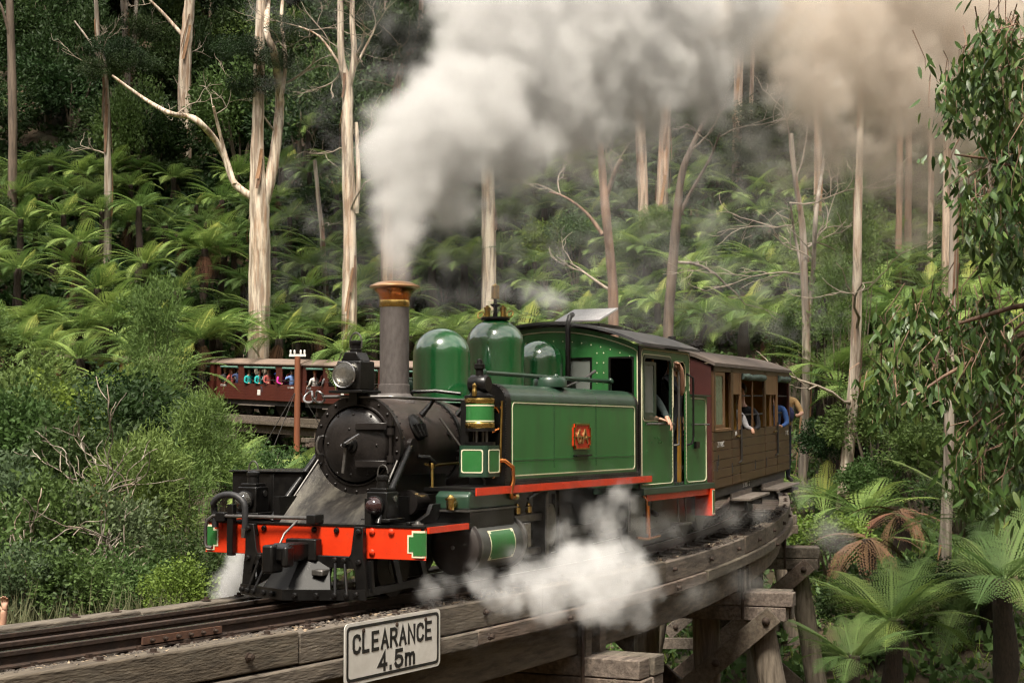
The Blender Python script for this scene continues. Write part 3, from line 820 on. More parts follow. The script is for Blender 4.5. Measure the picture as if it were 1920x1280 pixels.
# inspection cover and small plates on the smokebox side
def on_side(ang, x, r=SR):
    return Vector((x, r * -math.cos(ang), SZ + r * math.sin(ang)))
p = on_side(R(22), 0.86); nrm = Vector((0, -math.cos(R(22)), math.sin(R(22))))
Q = nrm.to_track_quat('Z', 'X').to_matrix()
part(MB().lathe([(0.125, -0.05), (0.125, 0.012), (0.115, 0.02), (0, 0.024)], p, Q, 24), 'inspection_cover', M_blk, smk)
for k in range(3): part(MB().beam(p + nrm * .03 + Q @ Vector((.02, -.08 + .08 * k, 0)), p + nrm * .03 + Q @ Vector((-.10, -.06 + .05 * k, 0)), .03, .03, nrm), 'cover_clip', M_blk, smk)
part(MB().lathe([(0.03, 0), (0.03, .012), (0.018, .013)], on_side(R(14), 1.42), Q, 14), 'washout_plug', M_smk, smk)

# --- saddle apron and stays
mb = MB()
n = 15
ring_t = []; ring_b = []
for i in range(n):
    a = R(198) + R(144) * i / (n - 1)
    ring_t.append((SX - .02, -(SR + .01) * math.cos(a) * -1, SZ + (SR + .01) * math.sin(a)))
for i in range(n):
    f = i / (n - 1)
    ring_b.append((-0.10, -.47 + .94 * f, 0.640))
k = len(ring_t)
vs = ring_t + ring_b + [(a + .02, b, c) for a, b, c in ring_t] + [(a + .03, b, c) for a, b, c in ring_b]
fs = []
for i in range(k - 1): fs += [(i, i + 1, k + i + 1, k + i), (2 * k + i, 3 * k + i, 3 * k + i + 1, 2 * k + i + 1)]
fs += [(0, k, 3 * k, 2 * k), (k - 1, 3 * k - 1, 4 * k - 1, 2 * k - 1)]
mb.add(vs, fs)
part(mb, 'saddle_apron', mat('scuffed apron plate', (0.046, 0.040, 0.034), (0.016, 0.0145, 0.0135), rough=0.42, metal=0.45, scale=3.5, stretch=(1, 3, 1), rvar=0.3, dirt=(0.19, 0.175, 0.14), dscale=2.0, damt=0.6), smooth=60)
part(MB().box(0.48, 1.55, -0.33, 0.33, 0.60, 1.05), 'saddle', M_blk, bev=0.02)
for sg in (-1, 1):
    part(MB().tube([(SX + .16, sg * (SR + .015), SZ - .01), (SX + .10, sg * (SR + .03), SZ - .05), (-0.02, sg * 0.53, 0.70), (-0.05, sg * 0.535, 0.645)], 0.030, 10), 'stay_rod', M_blk)
    part(MB().lathe([(0.06, -.03), (0.06, .03)], (SX + .18, sg * (SR + .01), SZ), 'y', 12), 'stay_bracket', M_smk)
    part(MB().tube([(SX + .02, sg * (SR - .02), SZ - .1), (-0.06, sg * 0.47, 0.65)], 0.010, 8), 'stay_wire', M_dst)

# --- handrail over the smokebox, with a scrolled brass-like end
part(MB().tube([(SX - .03, .36, SZ + .43), (SX - .03, .15, SZ + .43), (SX - .03, -.33, SZ + .425), (SX + .02, -.40, SZ + .42), (SX + .12, -.425, SZ + .418), (2.0, -.43, SZ + .41)], 0.016, 10), 'handrail', M_dst)
part(MB().ball((2.0, -.43, SZ + .41), 0.03, 10), 'handrail_knob', M_dst)
for xx in (1.12, 1.80): part(MB().tube([(xx, -.43, SZ + .41), (xx - .06, -.33, SZ + .27)], [0.016, 0.030], 8), 'handrail_stanchion', M_blk)
sc_pts = []
for i in range(40):
    t = i / 39 * 2 * PI
    sc_pts.append((SX - .03 + .03 * math.sin(3 * t), .45 + .085 * math.cos(t) + 0.02 * math.cos(3 * t), SZ + .43 + .05 * math.sin(2 * t)))
part(MB().tube(sc_pts, 0.011, 8, cap=False), 'scroll_end', M_stl)

# --- chimney
CX = 1.13
part(MB().lathe([(0.20, -0.06), (0.175, 0.0), (0.148, 0.03), (0.146, 0.11), (0.138, 0.115)], (CX, 0, 1.745), 'z', 40), 'chimney_base', M_chm)
chm = part(MB().lathe([(0.136, 0), (0.138, .72)], (CX, 0, 1.86), 'z', 40), 'chimney', M_chm)
part(MB().lathe([(0.139, 0), (0.142, .004), (0.142, .062), (0.139, .066)], (CX, 0, 2.575), 'z', 40), 'brass_band', M_bra, chm)
part(MB().lathe([(0.140, 0), (0.146, .03), (0.165, .07), (0.195, .10), (0.20, .105)], (CX, 0, 2.64), 'z', 40), 'copper_cap', M_cop, chm)
part(MB().lathe([(0.196, 0), (0.232, .012), (0.236, .024), (0.228, .034), (0.165, .062), (0.15, .066), (0.12, .06), (0.12, -.25)], (CX, 0, 2.745), 'z', 44), 'cap_rim', mat('pale copper rim', (0.80, 0.50, 0.30), (0.66, 0.38, 0.19), rough=0.3, metal=1.0, scale=10), chm)

# --- headlamp on its bracket
def big_lamp(x, y, z):
    lp = part(MB().box(x, x + .24, y - .125, y + .125, z, z + .26), 'headlamp', M_blk, bev=0.012)
    part(MB().prism([(y - .10, z + .26), (y + .10, z + .26), (y + .06, z + .34), (y - .06, z + .34)], 'x', x + .03, x + .21), 'lamp_hood', M_blk, lp, bev=0.008)
    part(MB().lathe([(0.055, 0), (0.055, .03), (0.045, .035), (0.045, .08), (0.06, .085), (0.06, .105), (0, .115)], (x + .12, y, z + .335), 'z', 16), 'lamp_chimney', M_blk, lp)
    part(MB().tube([(x + .12, y - .06, z + .38)] + [(x + .12, y + .06 * -math.cos(a), z + .43 + .085 * math.sin(a)) for a in np.linspace(0, PI, 9)] + [(x + .12, y + .06, z + .38)], 0.008, 6), 'lamp_bail', M_dst, lp)
    part(MB().lathe([(0.10, 0.0), (0.112, -.03), (0.114, -.05), (0.108, -.056), (0.098, -.05), (0.09, -.02), (0.03, .02), (0, .025)], (x, y + .02, z + .135), 'x', 28), 'lamp_reflector', M_refl, lp)
    part(MB().lathe([(0.114, -.035), (0.12, -.05), (0.114, -.06), (0.108, -.055)], (x, y + .02, z + .135), 'x', 28), 'lamp_rim', M_stl, lp)
    part(MB().lathe([(0.108, -.054), (0.08, -.072), (0.04, -.082), (0, -.085)], (x, y + .02, z + .135), 'x', 28), 'lamp_lens', M_lens, lp)
big_lamp(0.36, 0.02, 1.79)
part(MB().box(0.30, 0.64, -0.15, 0.19, 1.765, 1.788), 'lamp_shelf', M_blk, bev=0.004)
part(MB().box(0.42, 0.47, -0.03, 0.05, 1.66, 1.765).box(0.60, 0.65, -0.03, 0.05, 1.70, 1.765), 'lamp_post', M_blk)
# --- side lamps on the footplate
def side_lamp(x, y, z, dark):
    lp = part(MB().box(x, x + .20, y - .10, y + .10, z, z + .225), 'marker_lamp', M_blk, bev=0.01)
    part(MB().box(x - .03, x + .24, y - .14, y + .14, z - .03, z), 'lamp_foot', M_blk, lp, bev=0.006)
    part(MB().box(x + .02, x + .18, y - .08, y + .08, z + .225, z + .255), 'lamp_top', M_blk, lp, bev=0.006)
    part(MB().lathe([(0.055, 0), (0.05, .07), (0.06, .075), (0.06, .10), (0.03, .115), (0, .118)], (x + .10, y, z + .25), 'z', 14), 'lamp_chimney', M_blk, lp)
    part(MB().tube([(x + .10, y + .05, z + .27)] + [(x + .10, y + .05 * math.cos(a), z + .38 + .07 * math.sin(a)) for a in np.linspace(0, PI, 9)], 0.007, 6), 'lamp_bail', M_dst, lp)
    part(MB().lathe([(0.09, 0), (0.09, -.03), (0.08, -.035)], (x, y + .01, z + .105), 'x', 20), 'lens_ring', M_blk, lp)
    part(MB().lathe([(0.083, -.02), (0.075, -.06), (0.045, -.09), (0, -.10)], (x, y + .01, z + .105), 'x', 20), 'lamp_lens', (mat('dark red lens', (0.03, 0.012, 0.012), rough=0.08, coat=0.8) if dark else M_lens), lp)
    part(MB().lathe([(0.028, 0), (0.028, -.004), (0.018, -.005)], (x + .14, y - .101, z + .165), 'y', 12), 'peep_glass', M_stl, lp)
side_lamp(-0.02, -0.50, 0.69, True)
side_lamp(0.02, 0.86, 0.71, False)
# --- tool box on the far side of the footplate, and folded bracket behind the near lamp
part(MB().box(0.30, 1.2, 0.46, 1.22, 0.64, 1.055), 'tool_box', M_blk, bev=0.01)
mb = MB().box(0.275, 1.22, 0.44, 1.24, 1.057, 1.072).box(0.29, 0.298, 0.76, 0.80, 0.66, 1.05)
part(mb, 'tool_box_lid', M_blk, bev=0.004)
part(MB().prism([(0.02, .635), (0.50, .635), (0.62, .80), (0.42, .80), (0.36, .72), (0.16, .665), (0.02, .665)], 'y', -0.80, -0.76), 'footplate_bracket', M_blk, bev=0.006)

# --- cylinders and steam chests
for sg in (-1, 1):
    cyl = part(MB().lathe([(0.222, 0), (0.222, 0.88)], (0.66, sg * 0.92, 0.42), 'x', 40), 'cylinder', M_dkg if False else mat('cylinder cladding', (0.10, 0.105, 0.095), (0.05, 0.055, 0.05), rough=0.36, metal=0.5, scale=5, rvar=0.2))
    part(MB().lathe([(0.0, -0.035), (0.17, -0.03), (0.228, -0.012), (0.240, 0), (0.240, 0.055), (0.22, 0.06)], (0.60, sg * 0.92, 0.42), 'x', 44), 'cylinder_cover', mat('cylinder cover', (0.030, 0.022, 0.019), (0.018, 0.014, 0.013), rough=0.6, metal=0.2, scale=5), cyl)
    part(MB().lathe([(0.242, 0.0), (0.242, 0.03), (0.222, 0.032)], (0.655, sg * 0.92, 0.42), 'x', 44), 'cylinder_rim', M_dst, cyl)
    part(MB().lathe([(0.222, 0), (0.25, 0.004), (0.25, 0.05), (0.22, 0.055)], (1.52, sg * 0.92, 0.42), 'x', 44), 'rear_flange', M_dst, cyl)
    part(MB().lathe([(0.02, 0), (0.014, -.012), (0, -.014)], (0.565, sg * 0.92, 0.42), 'x', 8), 'centre_plug', M_stl, cyl)
    # green panel with cream edging on the curved cladding
    def patch(x0, x1, a0, a1, r, notch=0.0):
        mb = MB(); n = 8; vs = []
        for i in range(n + 1):
            a = a0 + (a1 - a0) * i / n
            for x in (x0, x1): vs.append((x, sg * (0.92 + r * math.cos(a)), 0.42 + r * math.sin(a)))
        mb.add(vs, [(2 * i, 2 * i + 1, 2 * i + 3, 2 * i + 2) if sg < 0 else (2 * i + 2, 2 * i + 3, 2 * i + 1, 2 * i) for i in range(n)]); return mb
    e = patch(0.86, 1.36, R(-34), R(36), 0.2243); part(e, 'panel_edge', M_lin, cyl, fix=False)
    e = patch(0.876, 1.344, R(-32), R(34), 0.2252); part(e, 'panel_green', M_grn, cyl, fix=False)
    for xx in (0.86, 1.31):
        for aa in (R(-34), R(28)):
            e = patch(xx, xx + .05, aa, aa + R(8), 0.2260); part(e, 'panel_corner', M_lin, cyl, fix=False)
    ch = part(MB().box(0.58, 1.47, sg * 0.885 - 0.19, sg * 0.885 + 0.14, 0.58, 0.73), 'steam_chest', M_blk, bev=0.01)
    part(MB().box(0.54, 1.50, sg * 0.885 - 0.21, sg * 0.885 + 0.155, 0.731, 0.746), 'chest_lip', M_dst, ch)
    mb = MB().prism([(0.56, .746), (1.48, .746), (1.48, .86), (1.43, .895), (1.10, .895), (1.04, .905), (0.62, .905), (0.56, .87)], 'y', sg * 0.885 - 0.19, sg * 0.885 + 0.14)
    part(mb, 'chest_cover', M_dkg, ch, bev=0.018)
    part(MB().lathe([(0.03, 0), (0.042, -.02), (0.042, -.06), (0.03, -.075)], (0.58, sg * 0.93, 0.80), 'x', 12), 'lubricator_neck', M_bra, ch)
    part(MB().lathe([(0.036, -.05), (0.04, -.03), (0.04, .03), (0.05, .034), (0.05, .05), (0.034, .055), (0.02, .075), (0, .08)], (0.505, sg * 0.93, 0.80), 'z', 14), 'lubricator', M_bra, ch)
    part(MB().tube([(1.25, sg * .88, .90), (1.25, sg * .88, .98), (1.15, sg * .80, 1.15), (1.0, sg * .55, 1.55)], 0.010, 8), 'oil_pipe', M_dst, ch)

# --- side tanks, near side and far side
TX0, TX1, TZ0, TZ1, TR_ = 1.30, 4.60, 0.955, 1.86, 0.16
for sg in (-1, 1):
    TX0 = 1.30 if sg < 0 else 2.35
    prof = [(sg * .70, TZ0), (sg * HW, TZ0), (sg * HW, TZ1 - TR_)]
    for k in range(1, 7):
        a = PI / 2 * k / 6
        prof.append((sg * (HW - TR_ + TR_ * math.cos(a)), TZ1 - TR_ + TR_ * math.sin(a)))
    prof.append((sg * .70, TZ1))
    tank = part(MB().prism(prof, 'x', TX0, TX1), 'side_tank', M_grn, smooth=35)
    # black front edge band and dark top
    prof2 = [(p[0] + (sg * .0025 if abs(p[0]) > .75 else 0), p[1] + (.0025 if p[1] > 1.5 else 0)) for p in prof]
    part(MB().prism(prof2, 'x', TX0 - .004, TX0 + .125), 'tank_front_band', M_blk, tank, smooth=35)
    part(MB().prism(prof2, 'x', TX1 - .07, TX1 + .0), 'tank_rear_band', M_blk, tank, smooth=35)
    topb = [p for p in prof2 if p[1] > TZ1 - TR_ + .01]
    tp = [(sg * (HW + .003), TZ1 - TR_ + .004)] + topb
    mb = MB().prism(tp + [(sg * .70, TZ1 - .06), (sg * (HW - .06), TZ1 - TR_)], 'x', TX0 + .122, TX1 - .072); part(mb, 'tank_top', M_dkg, tank, smooth=35)
    part(MB().box(TX0, TX1, min(sg * (HW + .004), sg * .7), max(sg * (HW + .004), sg * .7), TZ0 - .02, TZ0 + .035), 'tank_bottom_band', M_blk, tank)
    # lining
    y0 = sg * (HW + .0042); y1 = sg * (HW - .002)
    loop_o = rrect(TX0 + .15, TX1 - .095, TZ0 + .06, TZ1 - TR_ - .006, .055, 6); loop_i = rrect(TX0 + .162, TX1 - .107, TZ0 + .070, TZ1 - TR_ - .016, .047, 6)
    part(MB().frame(loop_o, loop_i, 'y', y0, y1), 'tank_lining', M_lin, tank)
    # seams and rivets
    rv = MB()
    for xx in (2.38, 3.42) if sg < 0 else (3.42,):
        part(MB().box(xx - .003, xx + .003, sg * (HW + .001) - .001, sg * (HW + .001) + .001, TZ0 + .12, TZ1 - TR_ - .02), 'plate_seam', M_dkg, tank)
        for i in range(32): rv.ball((xx + .012, sg * HW, TZ0 + .13 + i * .0185), 0.0055, 5)
        for i in range(8):
            a = PI / 2 * i / 8; rv.ball((xx + .012, sg * (HW - TR_ + (TR_ + .002) * math.cos(a)), TZ1 - TR_ + (TR_ + .002) * math.sin(a)), 0.006, 5)
    for zz in (TZ0 + .185, TZ0 + .215):
        for i in range(120 if sg < 0 else 78): rv.ball((TX0 + .18 + i * .0252, sg * HW, zz), 0.0048, 5)
    part(rv, 'tank_rivet', M_grn, tank, kind='stuff')
    part(MB().box(TX0 + .13, TX1 - .08, sg * HW - .0022, sg * HW + .0022, TZ0 + .197, TZ0 + .201), 'plate_joint', M_dkg, tank)
    rv = MB()
    for i in range(30): rv.ball((TX0 + .012, sg * (HW + .003), TZ0 + .05 + i * .0235), 0.008, 5)
    for i in range(8):
        a = PI / 2 * i / 7; rv.ball((TX0 + .012, sg * (HW - TR_ + (TR_ + .003) * math.cos(a)), TZ1 - TR_ + (TR_ + .003) * math.sin(a)), 0.008, 5)
    for i in range(30): rv.ball((TX1 - .02, sg * (HW + .003), TZ0 + .05 + i * .0235), 0.007, 5)
    for i in range(130 if sg < 0 else 88): rv.ball((TX0 + .02 + i * .0252, sg * (HW + .0045), TZ0 + .012), 0.005, 5)
    part(rv, 'edge_rivet', M_blk, tank, kind='stuff')
    # running board: red edge below the tank
    part(MB().box(0.62, 4.86, sg * 1.10 - .30 * (sg < 0) - 0.0, sg * 1.10 + .30 * (sg > 0), 0.905, 0.93) if False else MB().box(0.62, 4.86, min(sg * .6, sg * 1.11), max(sg * .6, sg * 1.11), 0.905, 0.934), 'running_board', M_blk)
    part(MB().box(0.62, 4.865, min(sg * 1.111, sg * 1.122), max(sg * 1.111, sg * 1.122), 0.868, 0.936), 'running_board_edge', M_red)
    rv = MB()
    for i in range(9): rivet(rv, 0, 0, 0, .001, 'x') if False else rv.ball((1.2 + i * .42, sg * 1.122, .895 + .02 * (i % 2)), 0.009, 6)
    part(rv, 'edge_bolt', M_red, kind='stuff')
    part(MB().tube([(1.75, sg * 1.08, .80), (2.0, sg * 1.08, .862), (2.15, sg * 1.08, .872), (4.7, sg * 1.08, .868)], 0.015, 8), 'sand_pipe', M_blk)
    # rail on top of the tank
    part(MB().tube([(TX0 + .08, sg * .80, 1.965), (4.5, sg * .80, 1.965)], 0.022, 10), 'tank_rail', M_dkg, tank)
    for xx in (TX0 + .08, 3.0, 4.45): part(MB().lathe([(0.014, 0), (0.014, .09), (0.03, .10), (0.034, .125), (0.02, .15), (0, .155)], (xx, sg * .80, 1.85), 'z', 12), 'rail_post', M_dkg, tank)
    # filler lid
    part(MB().lathe([(0.17, 0), (0.17, .07), (0.15, .095), (0, .11)], (2.7, sg * .87, TZ1), 'z', 24), 'filler_lid', M_dkg, tank)
    part(MB().tube([(3.4, sg * .70, 1.87), (3.9, sg * .72, 1.98), (4.15, sg * .74, 2.07)], [0.012, 0.010, 0.018], 8), 'fire_iron', M_dst, tank)
    # number plate
    pz0, pz1, px0, px1 = 1.245, 1.50, 2.82, 3.24; c = .035
    oct_ = [(px0 + c, pz0), (px1 - c, pz0), (px1 - c, pz0 + c), (px1, pz0 + c), (px1, pz1 - c), (px1 - c, pz1 - c), (px1 - c, pz1), (px0 + c, pz1), (px0 + c, pz1 - c), (px0, pz1 - c), (px0, pz0 + c), (px0 + c, pz0 + c)]
    ins = [((a - 3.03) * .93 + 3.03, (b - 1.3725) * .90 + 1.3725) for a, b in oct_]
    npl = part(MB().prism(oct_, 'y', sg * HW, sg * (HW + .016)), 'number_plate', M_red, tank)
    part(MB().frame(oct_, ins, 'y', sg * (HW + .014), sg * (HW + .024)), 'plate_rim', M_bra, npl)
    part(MB().box(px0 - .015, px1 + .015, sg * (HW + .020) - .004, sg * (HW + .020) + .004, 1.362, 1.374), 'plate_bar', M_bra, npl)
    FT6 = Matrix.Translation((3.03, sg * (HW + .020), 1.368)) @ (Matrix.Rotation(PI / 2, 4, 'X') if sg < 0 else Matrix.Rotation(PI, 4, 'Z') @ Matrix.Rotation(PI / 2, 4, 'X'))
    text_mesh('plate_number', '6A', 0.215, mat('plate number brass', (0.55, 0.36, 0.15), (0.42, 0.26, 0.10), rough=0.35, metal=0.8), npl, FT6, 0.006, 'CENTER', 1.15)
    part(MB().box(2.84, 3.22, sg * (HW + .022) - .022, sg * (HW + .022) + .022, 1.175, 1.19), 'step_ledge', M_blk, tank)

# --- domes
def dome(x, r, z0, zc, ztop, name):
    pr = [(r + .03, z0), (r + .006, z0 + .03), (r, z0 + .06), (r, zc)]
    for k in range(1, 11):
        a = PI / 2 * k / 10
        pr.append((max(0.0, r * math.cos(a)), zc + (ztop - zc) * math.sin(a)))
    return part(MB().lathe(pr, (x, 0, 0), 'z', 48), name, M_dome)
d1 = dome(2.05, 0.282, 1.70, 2.17, 2.435, 'sand_dome')
d2 = dome(3.23, 0.306, 1.70, 2.33, 2.60, 'steam_dome')
d3 = dome(4.33, 0.262, 1.70, 2.18, 2.43, 'sand_dome')
vb = part(MB().lathe([(0.15, 0), (0.155, .012), (0.15, .03), (0.05, .035)], (3.23, 0, 2.585), 'z', 24), 'valve_base', M_blk, d2)
for dx, dy in ((-.09, .05), (.09, -.05), (-.02, -.10), (.02, .10)):
    part(MB().lathe([(0.032, 0), (0.028, .02), (0.028, .085), (0.036, .09), (0.036, .105), (0.015, .11), (0.015, .125), (0, .13)], (3.23 + dx, dy, 2.61), 'z', 12), 'safety_valve', M_bra, d2)
part(MB().lathe([(0.03, 0), (0.02, .06), (0.02, .11), (0.05, .13), (0.055, .145), (0.02, .15), (0.018, .20)], (3.23, 0, 2.61), 'z', 14), 'whistle_stem', M_blk, d2)
part(MB().lathe([(0.040, 0), (0.042, .01), (0.042, .135), (0.03, .145), (0.012, .15), (0, .17)], (3.23, 0, 2.81), 'z', 18), 'whistle', M_bra, d2)
for dy in (-.17, .17):
    part(MB().tube([(3.23 + .02 * math.sin(a), dy + (.035 * math.cos(a)), 2.645 + .035 * math.sin(a)) for a in np.linspace(0, 2 * PI, 15)], 0.008, 6, cap=False), 'valve_wheel', M_bra, d2)
# small plumbing on top of the boiler between the domes
for x, z in ((1.55, 1.80), (2.6, 1.82), (3.75, 1.84)):
    part(MB().tube([(x, .1, 1.72), (x, .05, z), (x + .1, -.15, z + .01), (x + .15, -.40, z - .02)], 0.018, 8), 'boiler_pipe', M_blk)

# --- air pump in front of the near tank
PX, PY = 1.10, -0.905
pump = part(MB().lathe([(0.132, 0), (0.132, .26)], (PX, PY, 1.46), 'z', 32), 'air_pump', M_grn)
for z0 in (1.455, 1.675): part(MB().lathe([(0.134, 0), (0.138, .006), (0.138, .044), (0.134, .05)], (PX, PY, z0), 'z', 32), 'pump_band', M_bra, pump)
for z0 in (1.512, 1.652): part(MB().lathe([(0.134, 0), (0.134, .012)], (PX, PY, z0), 'z', 32), 'pump_line', M_lin, pump)
part(MB().lathe([(0.14, 0), (0.14, .02), (0.10, .03), (0.07, .06), (0.07, .10)], (PX, PY, 1.725), 'z', 24), 'pump_head', M_blk, pump)
part(MB().lathe([(0.07, -.09), (0.085, -.07), (0.085, .07), (0.07, .09), (0, .1)], (PX, PY, 1.85), 'y', 18), 'pump_valve', M_blk, pump)
part(MB().lathe([(0.04, 0), (0.035, .10), (0.05, .11), (0.05, .15), (0.03, .155), (0.025, .19), (0, .2)], (PX, PY, 1.88), 'z', 14), 'pump_cap', M_blk, pump)
part(MB().lathe([(0.14, 0), (0.14, .03)], (PX, PY, 1.425), 'z', 20), 'pump_flange', M_blk, pump)
part(MB().lathe([(0.145, 0), (0.145, .03)], (PX, PY, 1.30), 'z', 20), 'pump_flange', M_blk, pump)
for dx, dy in ((-.06, .0), (.06, 0), (0, -.07), (0, .07)): part(MB().tube([(PX + dx, PY + dy, 1.30), (PX + dx, PY + dy, 1.44)], 0.016, 8), 'piston_rod', M_dst, pump)
lowp = part(MB().prism(rrect(PX - .145, PX + .145, PY - .145, PY + .145, .04), 'z', 1.02, 1.30), 'pump_cylinder', M_dkg, pump)
for ax, sgx in (('y', -1), ('x', -1)):
    if ax == 'y':
        o_ = rrect(PX - .11, PX + .11, 1.055, 1.265, .02); i_ = rrect(PX - .10, PX + .10, 1.065, 1.255, .02); part(MB().frame(o_, i_, 'y', PY - .149, PY - .144), 'pump_lining', M_lin, lowp); part(MB().prism(i_, 'y', PY - .1465, PY - .144), 'pump_panel', M_grn, lowp)
    else:
        o_ = rrect(PY - .11, PY + .11, 1.055, 1.265, .02); i_ = rrect(PY - .10, PY + .10, 1.065, 1.255, .02); part(MB().frame(o_, i_, 'x', PX - .149, PX - .144), 'pump_lining', M_lin, lowp); part(MB().prism(i_, 'x', PX - .1465, PX - .144), 'pump_panel', M_grn, lowp)
part(MB().box(PX - .02, TX0, PY - .05, PY + .10, 1.20, 1.24).box(PX - .1, TX0, PY + .06, PY + .14, 1.02, 1.7), 'pump_bracket', M_blk)
part(MB().tube([(PX + .13, PY - .04, 1.63), (PX + .19, PY - .07, 1.64), (PX + .215, PY - .10, 1.58), (PX + .22, PY - .11, 1.50), (PX + .205, PY - .10, 1.45), (PX + .14, PY - .05, 1.42)], 0.016, 8), 'copper_pipe', M_cop, pump)
part(MB().tube([(PX + .14, PY - .08, 1.16), (PX + .20, PY - .15, 1.16), (PX + .27, PY - .20, 1.10), (PX + .26, PY - .21, .98), (PX + .22, PY - .20, .88), (PX + .26, PY - .19, .83), (PX + .33, PY - .18, .83)], 0.022, 10), 'copper_pipe', M_cop, pump)
part(MB().lathe([(0.035, -.03), (0.035, .03)], (PX + .16, PY - .09, 1.16), 'x', 8).lathe([(0.032, -.03), (0.032, .03)], (PX + .36, PY - .18, .83), 'x', 8), 'pipe_union', M_bra, pump)
part(MB().tube([(PX + .12, PY - .06, 1.0), (PX + .17, PY - .12, 1.06), (PX + .19, PY - .13, 1.7)], 0.012, 8), 'brass_pipe', M_bra, pump)
part(MB().lathe([(0.02, 0), (0.025, .05), (0.018, .06), (0.022, .10), (0, .12)], (PX - .14, PY - .02, 1.74), 'z', 10), 'oil_cup', M_bra, pump)
# cocks and pipes along the boiler side below the handrail
part(MB().tube([(0.92, -.44, 1.13), (0.98, -.52, 1.12), (1.25, -.56, 1.13), (1.6, -.60, 1.14)], 0.012, 8), 'brass_pipe', M_bra)
part(MB().lathe([(0.03, -.03), (0.03, .03), (0.015, .05)], (0.95, -.50, 1.12), 'z', 10).tube([(0.95, -.50, 1.10), (0.92, -.52, .98), (0.90, -.53, .90)], 0.014, 8), 'drain_cock', M_bra)
part(MB().tube([(0.84, -.42, 1.20), (0.90, -.50, 1.19), (0.97, -.52, 1.13)], 0.022, 8), 'feed_pipe', M_blk)
part(MB().lathe([(0.11, -.04), (0.11, .04), (0.08, .05), (0.08, .25)], (0.60, -.46, .80), 'x', 20), 'steam_pipe', M_smk)

# --- cab
CX0, CX1, CZ0, CZ1 = 4.64, 6.27, 0.80, 2.36
def arch(y, rise=.235): return CZ1 + rise * (1 - (y / HW) ** 2)
cab = thing_part('cab', L_)
# front sheet: strips between window openings
outl = [(-HW, CZ0)] + [(HW, CZ0)] + [(y, arch(y)) for y in np.linspace(HW, -HW, 25)]
ft = MB()
def fsheet(y0, y1, z0, z1=None):
    n = 6; yv = np.linspace(y0, y1, n + 1)
    top_ = [(y, arch(y) if z1 is None else z1) for y in yv[::-1]]
    ft.prism([(y0, z0), (y1, z0)] + top_, 'x', CX0, CX0 + .012)
WZ0, WZ1 = 1.82, 2.245
for a, b in ((-1.06, -1.0), (-.70, -.50), (-.22, .22), (.50, .70), (1.0, 1.06)): fsheet(a, b, CZ0)
for a, b in ((-1.0, -.70), (-.50, -.22), (.22, .50), (.70, 1.0)):
    fsheet(a, b, CZ0, WZ0); fsheet(a, b, WZ1)
part(ft, 'front_sheet', M_grn, cab, smooth=0)
for a, b in ((-1.0, -.70), (-.50, -.22), (.22, .50), (.70, 1.0)):
    o_ = rrect(a, b, WZ0, WZ1, .02); i_ = rrect(a + .02, b - .02, WZ0 + .02, WZ1 - .02, .015)
    part(MB().frame(o_, i_, 'x', CX0 - .012, CX0 + .02), 'spectacle_frame', M_blk, cab)
    if abs(a + b) / 2 < .6: part(MB().prism(i_, 'x', CX0 + .004, CX0 + .007), 'spectacle_glass', M_glass, cab)
oo = [(-HW + .02, 1.70)] + [(-HW + .02, CZ1 - .06)] + [(y, arch(y) - .055) for y in np.linspace(-HW + .06, HW - .06, 21)] + [(HW - .02, CZ1 - .06), (HW - .02, 1.70)]
for i in range(len(oo) - 1):
    pass
part(MB().tube([(CX0 - .003, y, z) for y, z in oo], 0.007, 6), 'front_lining', M_lin, cab)
rv = MB()
for y in np.arange(-.95, .96, .115): rv.ball((CX0, y, arch(y) - .16), .009, 5)
for z in np.arange(1.85, 2.3, .11):
    for y in (-.56, -.64, .56, .64, -1.05, 1.05): rv.ball((CX0, y, z), .009, 5)
part(rv, 'front_rivet', M_lin, cab, kind='stuff')
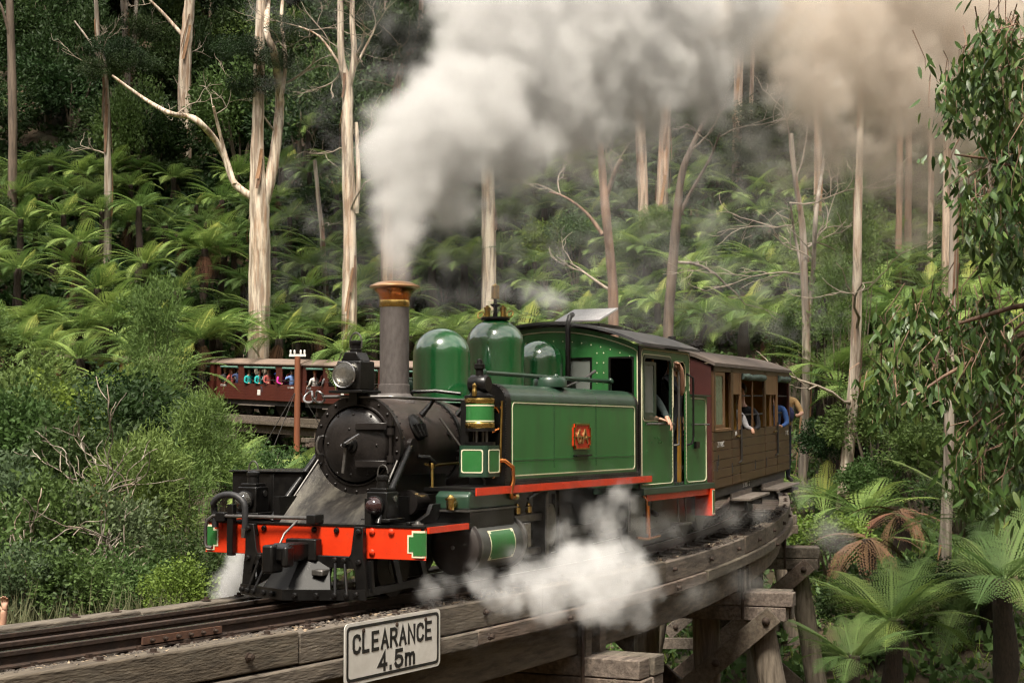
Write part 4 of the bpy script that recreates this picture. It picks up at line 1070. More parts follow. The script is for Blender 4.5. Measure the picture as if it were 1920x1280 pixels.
for sg in (-1, 1):
    ysd = (sg * HW - .006, sg * HW + .006)
    # side sheet with window and doorway
    s_ = MB()
    s_.box(CX0, 4.745, *ysd, CZ0, CZ1); s_.box(4.745, 5.625, *ysd, CZ0, 1.555); s_.box(4.745, 5.625, *ysd, 2.265, CZ1); s_.box(5.625, 5.70, *ysd, CZ0, CZ1)
    s_.box(5.70, 6.10, *ysd, 2.235, CZ1); s_.box(6.10, 6.27, *ysd, CZ0, CZ1)
    part(s_, 'side_sheet', M_grn, cab, smooth=0)
    part(MB().box(6.27, 6.88, *ysd, CZ0, 1.845), 'bunker_side', M_grn, cab)
    part(MB().box(CX0 - .012, CX0 + .035, sg * HW - .009, sg * HW + .009, CZ0, CZ1), 'corner_strip', M_blk, cab)
    yo = (sg * (HW + .0095), sg * (HW + .004))
    def lining(x0, x1, z0, z1, r, nm='side_lining'):
        part(MB().frame(rrect(x0, x1, z0, z1, r, 5), rrect(x0 + .013, x1 - .013, z0 + .011, z1 - .011, r * .85, 5), 'y', *yo), nm, M_lin, cab)
    lining(4.69, 6.255, 2.30, 2.335, .015) if False else None
    lining(4.725, 5.645, 1.535, 2.285, .06, 'window_lining')
    # outer lining as an open line round both panels
    yl = sg * (HW + .008)
    part(MB().tube([(4.69, yl, 1.5), (4.69, yl, 2.28), (4.71, yl, 2.32), (4.75, yl, 2.335), (6.18, yl, 2.335), (6.23, yl, 2.32), (6.245, yl, 2.28), (6.245, yl, 1.9)], 0.0065, 6), 'panel_line', M_lin, cab)
    part(MB().tube([(4.69, yl, 1.5), (4.69, yl, .88), (4.71, yl, .845), (4.75, yl, .835), (5.60, yl, .835), (5.65, yl, .85), (5.665, yl, .88), (5.665, yl, 1.6), (5.665, yl, 2.15)], 0.0065, 6), 'panel_line', M_lin, cab)
    part(MB().tube([(5.69, yl, 1.7), (5.69, yl, 2.15), (5.72, yl, 2.21), (5.78, yl, 2.235), (6.02, yl, 2.235), (6.08, yl, 2.21), (6.11, yl, 2.15), (6.11, yl, 1.95)], 0.0065, 6), 'panel_line', M_lin, cab)
    part(MB().tube([(6.13, yl, 1.9), (6.13, yl, .87), (6.16, yl, .835), (6.22, yl, .825), (6.76, yl, .825), (6.82, yl, .84), (6.84, yl, .88), (6.84, yl, 1.75), (6.81, yl, 1.80), (6.76, yl, 1.815), (6.30, yl, 1.815)], 0.0065, 6), 'panel_line', M_lin, cab)
    # window: fixed pane, sliding frame, sill
    wf = part(MB().frame(rrect(4.745, 5.625, 1.555, 2.265, .05, 4), rrect(4.775, 5.595, 1.585, 2.235, .04, 4), 'y', sg * HW - .018, sg * HW + .0075), 'window_frame', M_dkg, cab)
    part(MB().frame(rrect(4.78, 5.22, 1.585, 2.20, .01, 4), rrect(4.82, 5.15, 1.635, 2.165, .01, 4), 'y', sg * (HW - .04), sg * (HW - .02)), 'sash', M_dkg, wf)
    part(MB().box(4.82, 5.15, sg * (HW - .03) - .002, sg * (HW - .03) + .002, 1.635, 2.165), 'pane', M_glass, wf)
    part(MB().box(4.775, 4.80, sg * (HW - .025) - .01, sg * (HW - .025) + .01, 1.66, 2.15), 'sash_strip', M_och, wf)
    part(MB().tube([(4.76, sg * (HW + .05), 1.505), (5.60, sg * (HW + .05), 1.505)], 0.014, 8), 'sill_rail', M_dst, cab)
    part(MB().box(5.53, 5.60, sg * (HW - .20) - .01, sg * (HW - .20) + .01, 1.56, 2.25).box(6.00, 6.09, sg * (HW - .05) - .01, sg * (HW - .05) + .01, .82, 2.2), 'door_post', M_och, cab)
    # hand rails at the doorway
    part(MB().tube([(5.70, sg * (HW + .01), 1.26), (5.735, sg * (HW + .06), 1.27), (5.74, sg * (HW + .06), 1.35), (5.74, sg * (HW + .06), 2.12), (5.70, sg * (HW + .01), 2.14)], 0.014, 8), 'handrail', M_dst, cab)
    part(MB().tube([(6.14, sg * (HW + .01), 1.26), (6.19, sg * (HW + .06), 1.28), (6.21, sg * (HW + .07), 1.36), (6.21, sg * (HW + .07), 2.05), (6.15, sg * (HW + .01), 2.10)], 0.013, 8), 'handrail', M_blk, cab)
    part(MB().tube([(6.27, sg * (HW + .03), 1.505), (6.90, sg * (HW + .03), 1.505)], 0.010, 8), 'bunker_rail', M_dst, cab)
    part(MB().box(6.28, 6.98, min(sg * .6, sg * (HW + .03)), max(sg * .6, sg * (HW + .03)), 1.846, 1.862), 'bunker_lip', M_dkg, cab)
    part(MB().box(6.40, 6.52, sg * (HW + .02) - .02, sg * (HW + .02) + .02, 1.22, 1.30), 'lamp_bracket', M_blk, cab)
    rv = MB()
    for i in range(30):
        for xx in (4.71, 5.66, 6.125): rv.ball((xx, sg * (HW + .006), .86 + i * .045), .007, 5)
    for i in range(24):
        rv.ball((4.72 + i * .09, sg * (HW + .006), .815), .007, 5)
    for xx, zz in ((5.1, 1.35), (5.2, 1.35), (5.25, 1.33), (5.0, 1.30), (5.2, 1.30), (5.3, 1.30), (4.85, 1.30), (4.85, 1.2)): rv.ball((xx, sg * (HW + .006), zz), .01, 5)
    part(rv, 'sheet_rivet', M_grn, cab, kind='stuff')
    # step band and red valance
    part(MB().box(4.66, 7.05, min(sg * .5, sg * (HW + .045)), max(sg * .5, sg * (HW + .045)), .725, .798), 'cab_step', M_dkg, cab, bev=0.006)
    part(MB().box(4.80, 6.98, sg * (HW + .02) - .006, sg * (HW + .02) + .006, .655, .724), 'valance', M_red, cab)
part(MB().box(6.86, 6.88, -HW + .01, HW - .01, CZ0, 1.845), 'bunker_rear', M_grn, cab)
part(MB().box(6.26, 6.275, -HW + .02, HW - .02, 1.2, CZ1), 'rear_sheet', M_int, cab)
part(MB().box(4.66, 6.26, -HW + .02, HW - .02, .80, .83), 'cab_floor', M_int, cab)
part(MB().box(4.66, 4.95, -.6, .6, .83, 2.05), 'backhead', M_int, cab, bev=0.03)
rb = part(MB().box(6.88, 6.99, -1.125, 1.125, .40, .725), 'rear_beam', M_red)
for sg in (-1, 1): part(MB().box(4.75, 6.875, sg * .90 - .01, sg * .90 + .01, .33, .726), 'dark_backing', M_blk)  # black plates added behind the valance to keep the underside dark
part(MB().box(6.90, 6.97, -1.129, -1.125, .43, .70).box(6.90, 6.97, 1.125, 1.129, .43, .70), 'end_panel', M_grn, rb)
part(MB().box(6.885, 6.90, -1.131, -1.125, .42, .71).box(6.885, 6.985, -1.131, -1.125, .415, .428).box(6.885, 6.985, -1.131, -1.125, .702, .714), 'end_panel_edge', M_lin, rb)
# roof
rf = MB(); n = 20; vs = []
for i in range(n + 1):
    y = -HW - .07 + (2 * HW + .14) * i / n
    z = CZ1 + .005 + .255 * (1 - (y / (HW + .07)) ** 2)
    vs += [(CX0 - .10, y, z), (CX1 + .18, y, z), (CX0 - .10, y, z + .03), (CX1 + .18, y, z + .03)]
fs = []
for i in range(n):
    a, b = i * 4, (i + 1) * 4
    fs += [(a, a + 1, b + 1, b), (a + 2, b + 2, b + 3, a + 3), (a, b, b + 2, a + 2), (a + 1, a + 3, b + 3, b + 1)]
fs += [(0, 2, 3, 1), (n * 4, n * 4 + 1, n * 4 + 3, n * 4 + 2)]
rf.add(vs, fs)
roof = part(rf, 'cab_roof', M_roof, cab, smooth=50)
# raised roof ventilator: kerb with tilted pale lid
part(MB().box(5.05, 5.75, -.42, .30, 2.56, 2.655), 'vent_kerb', M_blk, roof)
ML = Matrix.Translation((5.66, -.10, 2.85)) @ Matrix.Rotation(R(-17), 4, 'Y')
part(MB().box(-.60, 0.0, -.30, .26, 0, .02, ML), 'vent_lid', mat('pale roof vent', (0.50, 0.49, 0.49), (0.40, 0.39, 0.39), rough=0.4, scale=6, dirt=(0.25, 0.24, 0.23), damt=0.3), roof)
# stack pipe in front of the cab
part(MB().tube([(4.50, -.26, 1.75), (4.50, -.27, 2.2), (4.50, -.27, 2.62), (4.53, -.28, 2.70), (4.60, -.28, 2.725)], 0.030, 12), 'turret_pipe', M_blk)
part(MB().lathe([(0.10, -.06), (0.11, 0), (0.10, .06)], (4.44, -.27, 1.93), 'x', 18).lathe([(0.035, -.10), (0.035, .10)], (4.44, -.27, 1.93), 'z', 10), 'turret_valve', M_blk)
# injector pipes below the cab
part(MB().tube([(4.75, -1.06, .72), (4.80, -1.08, .66), (4.80, -1.08, .30)], 0.014, 8).tube([(4.93, -1.05, .60), (4.93, -1.06, .26)], 0.016, 8).tube([(4.55, -1.06, .27), (4.8, -1.08, .24), (5.25, -1.06, .25)], 0.016, 8), 'injector_pipe', M_cop)
part(MB().tube([(6.0, -1.0, .72), (6.0, -1.02, .36), (6.25, -1.02, .36), (6.25, -1.0, .72)], 0.012, 8), 'step_hanger', M_dst)
part(MB().box(5.98, 6.30, -1.08, -.92, .33, .35), 'cab_step_plate', M_dst)

for o in list(L_.children):      # the beam and all that is fixed to it stands a little ahead of the footplate
    if o.name.split('.')[0] in ('buffer_beam', 'pilot_frame', 'coupler', 'uncoupling_rod', 'rod_bracket', 'brake_hose', 'lamp_iron', 'hose_end', 'cap_nut'): o.location.x -= 0.10
# ------------------------------------------------------------------ people
SKIN = mat('skin', (0.52, 0.30, 0.21), (0.44, 0.24, 0.16), rough=0.55, scale=8)
HAIRS = [mat('dark hair', (0.035, 0.022, 0.015), rough=0.6), mat('fair hair', (0.42, 0.30, 0.15), rough=0.6), mat('ginger hair', (0.40, 0.12, 0.03), rough=0.6), mat('grey hair', (0.35, 0.34, 0.33), rough=0.6)]
def cloth(name, c): return mat('cloth ' + name, c, tuple(x * .7 for x in c), rough=0.85, scale=9, bump=0.3, bscale=14)
TROUS = cloth('dark trousers', (0.03, 0.035, 0.05))
def skinned(name, joints, bones, root):
    """joints: name -> (xyz, radius); bones: pairs. One continuous body grown over the skeleton."""
    names = list(joints)
    idx = {n: i for i, n in enumerate(names)}
    me = bpy.data.meshes.new(name)
    me.from_pydata([joints[n][0] for n in names], [(idx[a], idx[b]) for a, b in bones], [])
    o = bpy.data.objects.new(name, me)
    sk = o.modifiers.new('skin', 'SKIN'); sk.use_smooth_shade = True
    for n in names:
        v = me.skin_vertices[0].data[idx[n]]; r = joints[n][1]
        v.radius = (r, r) if not isinstance(r, tuple) else r
        v.use_root = (n == root)
    sb = o.modifiers.new('sub', 'SUBSURF'); sb.levels = 1; sb.render_levels = 1
    out = to_mesh(o)
    bpy.data.objects.remove(o); bpy.data.meshes.remove(me)
    out.name = name
    return out
def make_person(label, shirt, hair=0, pose='sit', sleeves=True, hat=None, arms=None, group=None, fingers=False, trousers=None, seat=0.46, lean=0.0, turn=0.0, bag=None):
    """Figure in its own frame: x to its front, y to its left, z up from the floor."""
    J = {}
    if pose == 'sit':
        hz = seat + 0.09
        J['pelvis'] = ((0, 0, hz), (0.15, 0.12)); J['belly'] = ((0.01 + lean * .25, 0, hz + .18), (0.135, 0.115)); J['chest'] = ((lean * .6, 0, hz + .38), (0.165, 0.12)); J['neck0'] = ((lean * .9, 0, hz + .53), (0.085, 0.075))
        legs = {}
        for s_, k in ((1, 'l'), (-1, 'r')):
            J['hip' + k] = ((0.05, s_ * .09, hz - .02), .085); J['knee' + k] = ((0.44, s_ * .11, hz - .01), .062); J['ankle' + k] = ((0.44, s_ * .10, .09), .042); J['toe' + k] = ((0.58, s_ * .11, .04), .035)
        base = hz
    else:
        base = 0.95
        J['pelvis'] = ((0, 0, base), (0.145, 0.115)); J['belly'] = ((0.01 + lean * .2, 0, base + .16), (0.135, 0.11)); J['chest'] = ((lean * .6, 0, base + .38), (0.17, 0.12)); J['neck0'] = ((lean * .9, 0, base + .52), (0.085, 0.075))
        for s_, k in ((1, 'l'), (-1, 'r')):
            J['hip' + k] = ((0, s_ * .09, base - .07), .088); J['knee' + k] = ((0.02, s_ * .10, .50), .060); J['ankle' + k] = ((0, s_ * .10, .09), .042); J['toe' + k] = ((0.14, s_ * .12, .04), .036)
    n0 = Vector(J['neck0'][0])
    J['neck1'] = (tuple(n0 + Vector((lean * .12 + .01, 0, .07))), .052)
    hx = n0 + Vector((lean * .2 + .02, 0, .13))
    J['jaw'] = (tuple(hx), (.062, .066)); J['face'] = (tuple(hx + Vector((.005, 0, .07))), (.078, .088)); J['crown'] = (tuple(hx + Vector((-.012, 0, .145))), (.066, .072))
    J['nose'] = (tuple(hx + Vector((.098, 0, .045))), .012)
    B = [('pelvis', 'belly'), ('belly', 'chest'), ('chest', 'neck0'), ('neck0', 'neck1'), ('neck1', 'jaw'), ('jaw', 'face'), ('face', 'crown'), ('face', 'nose')]
    for k in 'lr': B += [('pelvis', 'hip' + k), ('hip' + k, 'knee' + k), ('knee' + k, 'ankle' + k), ('ankle' + k, 'toe' + k)]
    ch = Vector(J['chest'][0])
    A = {'l': [(.02, .21, .07), (.06, .27, -.17), (.24, .20, -.23), (.32, .18, -.22)], 'r': [(.02, -.21, .07), (.06, -.27, -.17), (.24, -.20, -.23), (.32, -.18, -.22)]}
    A.update(arms or {})
    for k in 'lr':
        sh, el, wr, ha = [tuple(ch + Vector(p)) for p in A[k]]
        J['sh' + k] = (sh, .062); J['el' + k] = (el, .043); J['wr' + k] = (wr, .029); J['ha' + k] = (ha, (.040, .022))
        B += [('chest', 'sh' + k), ('sh' + k, 'el' + k), ('el' + k, 'wr' + k), ('wr' + k, 'ha' + k)]
        if fingers:
            w = Vector(wr); h = Vector(ha); d = (h - w).normalized()
            sdv = d.cross(Vector((0, 0, 1)) if abs(d.z) < .9 else Vector((1, 0, 0))).normalized(); nn = sdv.cross(d)
            for q in range(4):
                f0 = h + sdv * (.026 - .0175 * q) + d * .02; ln = (.030, .036, .034, .026)[q]
                f1 = f0 + d * ln - nn * .012; f2 = f1 + d * ln * .55 - nn * .028
                J['f%d%s' % (q, k)] = (tuple(f0), .009); J['g%d%s' % (q, k)] = (tuple(f1), .0085); J['h%d%s' % (q, k)] = (tuple(f2), .0075)
                B += [('ha' + k, 'f%d%s' % (q, k)), ('f%d%s' % (q, k), 'g%d%s' % (q, k)), ('g%d%s' % (q, k), 'h%d%s' % (q, k))]
            t0 = w.lerp(h, .55) + sdv * .036; t1 = t0 + sdv * .022 + d * .03; t2 = t1 + d * .026 - nn * .01
            J['t0' + k] = (tuple(t0), .011); J['t1' + k] = (tuple(t1), .010); J['t2' + k] = (tuple(t2), .0085)
            B += [('wr' + k, 't0' + k), ('t0' + k, 't1' + k), ('t1' + k, 't2' + k)]
    me = skinned('body', J, B, 'pelvis')
    for m in (shirt, SKIN, trousers or TROUS, mat('shoe leather', (0.03, 0.02, 0.015), rough=0.5)): me.materials.append(m)
    segs = []
    for a, b in B:
        if a[0] in 'fgt' and a not in ('face',) and len(a) <= 3 or b[:2] == 'ha' or (a in ('jaw', 'face', 'neck1', 'neck0')): mi = 1
        elif a[:2] == 'ha' or (a[:2] == 'wr'): mi = 1
        elif b[:2] == 'wr': mi = 0 if sleeves else 1
        elif b[:4] == 'knee' or b[:5] == 'ankle' or b[:3] == 'hip': mi = 2
        elif b[:3] == 'toe': mi = 3
        else: mi = 0
        segs.append((np.array(J[a][0]), np.array(J[b][0]), mi))
    P0 = np.array([s_[0] for s_ in segs]); P1 = np.array([s_[1] for s_ in segs]); MI = np.array([s_[2] for s_ in segs]); D = P1 - P0; DD = (D * D).sum(1)
    for p in me.polygons:
        c = np.array(p.center); t = np.clip(((c - P0) * D).sum(1) / DD, 0, 1)
        d = ((P0 + D * t[:, None] - c) ** 2).sum(1)
        p.material_index = int(MI[d.argmin()]); p.use_smooth = True
    root = thing('person', label, 'person', group)
    link('body', me, root)
    hc = hx + Vector((-.012, 0, .10))
    hm = MB().ball(hc + Vector((-.012, 0, .012)), .102, 14, (1.02, .86, .98))
    keep = [f for f in hm.f if (lambda c: not (c.x - hc.x > .045 and c.z - hc.z < .045) and c.z - hc.z > -.075)(sum((Vector(hm.v[i]) for i in f), Vector()) / len(f))]
    hm.f = keep; hm.m = [0] * len(keep)
    hm.build('hair', HAIRS[hair], root, fix=False)
    for sy in (-1, 1):
        MB().ball(hx + Vector((.078, sy * .030, .075)), .011, 6).build('eye', mat('eye dark', (0.03, 0.02, 0.015), rough=0.2), root, fix=False)
    MB().ball(hx + Vector((.078, 0, .005)), .02, 8, (.5, 1.1, .35)).build('mouth', mat('lips', (0.40, 0.14, 0.11), rough=0.5), root, fix=False)
    if hat:
        MB().lathe([(.135, 0), (.138, .008), (.10, .012), (.098, .06), (.085, .085), (0, .095)], hc + Vector((.01, 0, .03)), 'z', 16).build('hat', hat, root)
    if bag:
        MB().ball(ch + Vector((.12, .02, -.18)), .12, 10, (.6, 1, 1.2)).build('bag', bag, root, fix=False)
    return root
def put(o, loc, face):
    o.location = loc; o.rotation_euler = (0, 0, face); return o

# crew
blk_cl = cloth('black overalls', (0.018, 0.018, 0.022))
drv = make_person('driver in dark jacket leaning an arm on the cab window sill', cloth('dark green jacket', (0.025, 0.04, 0.038)), 0, 'stand', True, cloth('black cap', (0.012, 0.012, 0.014)), fingers=True,
                  arms={'r': [(.04, -.20, .05), (.14, -.26, -.16), (.20, -.02, -.185), (.26, .06, -.21)], 'l': [(.02, .20, .05), (.14, .24, -.15), (.27, .10, -.17), (.315, .12, -.25)]})
# the driver looks out sideways: his front faces -y (the near side)
put(drv, (5.30, -0.84, 0.43), -PI / 2 - .35)
fire = make_person('crew member in the cab doorway gripping the handrail with bare forearm', blk_cl, 0, 'stand', False, None, fingers=True,
                   arms={'r': [(.03, -.19, .06), (.20, -.10, -.10), (.275, -.24, .16), (.265, -.285, .225)], 'l': [(.0, .21, .06), (-.05, .28, -.20), (.05, .26, -.42), (.06, .26, -.50)]})
put(fire, (6.03, -0.92, 0.62), -PI / 2 - .15)

# ------------------------------------------------------------------ carriages
M_mar = mat('maroon paint', (0.075, 0.018, 0.014), (0.05, 0.012, 0.010), rough=0.5, scale=3, dirt=(0.03, 0.012, 0.01), damt=0.5)
M_brn = mat('brown coach paint', (0.092, 0.046, 0.017), (0.066, 0.032, 0.012), rough=0.5, scale=3, rand=0.12, dirt=(0.065, 0.038, 0.022), damt=0.4)
M_tan = mat('tan door wood', (0.24, 0.130, 0.058), (0.155, 0.078, 0.034), rough=0.5, scale=4, stretch=(3, 3, .6))
M_crf = mat('carriage roof', (0.145, 0.112, 0.092), (0.095, 0.075, 0.063), rough=0.8, scale=3, dirt=(0.10, 0.085, 0.08), damt=0.4)
M_can = mat('green canvas', (0.085, 0.125, 0.105), (0.045, 0.07, 0.06), rough=0.9, scale=10, bump=0.4)
M_wht = mat('white lettering', (0.75, 0.73, 0.70), rough=0.5)
M_cint = mat('carriage interior', (0.10, 0.06, 0.028), (0.06, 0.035, 0.018), rough=0.8, scale=5)
M_udr = mat('underframe grime', (0.035, 0.030, 0.027), (0.018, 0.016, 0.015), rough=0.8, scale=6)
M_step = mat('footboard', (0.19, 0.16, 0.135), (0.11, 0.09, 0.075), rough=0.85, scale=4, stretch=(1, 5, 5))
HWc = 0.95
def roof_mesh(Lc, over, z0, rise, hw):
    rf = MB(); n = 16; vs = []
    for i in range(n + 1):
        y = -hw + 2 * hw * i / n; z = z0 + rise * (1 - abs(y / hw) ** 2.2)
        vs += [(-over, y, z), (Lc + over, y, z), (-over, y, z + .045), (Lc + over, y, z + .045)]
    fs = []
    for i in range(n):
        a, b = i * 4, (i + 1) * 4
        fs += [(a, a + 1, b + 1, b), (a + 2, b + 2, b + 3, a + 3), (a, b, b + 2, a + 2), (a + 1, a + 3, b + 3, b + 1)]
    fs += [(0, 2, 3, 1), (n * 4, n * 4 + 1, n * 4 + 3, n * 4 + 2)]
    return rf.add(vs, fs)
def bogie(mbx, x, W_parent):
    b = thing_part('bogie', W_parent)
    MB().box(x - .75, x + .75, -.52, -.46, .22, .42).build('side_frame', M_udr, b); MB().box(x - .75, x + .75, .46, .52, .22, .42).build('side_frame', M_udr, b)
    for dx in (-.5, .5):
        for sg in (-1, 1):
            MB().lathe([(.30, -.03), (.325, -.03), (.325, -.005), (.30, 0), (.30, .05), (.05, .06), (.05, -.04), (.30, -.03)], (x + dx, sg * .40, .30), 'y', 20).build('wheel', M_wst, b)
    MB().box(x - .12, x + .12, -.45, .45, .3, .5).build('bolster', M_udr, b)

# --- the brown carriage behind the engine
pA = along(4.3, 0); pB = along(10.6, -0.20); LC = (pB - pA).length
K = thing('railway_carriage', 'brown planked carriage with maroon end coupled behind the green engine', 'railway carriage')
K.location = pA; K.rotation_euler = (0, -math.asin((pB.z + .02 - pA.z) / LC), math.atan2(pB.y - pA.y, pB.x - pA.x))
Z0, ZS, ZE = 0.66, 1.39, 2.24
def fx(t): return t * LC
for sg in (-1, 1):
    cols = [(0.0, .20), (.203, .30), (.303, .625), (.628, .80), (.803, 1.0)]
    for a, b in cols:
        nb = 6; h = (ZS - Z0) / nb
        bm_ = MB().box(fx(a) + .004, fx(b) - .004, sg * HWc - .015, sg * HWc + .015, 0, h - .006).mesh('board', M_brn, 0)
        for i in range(nb):
            o = link('board', bm_, K, bev=0.003); o.location = (0, random.uniform(-.0015, .0015), Z0 + i * h)
    MB().box(0, LC, sg * (HWc - .024) - .005, sg * (HWc - .024) + .005, Z0, ZS).build('side_lining', M_cint, K)
    # upper posts and panels
    for a, b, m_ in ((0.0, .012, M_brn), (.185, .212, M_brn), (.292, .308, M_tan), (.612, .632, M_brn), (.79, .808, M_tan), (.985, 1.0, M_mar)):
        MB().box(fx(a), fx(b), sg * HWc - .03, sg * HWc + .008, ZS, ZE).build('post', m_, K, bev=0.004)
    MB().box(0, LC, sg * HWc - .03, sg * HWc + .010, ZE - .065, ZE + .01).build('cant_rail', M_brn, K)
    MB().box(fx(.012), fx(.20), sg * HWc - .03, sg * HWc + .025, ZS - .002, ZS + .04).build('window_sill', M_tan, K, bev=0.005)
    wf = MB().frame(rrect(fx(.015), fx(.125), ZS + .04, ZE - .07, .01, 2), rrect(fx(.026), fx(.108), ZS + .09, ZE - .12, .01, 2), 'y', sg * HWc - .02, sg * HWc + .006).build('window', M_tan, K)
    MB().box(fx(.026), fx(.108), sg * HWc - .010, sg * HWc - .006, ZS + .09, ZE - .12).build('pane', mat('obscured glass', (0.22, 0.25, 0.19), (0.15, 0.18, 0.13), rough=0.15, scale=9, stretch=(2, 2, .5)), wf)
    for a, b in ((.212, .292), (.632, .79)):      # doors: solid top panel, narrow lights below
        MB().box(fx(a), fx(b), sg * HWc - .025, sg * HWc + .004, ZE - .36, ZE - .065).build('door_panel', M_tan, K, bev=0.003)
        n_ = 1 if a < .5 else 2
        for q in range(n_ + 1):
            xx = fx(a + (b - a) * q / n_); MB().box(xx - .025, xx + .025, sg * HWc - .024, sg * HWc + .003, ZS, ZE - .36).build('door_stile', M_tan, K)
    MB().box(fx(.455), fx(.462), sg * HWc - .02, sg * HWc, ZS, ZE - .07).build('mullion', M_tan, K)
    for a, b in ((.308, .612), (.808, .985)):
        for zz, rr_ in ((ZS + .20, .014), (ZS + .47, .010)):
            MB().tube([(fx(a), sg * (HWc - .01), zz), (fx(b), sg * (HWc - .01), zz)], rr_, 8).build('guard_bar', M_udr, K)
        nseg = 9
        MB().tube([(fx(a) + .02 + (fx(b) - fx(a) - .04) * i / nseg, sg * (HWc + .03), ZE - .11 + random.uniform(-.008, .008)) for i in range(nseg + 1)], [.045 + random.uniform(-.008, .012) for i in range(nseg + 1)], 10).build('rolled_blind', M_can, K)
    for xx in (fx(.298), fx(.797)):
        MB().tube([(xx, sg * (HWc + .035), ZS - .43), (xx, sg * (HWc + .035), ZS + .06)], .014, 8).build('grab_rail', M_udr, K)
        MB().tube([(xx, sg * (HWc + .035), ZS - .43), (xx - .15, sg * (HWc + .02), ZS - .46)], .010, 6).build('grab_rail_foot', M_udr, K)
        MB().tube([(xx - .32, sg * (HWc + .03), ZS - .09), (xx - .05, sg * (HWc + .03), ZS - .08)], .012, 8).build('door_handle', M_bra, K)
    for xx, zz in ((.20, .22), (.485, .2), (.64, .2), (.035, .28), (.05, .36)):
        MB().box(fx(xx) - .02, fx(xx) + .02, sg * (HWc + .016) - .006, sg * (HWc + .016) + .006, Z0 + zz - .07, Z0 + zz + .07).build('hinge', M_udr, K)
    MB().box(.05, LC - .05, sg * .80 - .04, sg * .80 + .04, .46, Z0 - .002).build('sole_bar', M_udr, K)
    MB().box(.1, LC - .1, sg * (HWc - .06) - .012, sg * (HWc - .06) + .012, .52, Z0 - .003).build('sole_plate', mat('grey grime plate', (0.085, 0.078, 0.072), (0.05, 0.046, 0.043), rough=0.8, scale=3), K)
    for a, b in ((.21, .46), (.60, .92)):
        st = MB().box(fx(a), fx(b), sg * 1.06 - .14, sg * 1.06 + .14, .43, .465).build('footboard', M_step, K, bev=0.006)
        MB().box(fx(a), fx(b), sg * .93 - .012, sg * .93 + .012, .466, .53).build('footboard_riser', M_step, st)
        for xx in (fx(a) + .08, fx(b) - .08): MB().box(xx - .02, xx + .02, sg * 1.0 - .10, sg * 1.0 + .10, .30, .43).build('footboard_bracket', M_udr, st)
    ROT = Matrix.Rotation(PI / 2, 4, 'X') if sg < 0 else Matrix.Rotation(PI, 4, 'Z') @ Matrix.Rotation(PI / 2, 4, 'X')
    for txt, size, xx, zz, ms in (('21 NBC', .105, .075, ZS - .17, 1.3), ('21 NBC', .105, .955, ZS - .13, 1.0), ('2ND', .075, .245, ZS - .05, 1.0)):
        text_mesh('lettering', txt, size, M_wht, K, Matrix.Translation((fx(xx), sg * (HWc + .0215), zz)) @ ROT, .001, 'CENTER', ms)
    text_mesh('lettering', '21 NBC  2', .10, M_wht, K, Matrix.Translation((fx(.42), sg * (HWc - .045), .59)) @ ROT, .001, 'CENTER', 1.3)
def end_wall(x0, x1):
    pts = [(-HWc, Z0)] + [(HWc, Z0)] + [(y, ZE + .21 * (1 - abs(y / (HWc)) ** 2.2)) for y in np.linspace(HWc, -HWc, 13)]
    return MB().prism(pts, 'x', x0, x1)
end_wall(-.03, -.002).build('end_wall', M_mar, K); end_wall(LC + .002, LC + .03).build('end_wall', M_mar, K)
MB().box(0, LC, -HWc + .03, HWc - .03, Z0 - .03, Z0).build('floor_board', M_cint, K)
MB().box(fx(.30), fx(.305), -HWc + .04, HWc - .04, Z0, ZE).build('partition', M_och, K); MB().box(fx(.80), fx(.805), -HWc + .04, HWc - .04, Z0, ZE).build('partition', M_och, K)
for t in (.40, .55, .68, .90): MB().box(fx(t) - .18, fx(t) + .18, -.85, .85, Z0 + .40, Z0 + .46).build('bench', M_cint, K)
Kr = roof_mesh(LC, .06, ZE, .235, HWc + .06).build('roof', M_crf, K, smooth=50)
for t in (.22, .48):
    MB().lathe([(.12, 0), (.12, .04), (.07, .05), (.07, .10), (.10, .11), (.10, .14), (.055, .15), (.055, .19), (0, .20)], (fx(t), -.12, ZE + .255), 'z', 14).build('roof_vent', M_udr, Kr)
bogie(None, 1.2, K); bogie(None, LC - 1.2, K)
MB().box(LC, LC + .62, -.80, .80, .60, .66).build('end_platform', M_udr, K)
for sg in (-1, 1):
    MB().box(LC + .10, LC + .55, sg * .92 - .10, sg * .92 + .10, .30, .34).build('platform_step', M_udr, K)
    MB().tube([(LC + .56, sg * .78, .66), (LC + .56, sg * .78, 1.6)], .016, 8).build('platform_rail', M_wht, K)
MK = Matrix.Translation(K.location) @ K.rotation_euler.to_matrix().to_4x4()
aK = K.rotation_euler.z
def inK(t, y, z): return MK @ Vector((fx(t), y, z))
put(make_person('passenger with ginger hair in a blue top at the rear window of the brown carriage', cloth('blue top', (0.05, 0.13, 0.38)), 2, 'sit', True, lean=.15), inK(.925, -.76, Z0 + .0), aK - PI)
put(make_person('seated passenger in black beside the middle opening of the brown carriage', blk_cl, 0, 'sit', True), inK(.54, -.70, Z0 - .02), aK + PI)
put(make_person('passenger in grey sleeve leaning out by the front door of the brown carriage', cloth('grey jumper', (0.30, 0.29, 0.30)), 3, 'sit', True, lean=.1,
                arms={'l': [(.03, .20, .05), (.10, .28, -.13), (.15, .37, -.15), (.155, .39, -.23)]}), inK(.37, -.72, Z0 - .05), aK - PI)
put(make_person('person in tan shirt and black hat leaning out from the rear platform behind the carriage', cloth('tan patterned shirt', (0.42, 0.27, 0.12)), 0, 'stand', False, cloth('black hat', (0.012, 0.012, 0.014)), lean=.1, bag=cloth('navy pack', (0.05, 0.06, 0.16)),
                arms={'l': [(.02, .21, .06), (.16, .26, -.16), (.33, .10, -.20), (.38, .03, -.20)]}), MK @ Vector((LC + .42, -.78, .40)), aK - PI * .8)

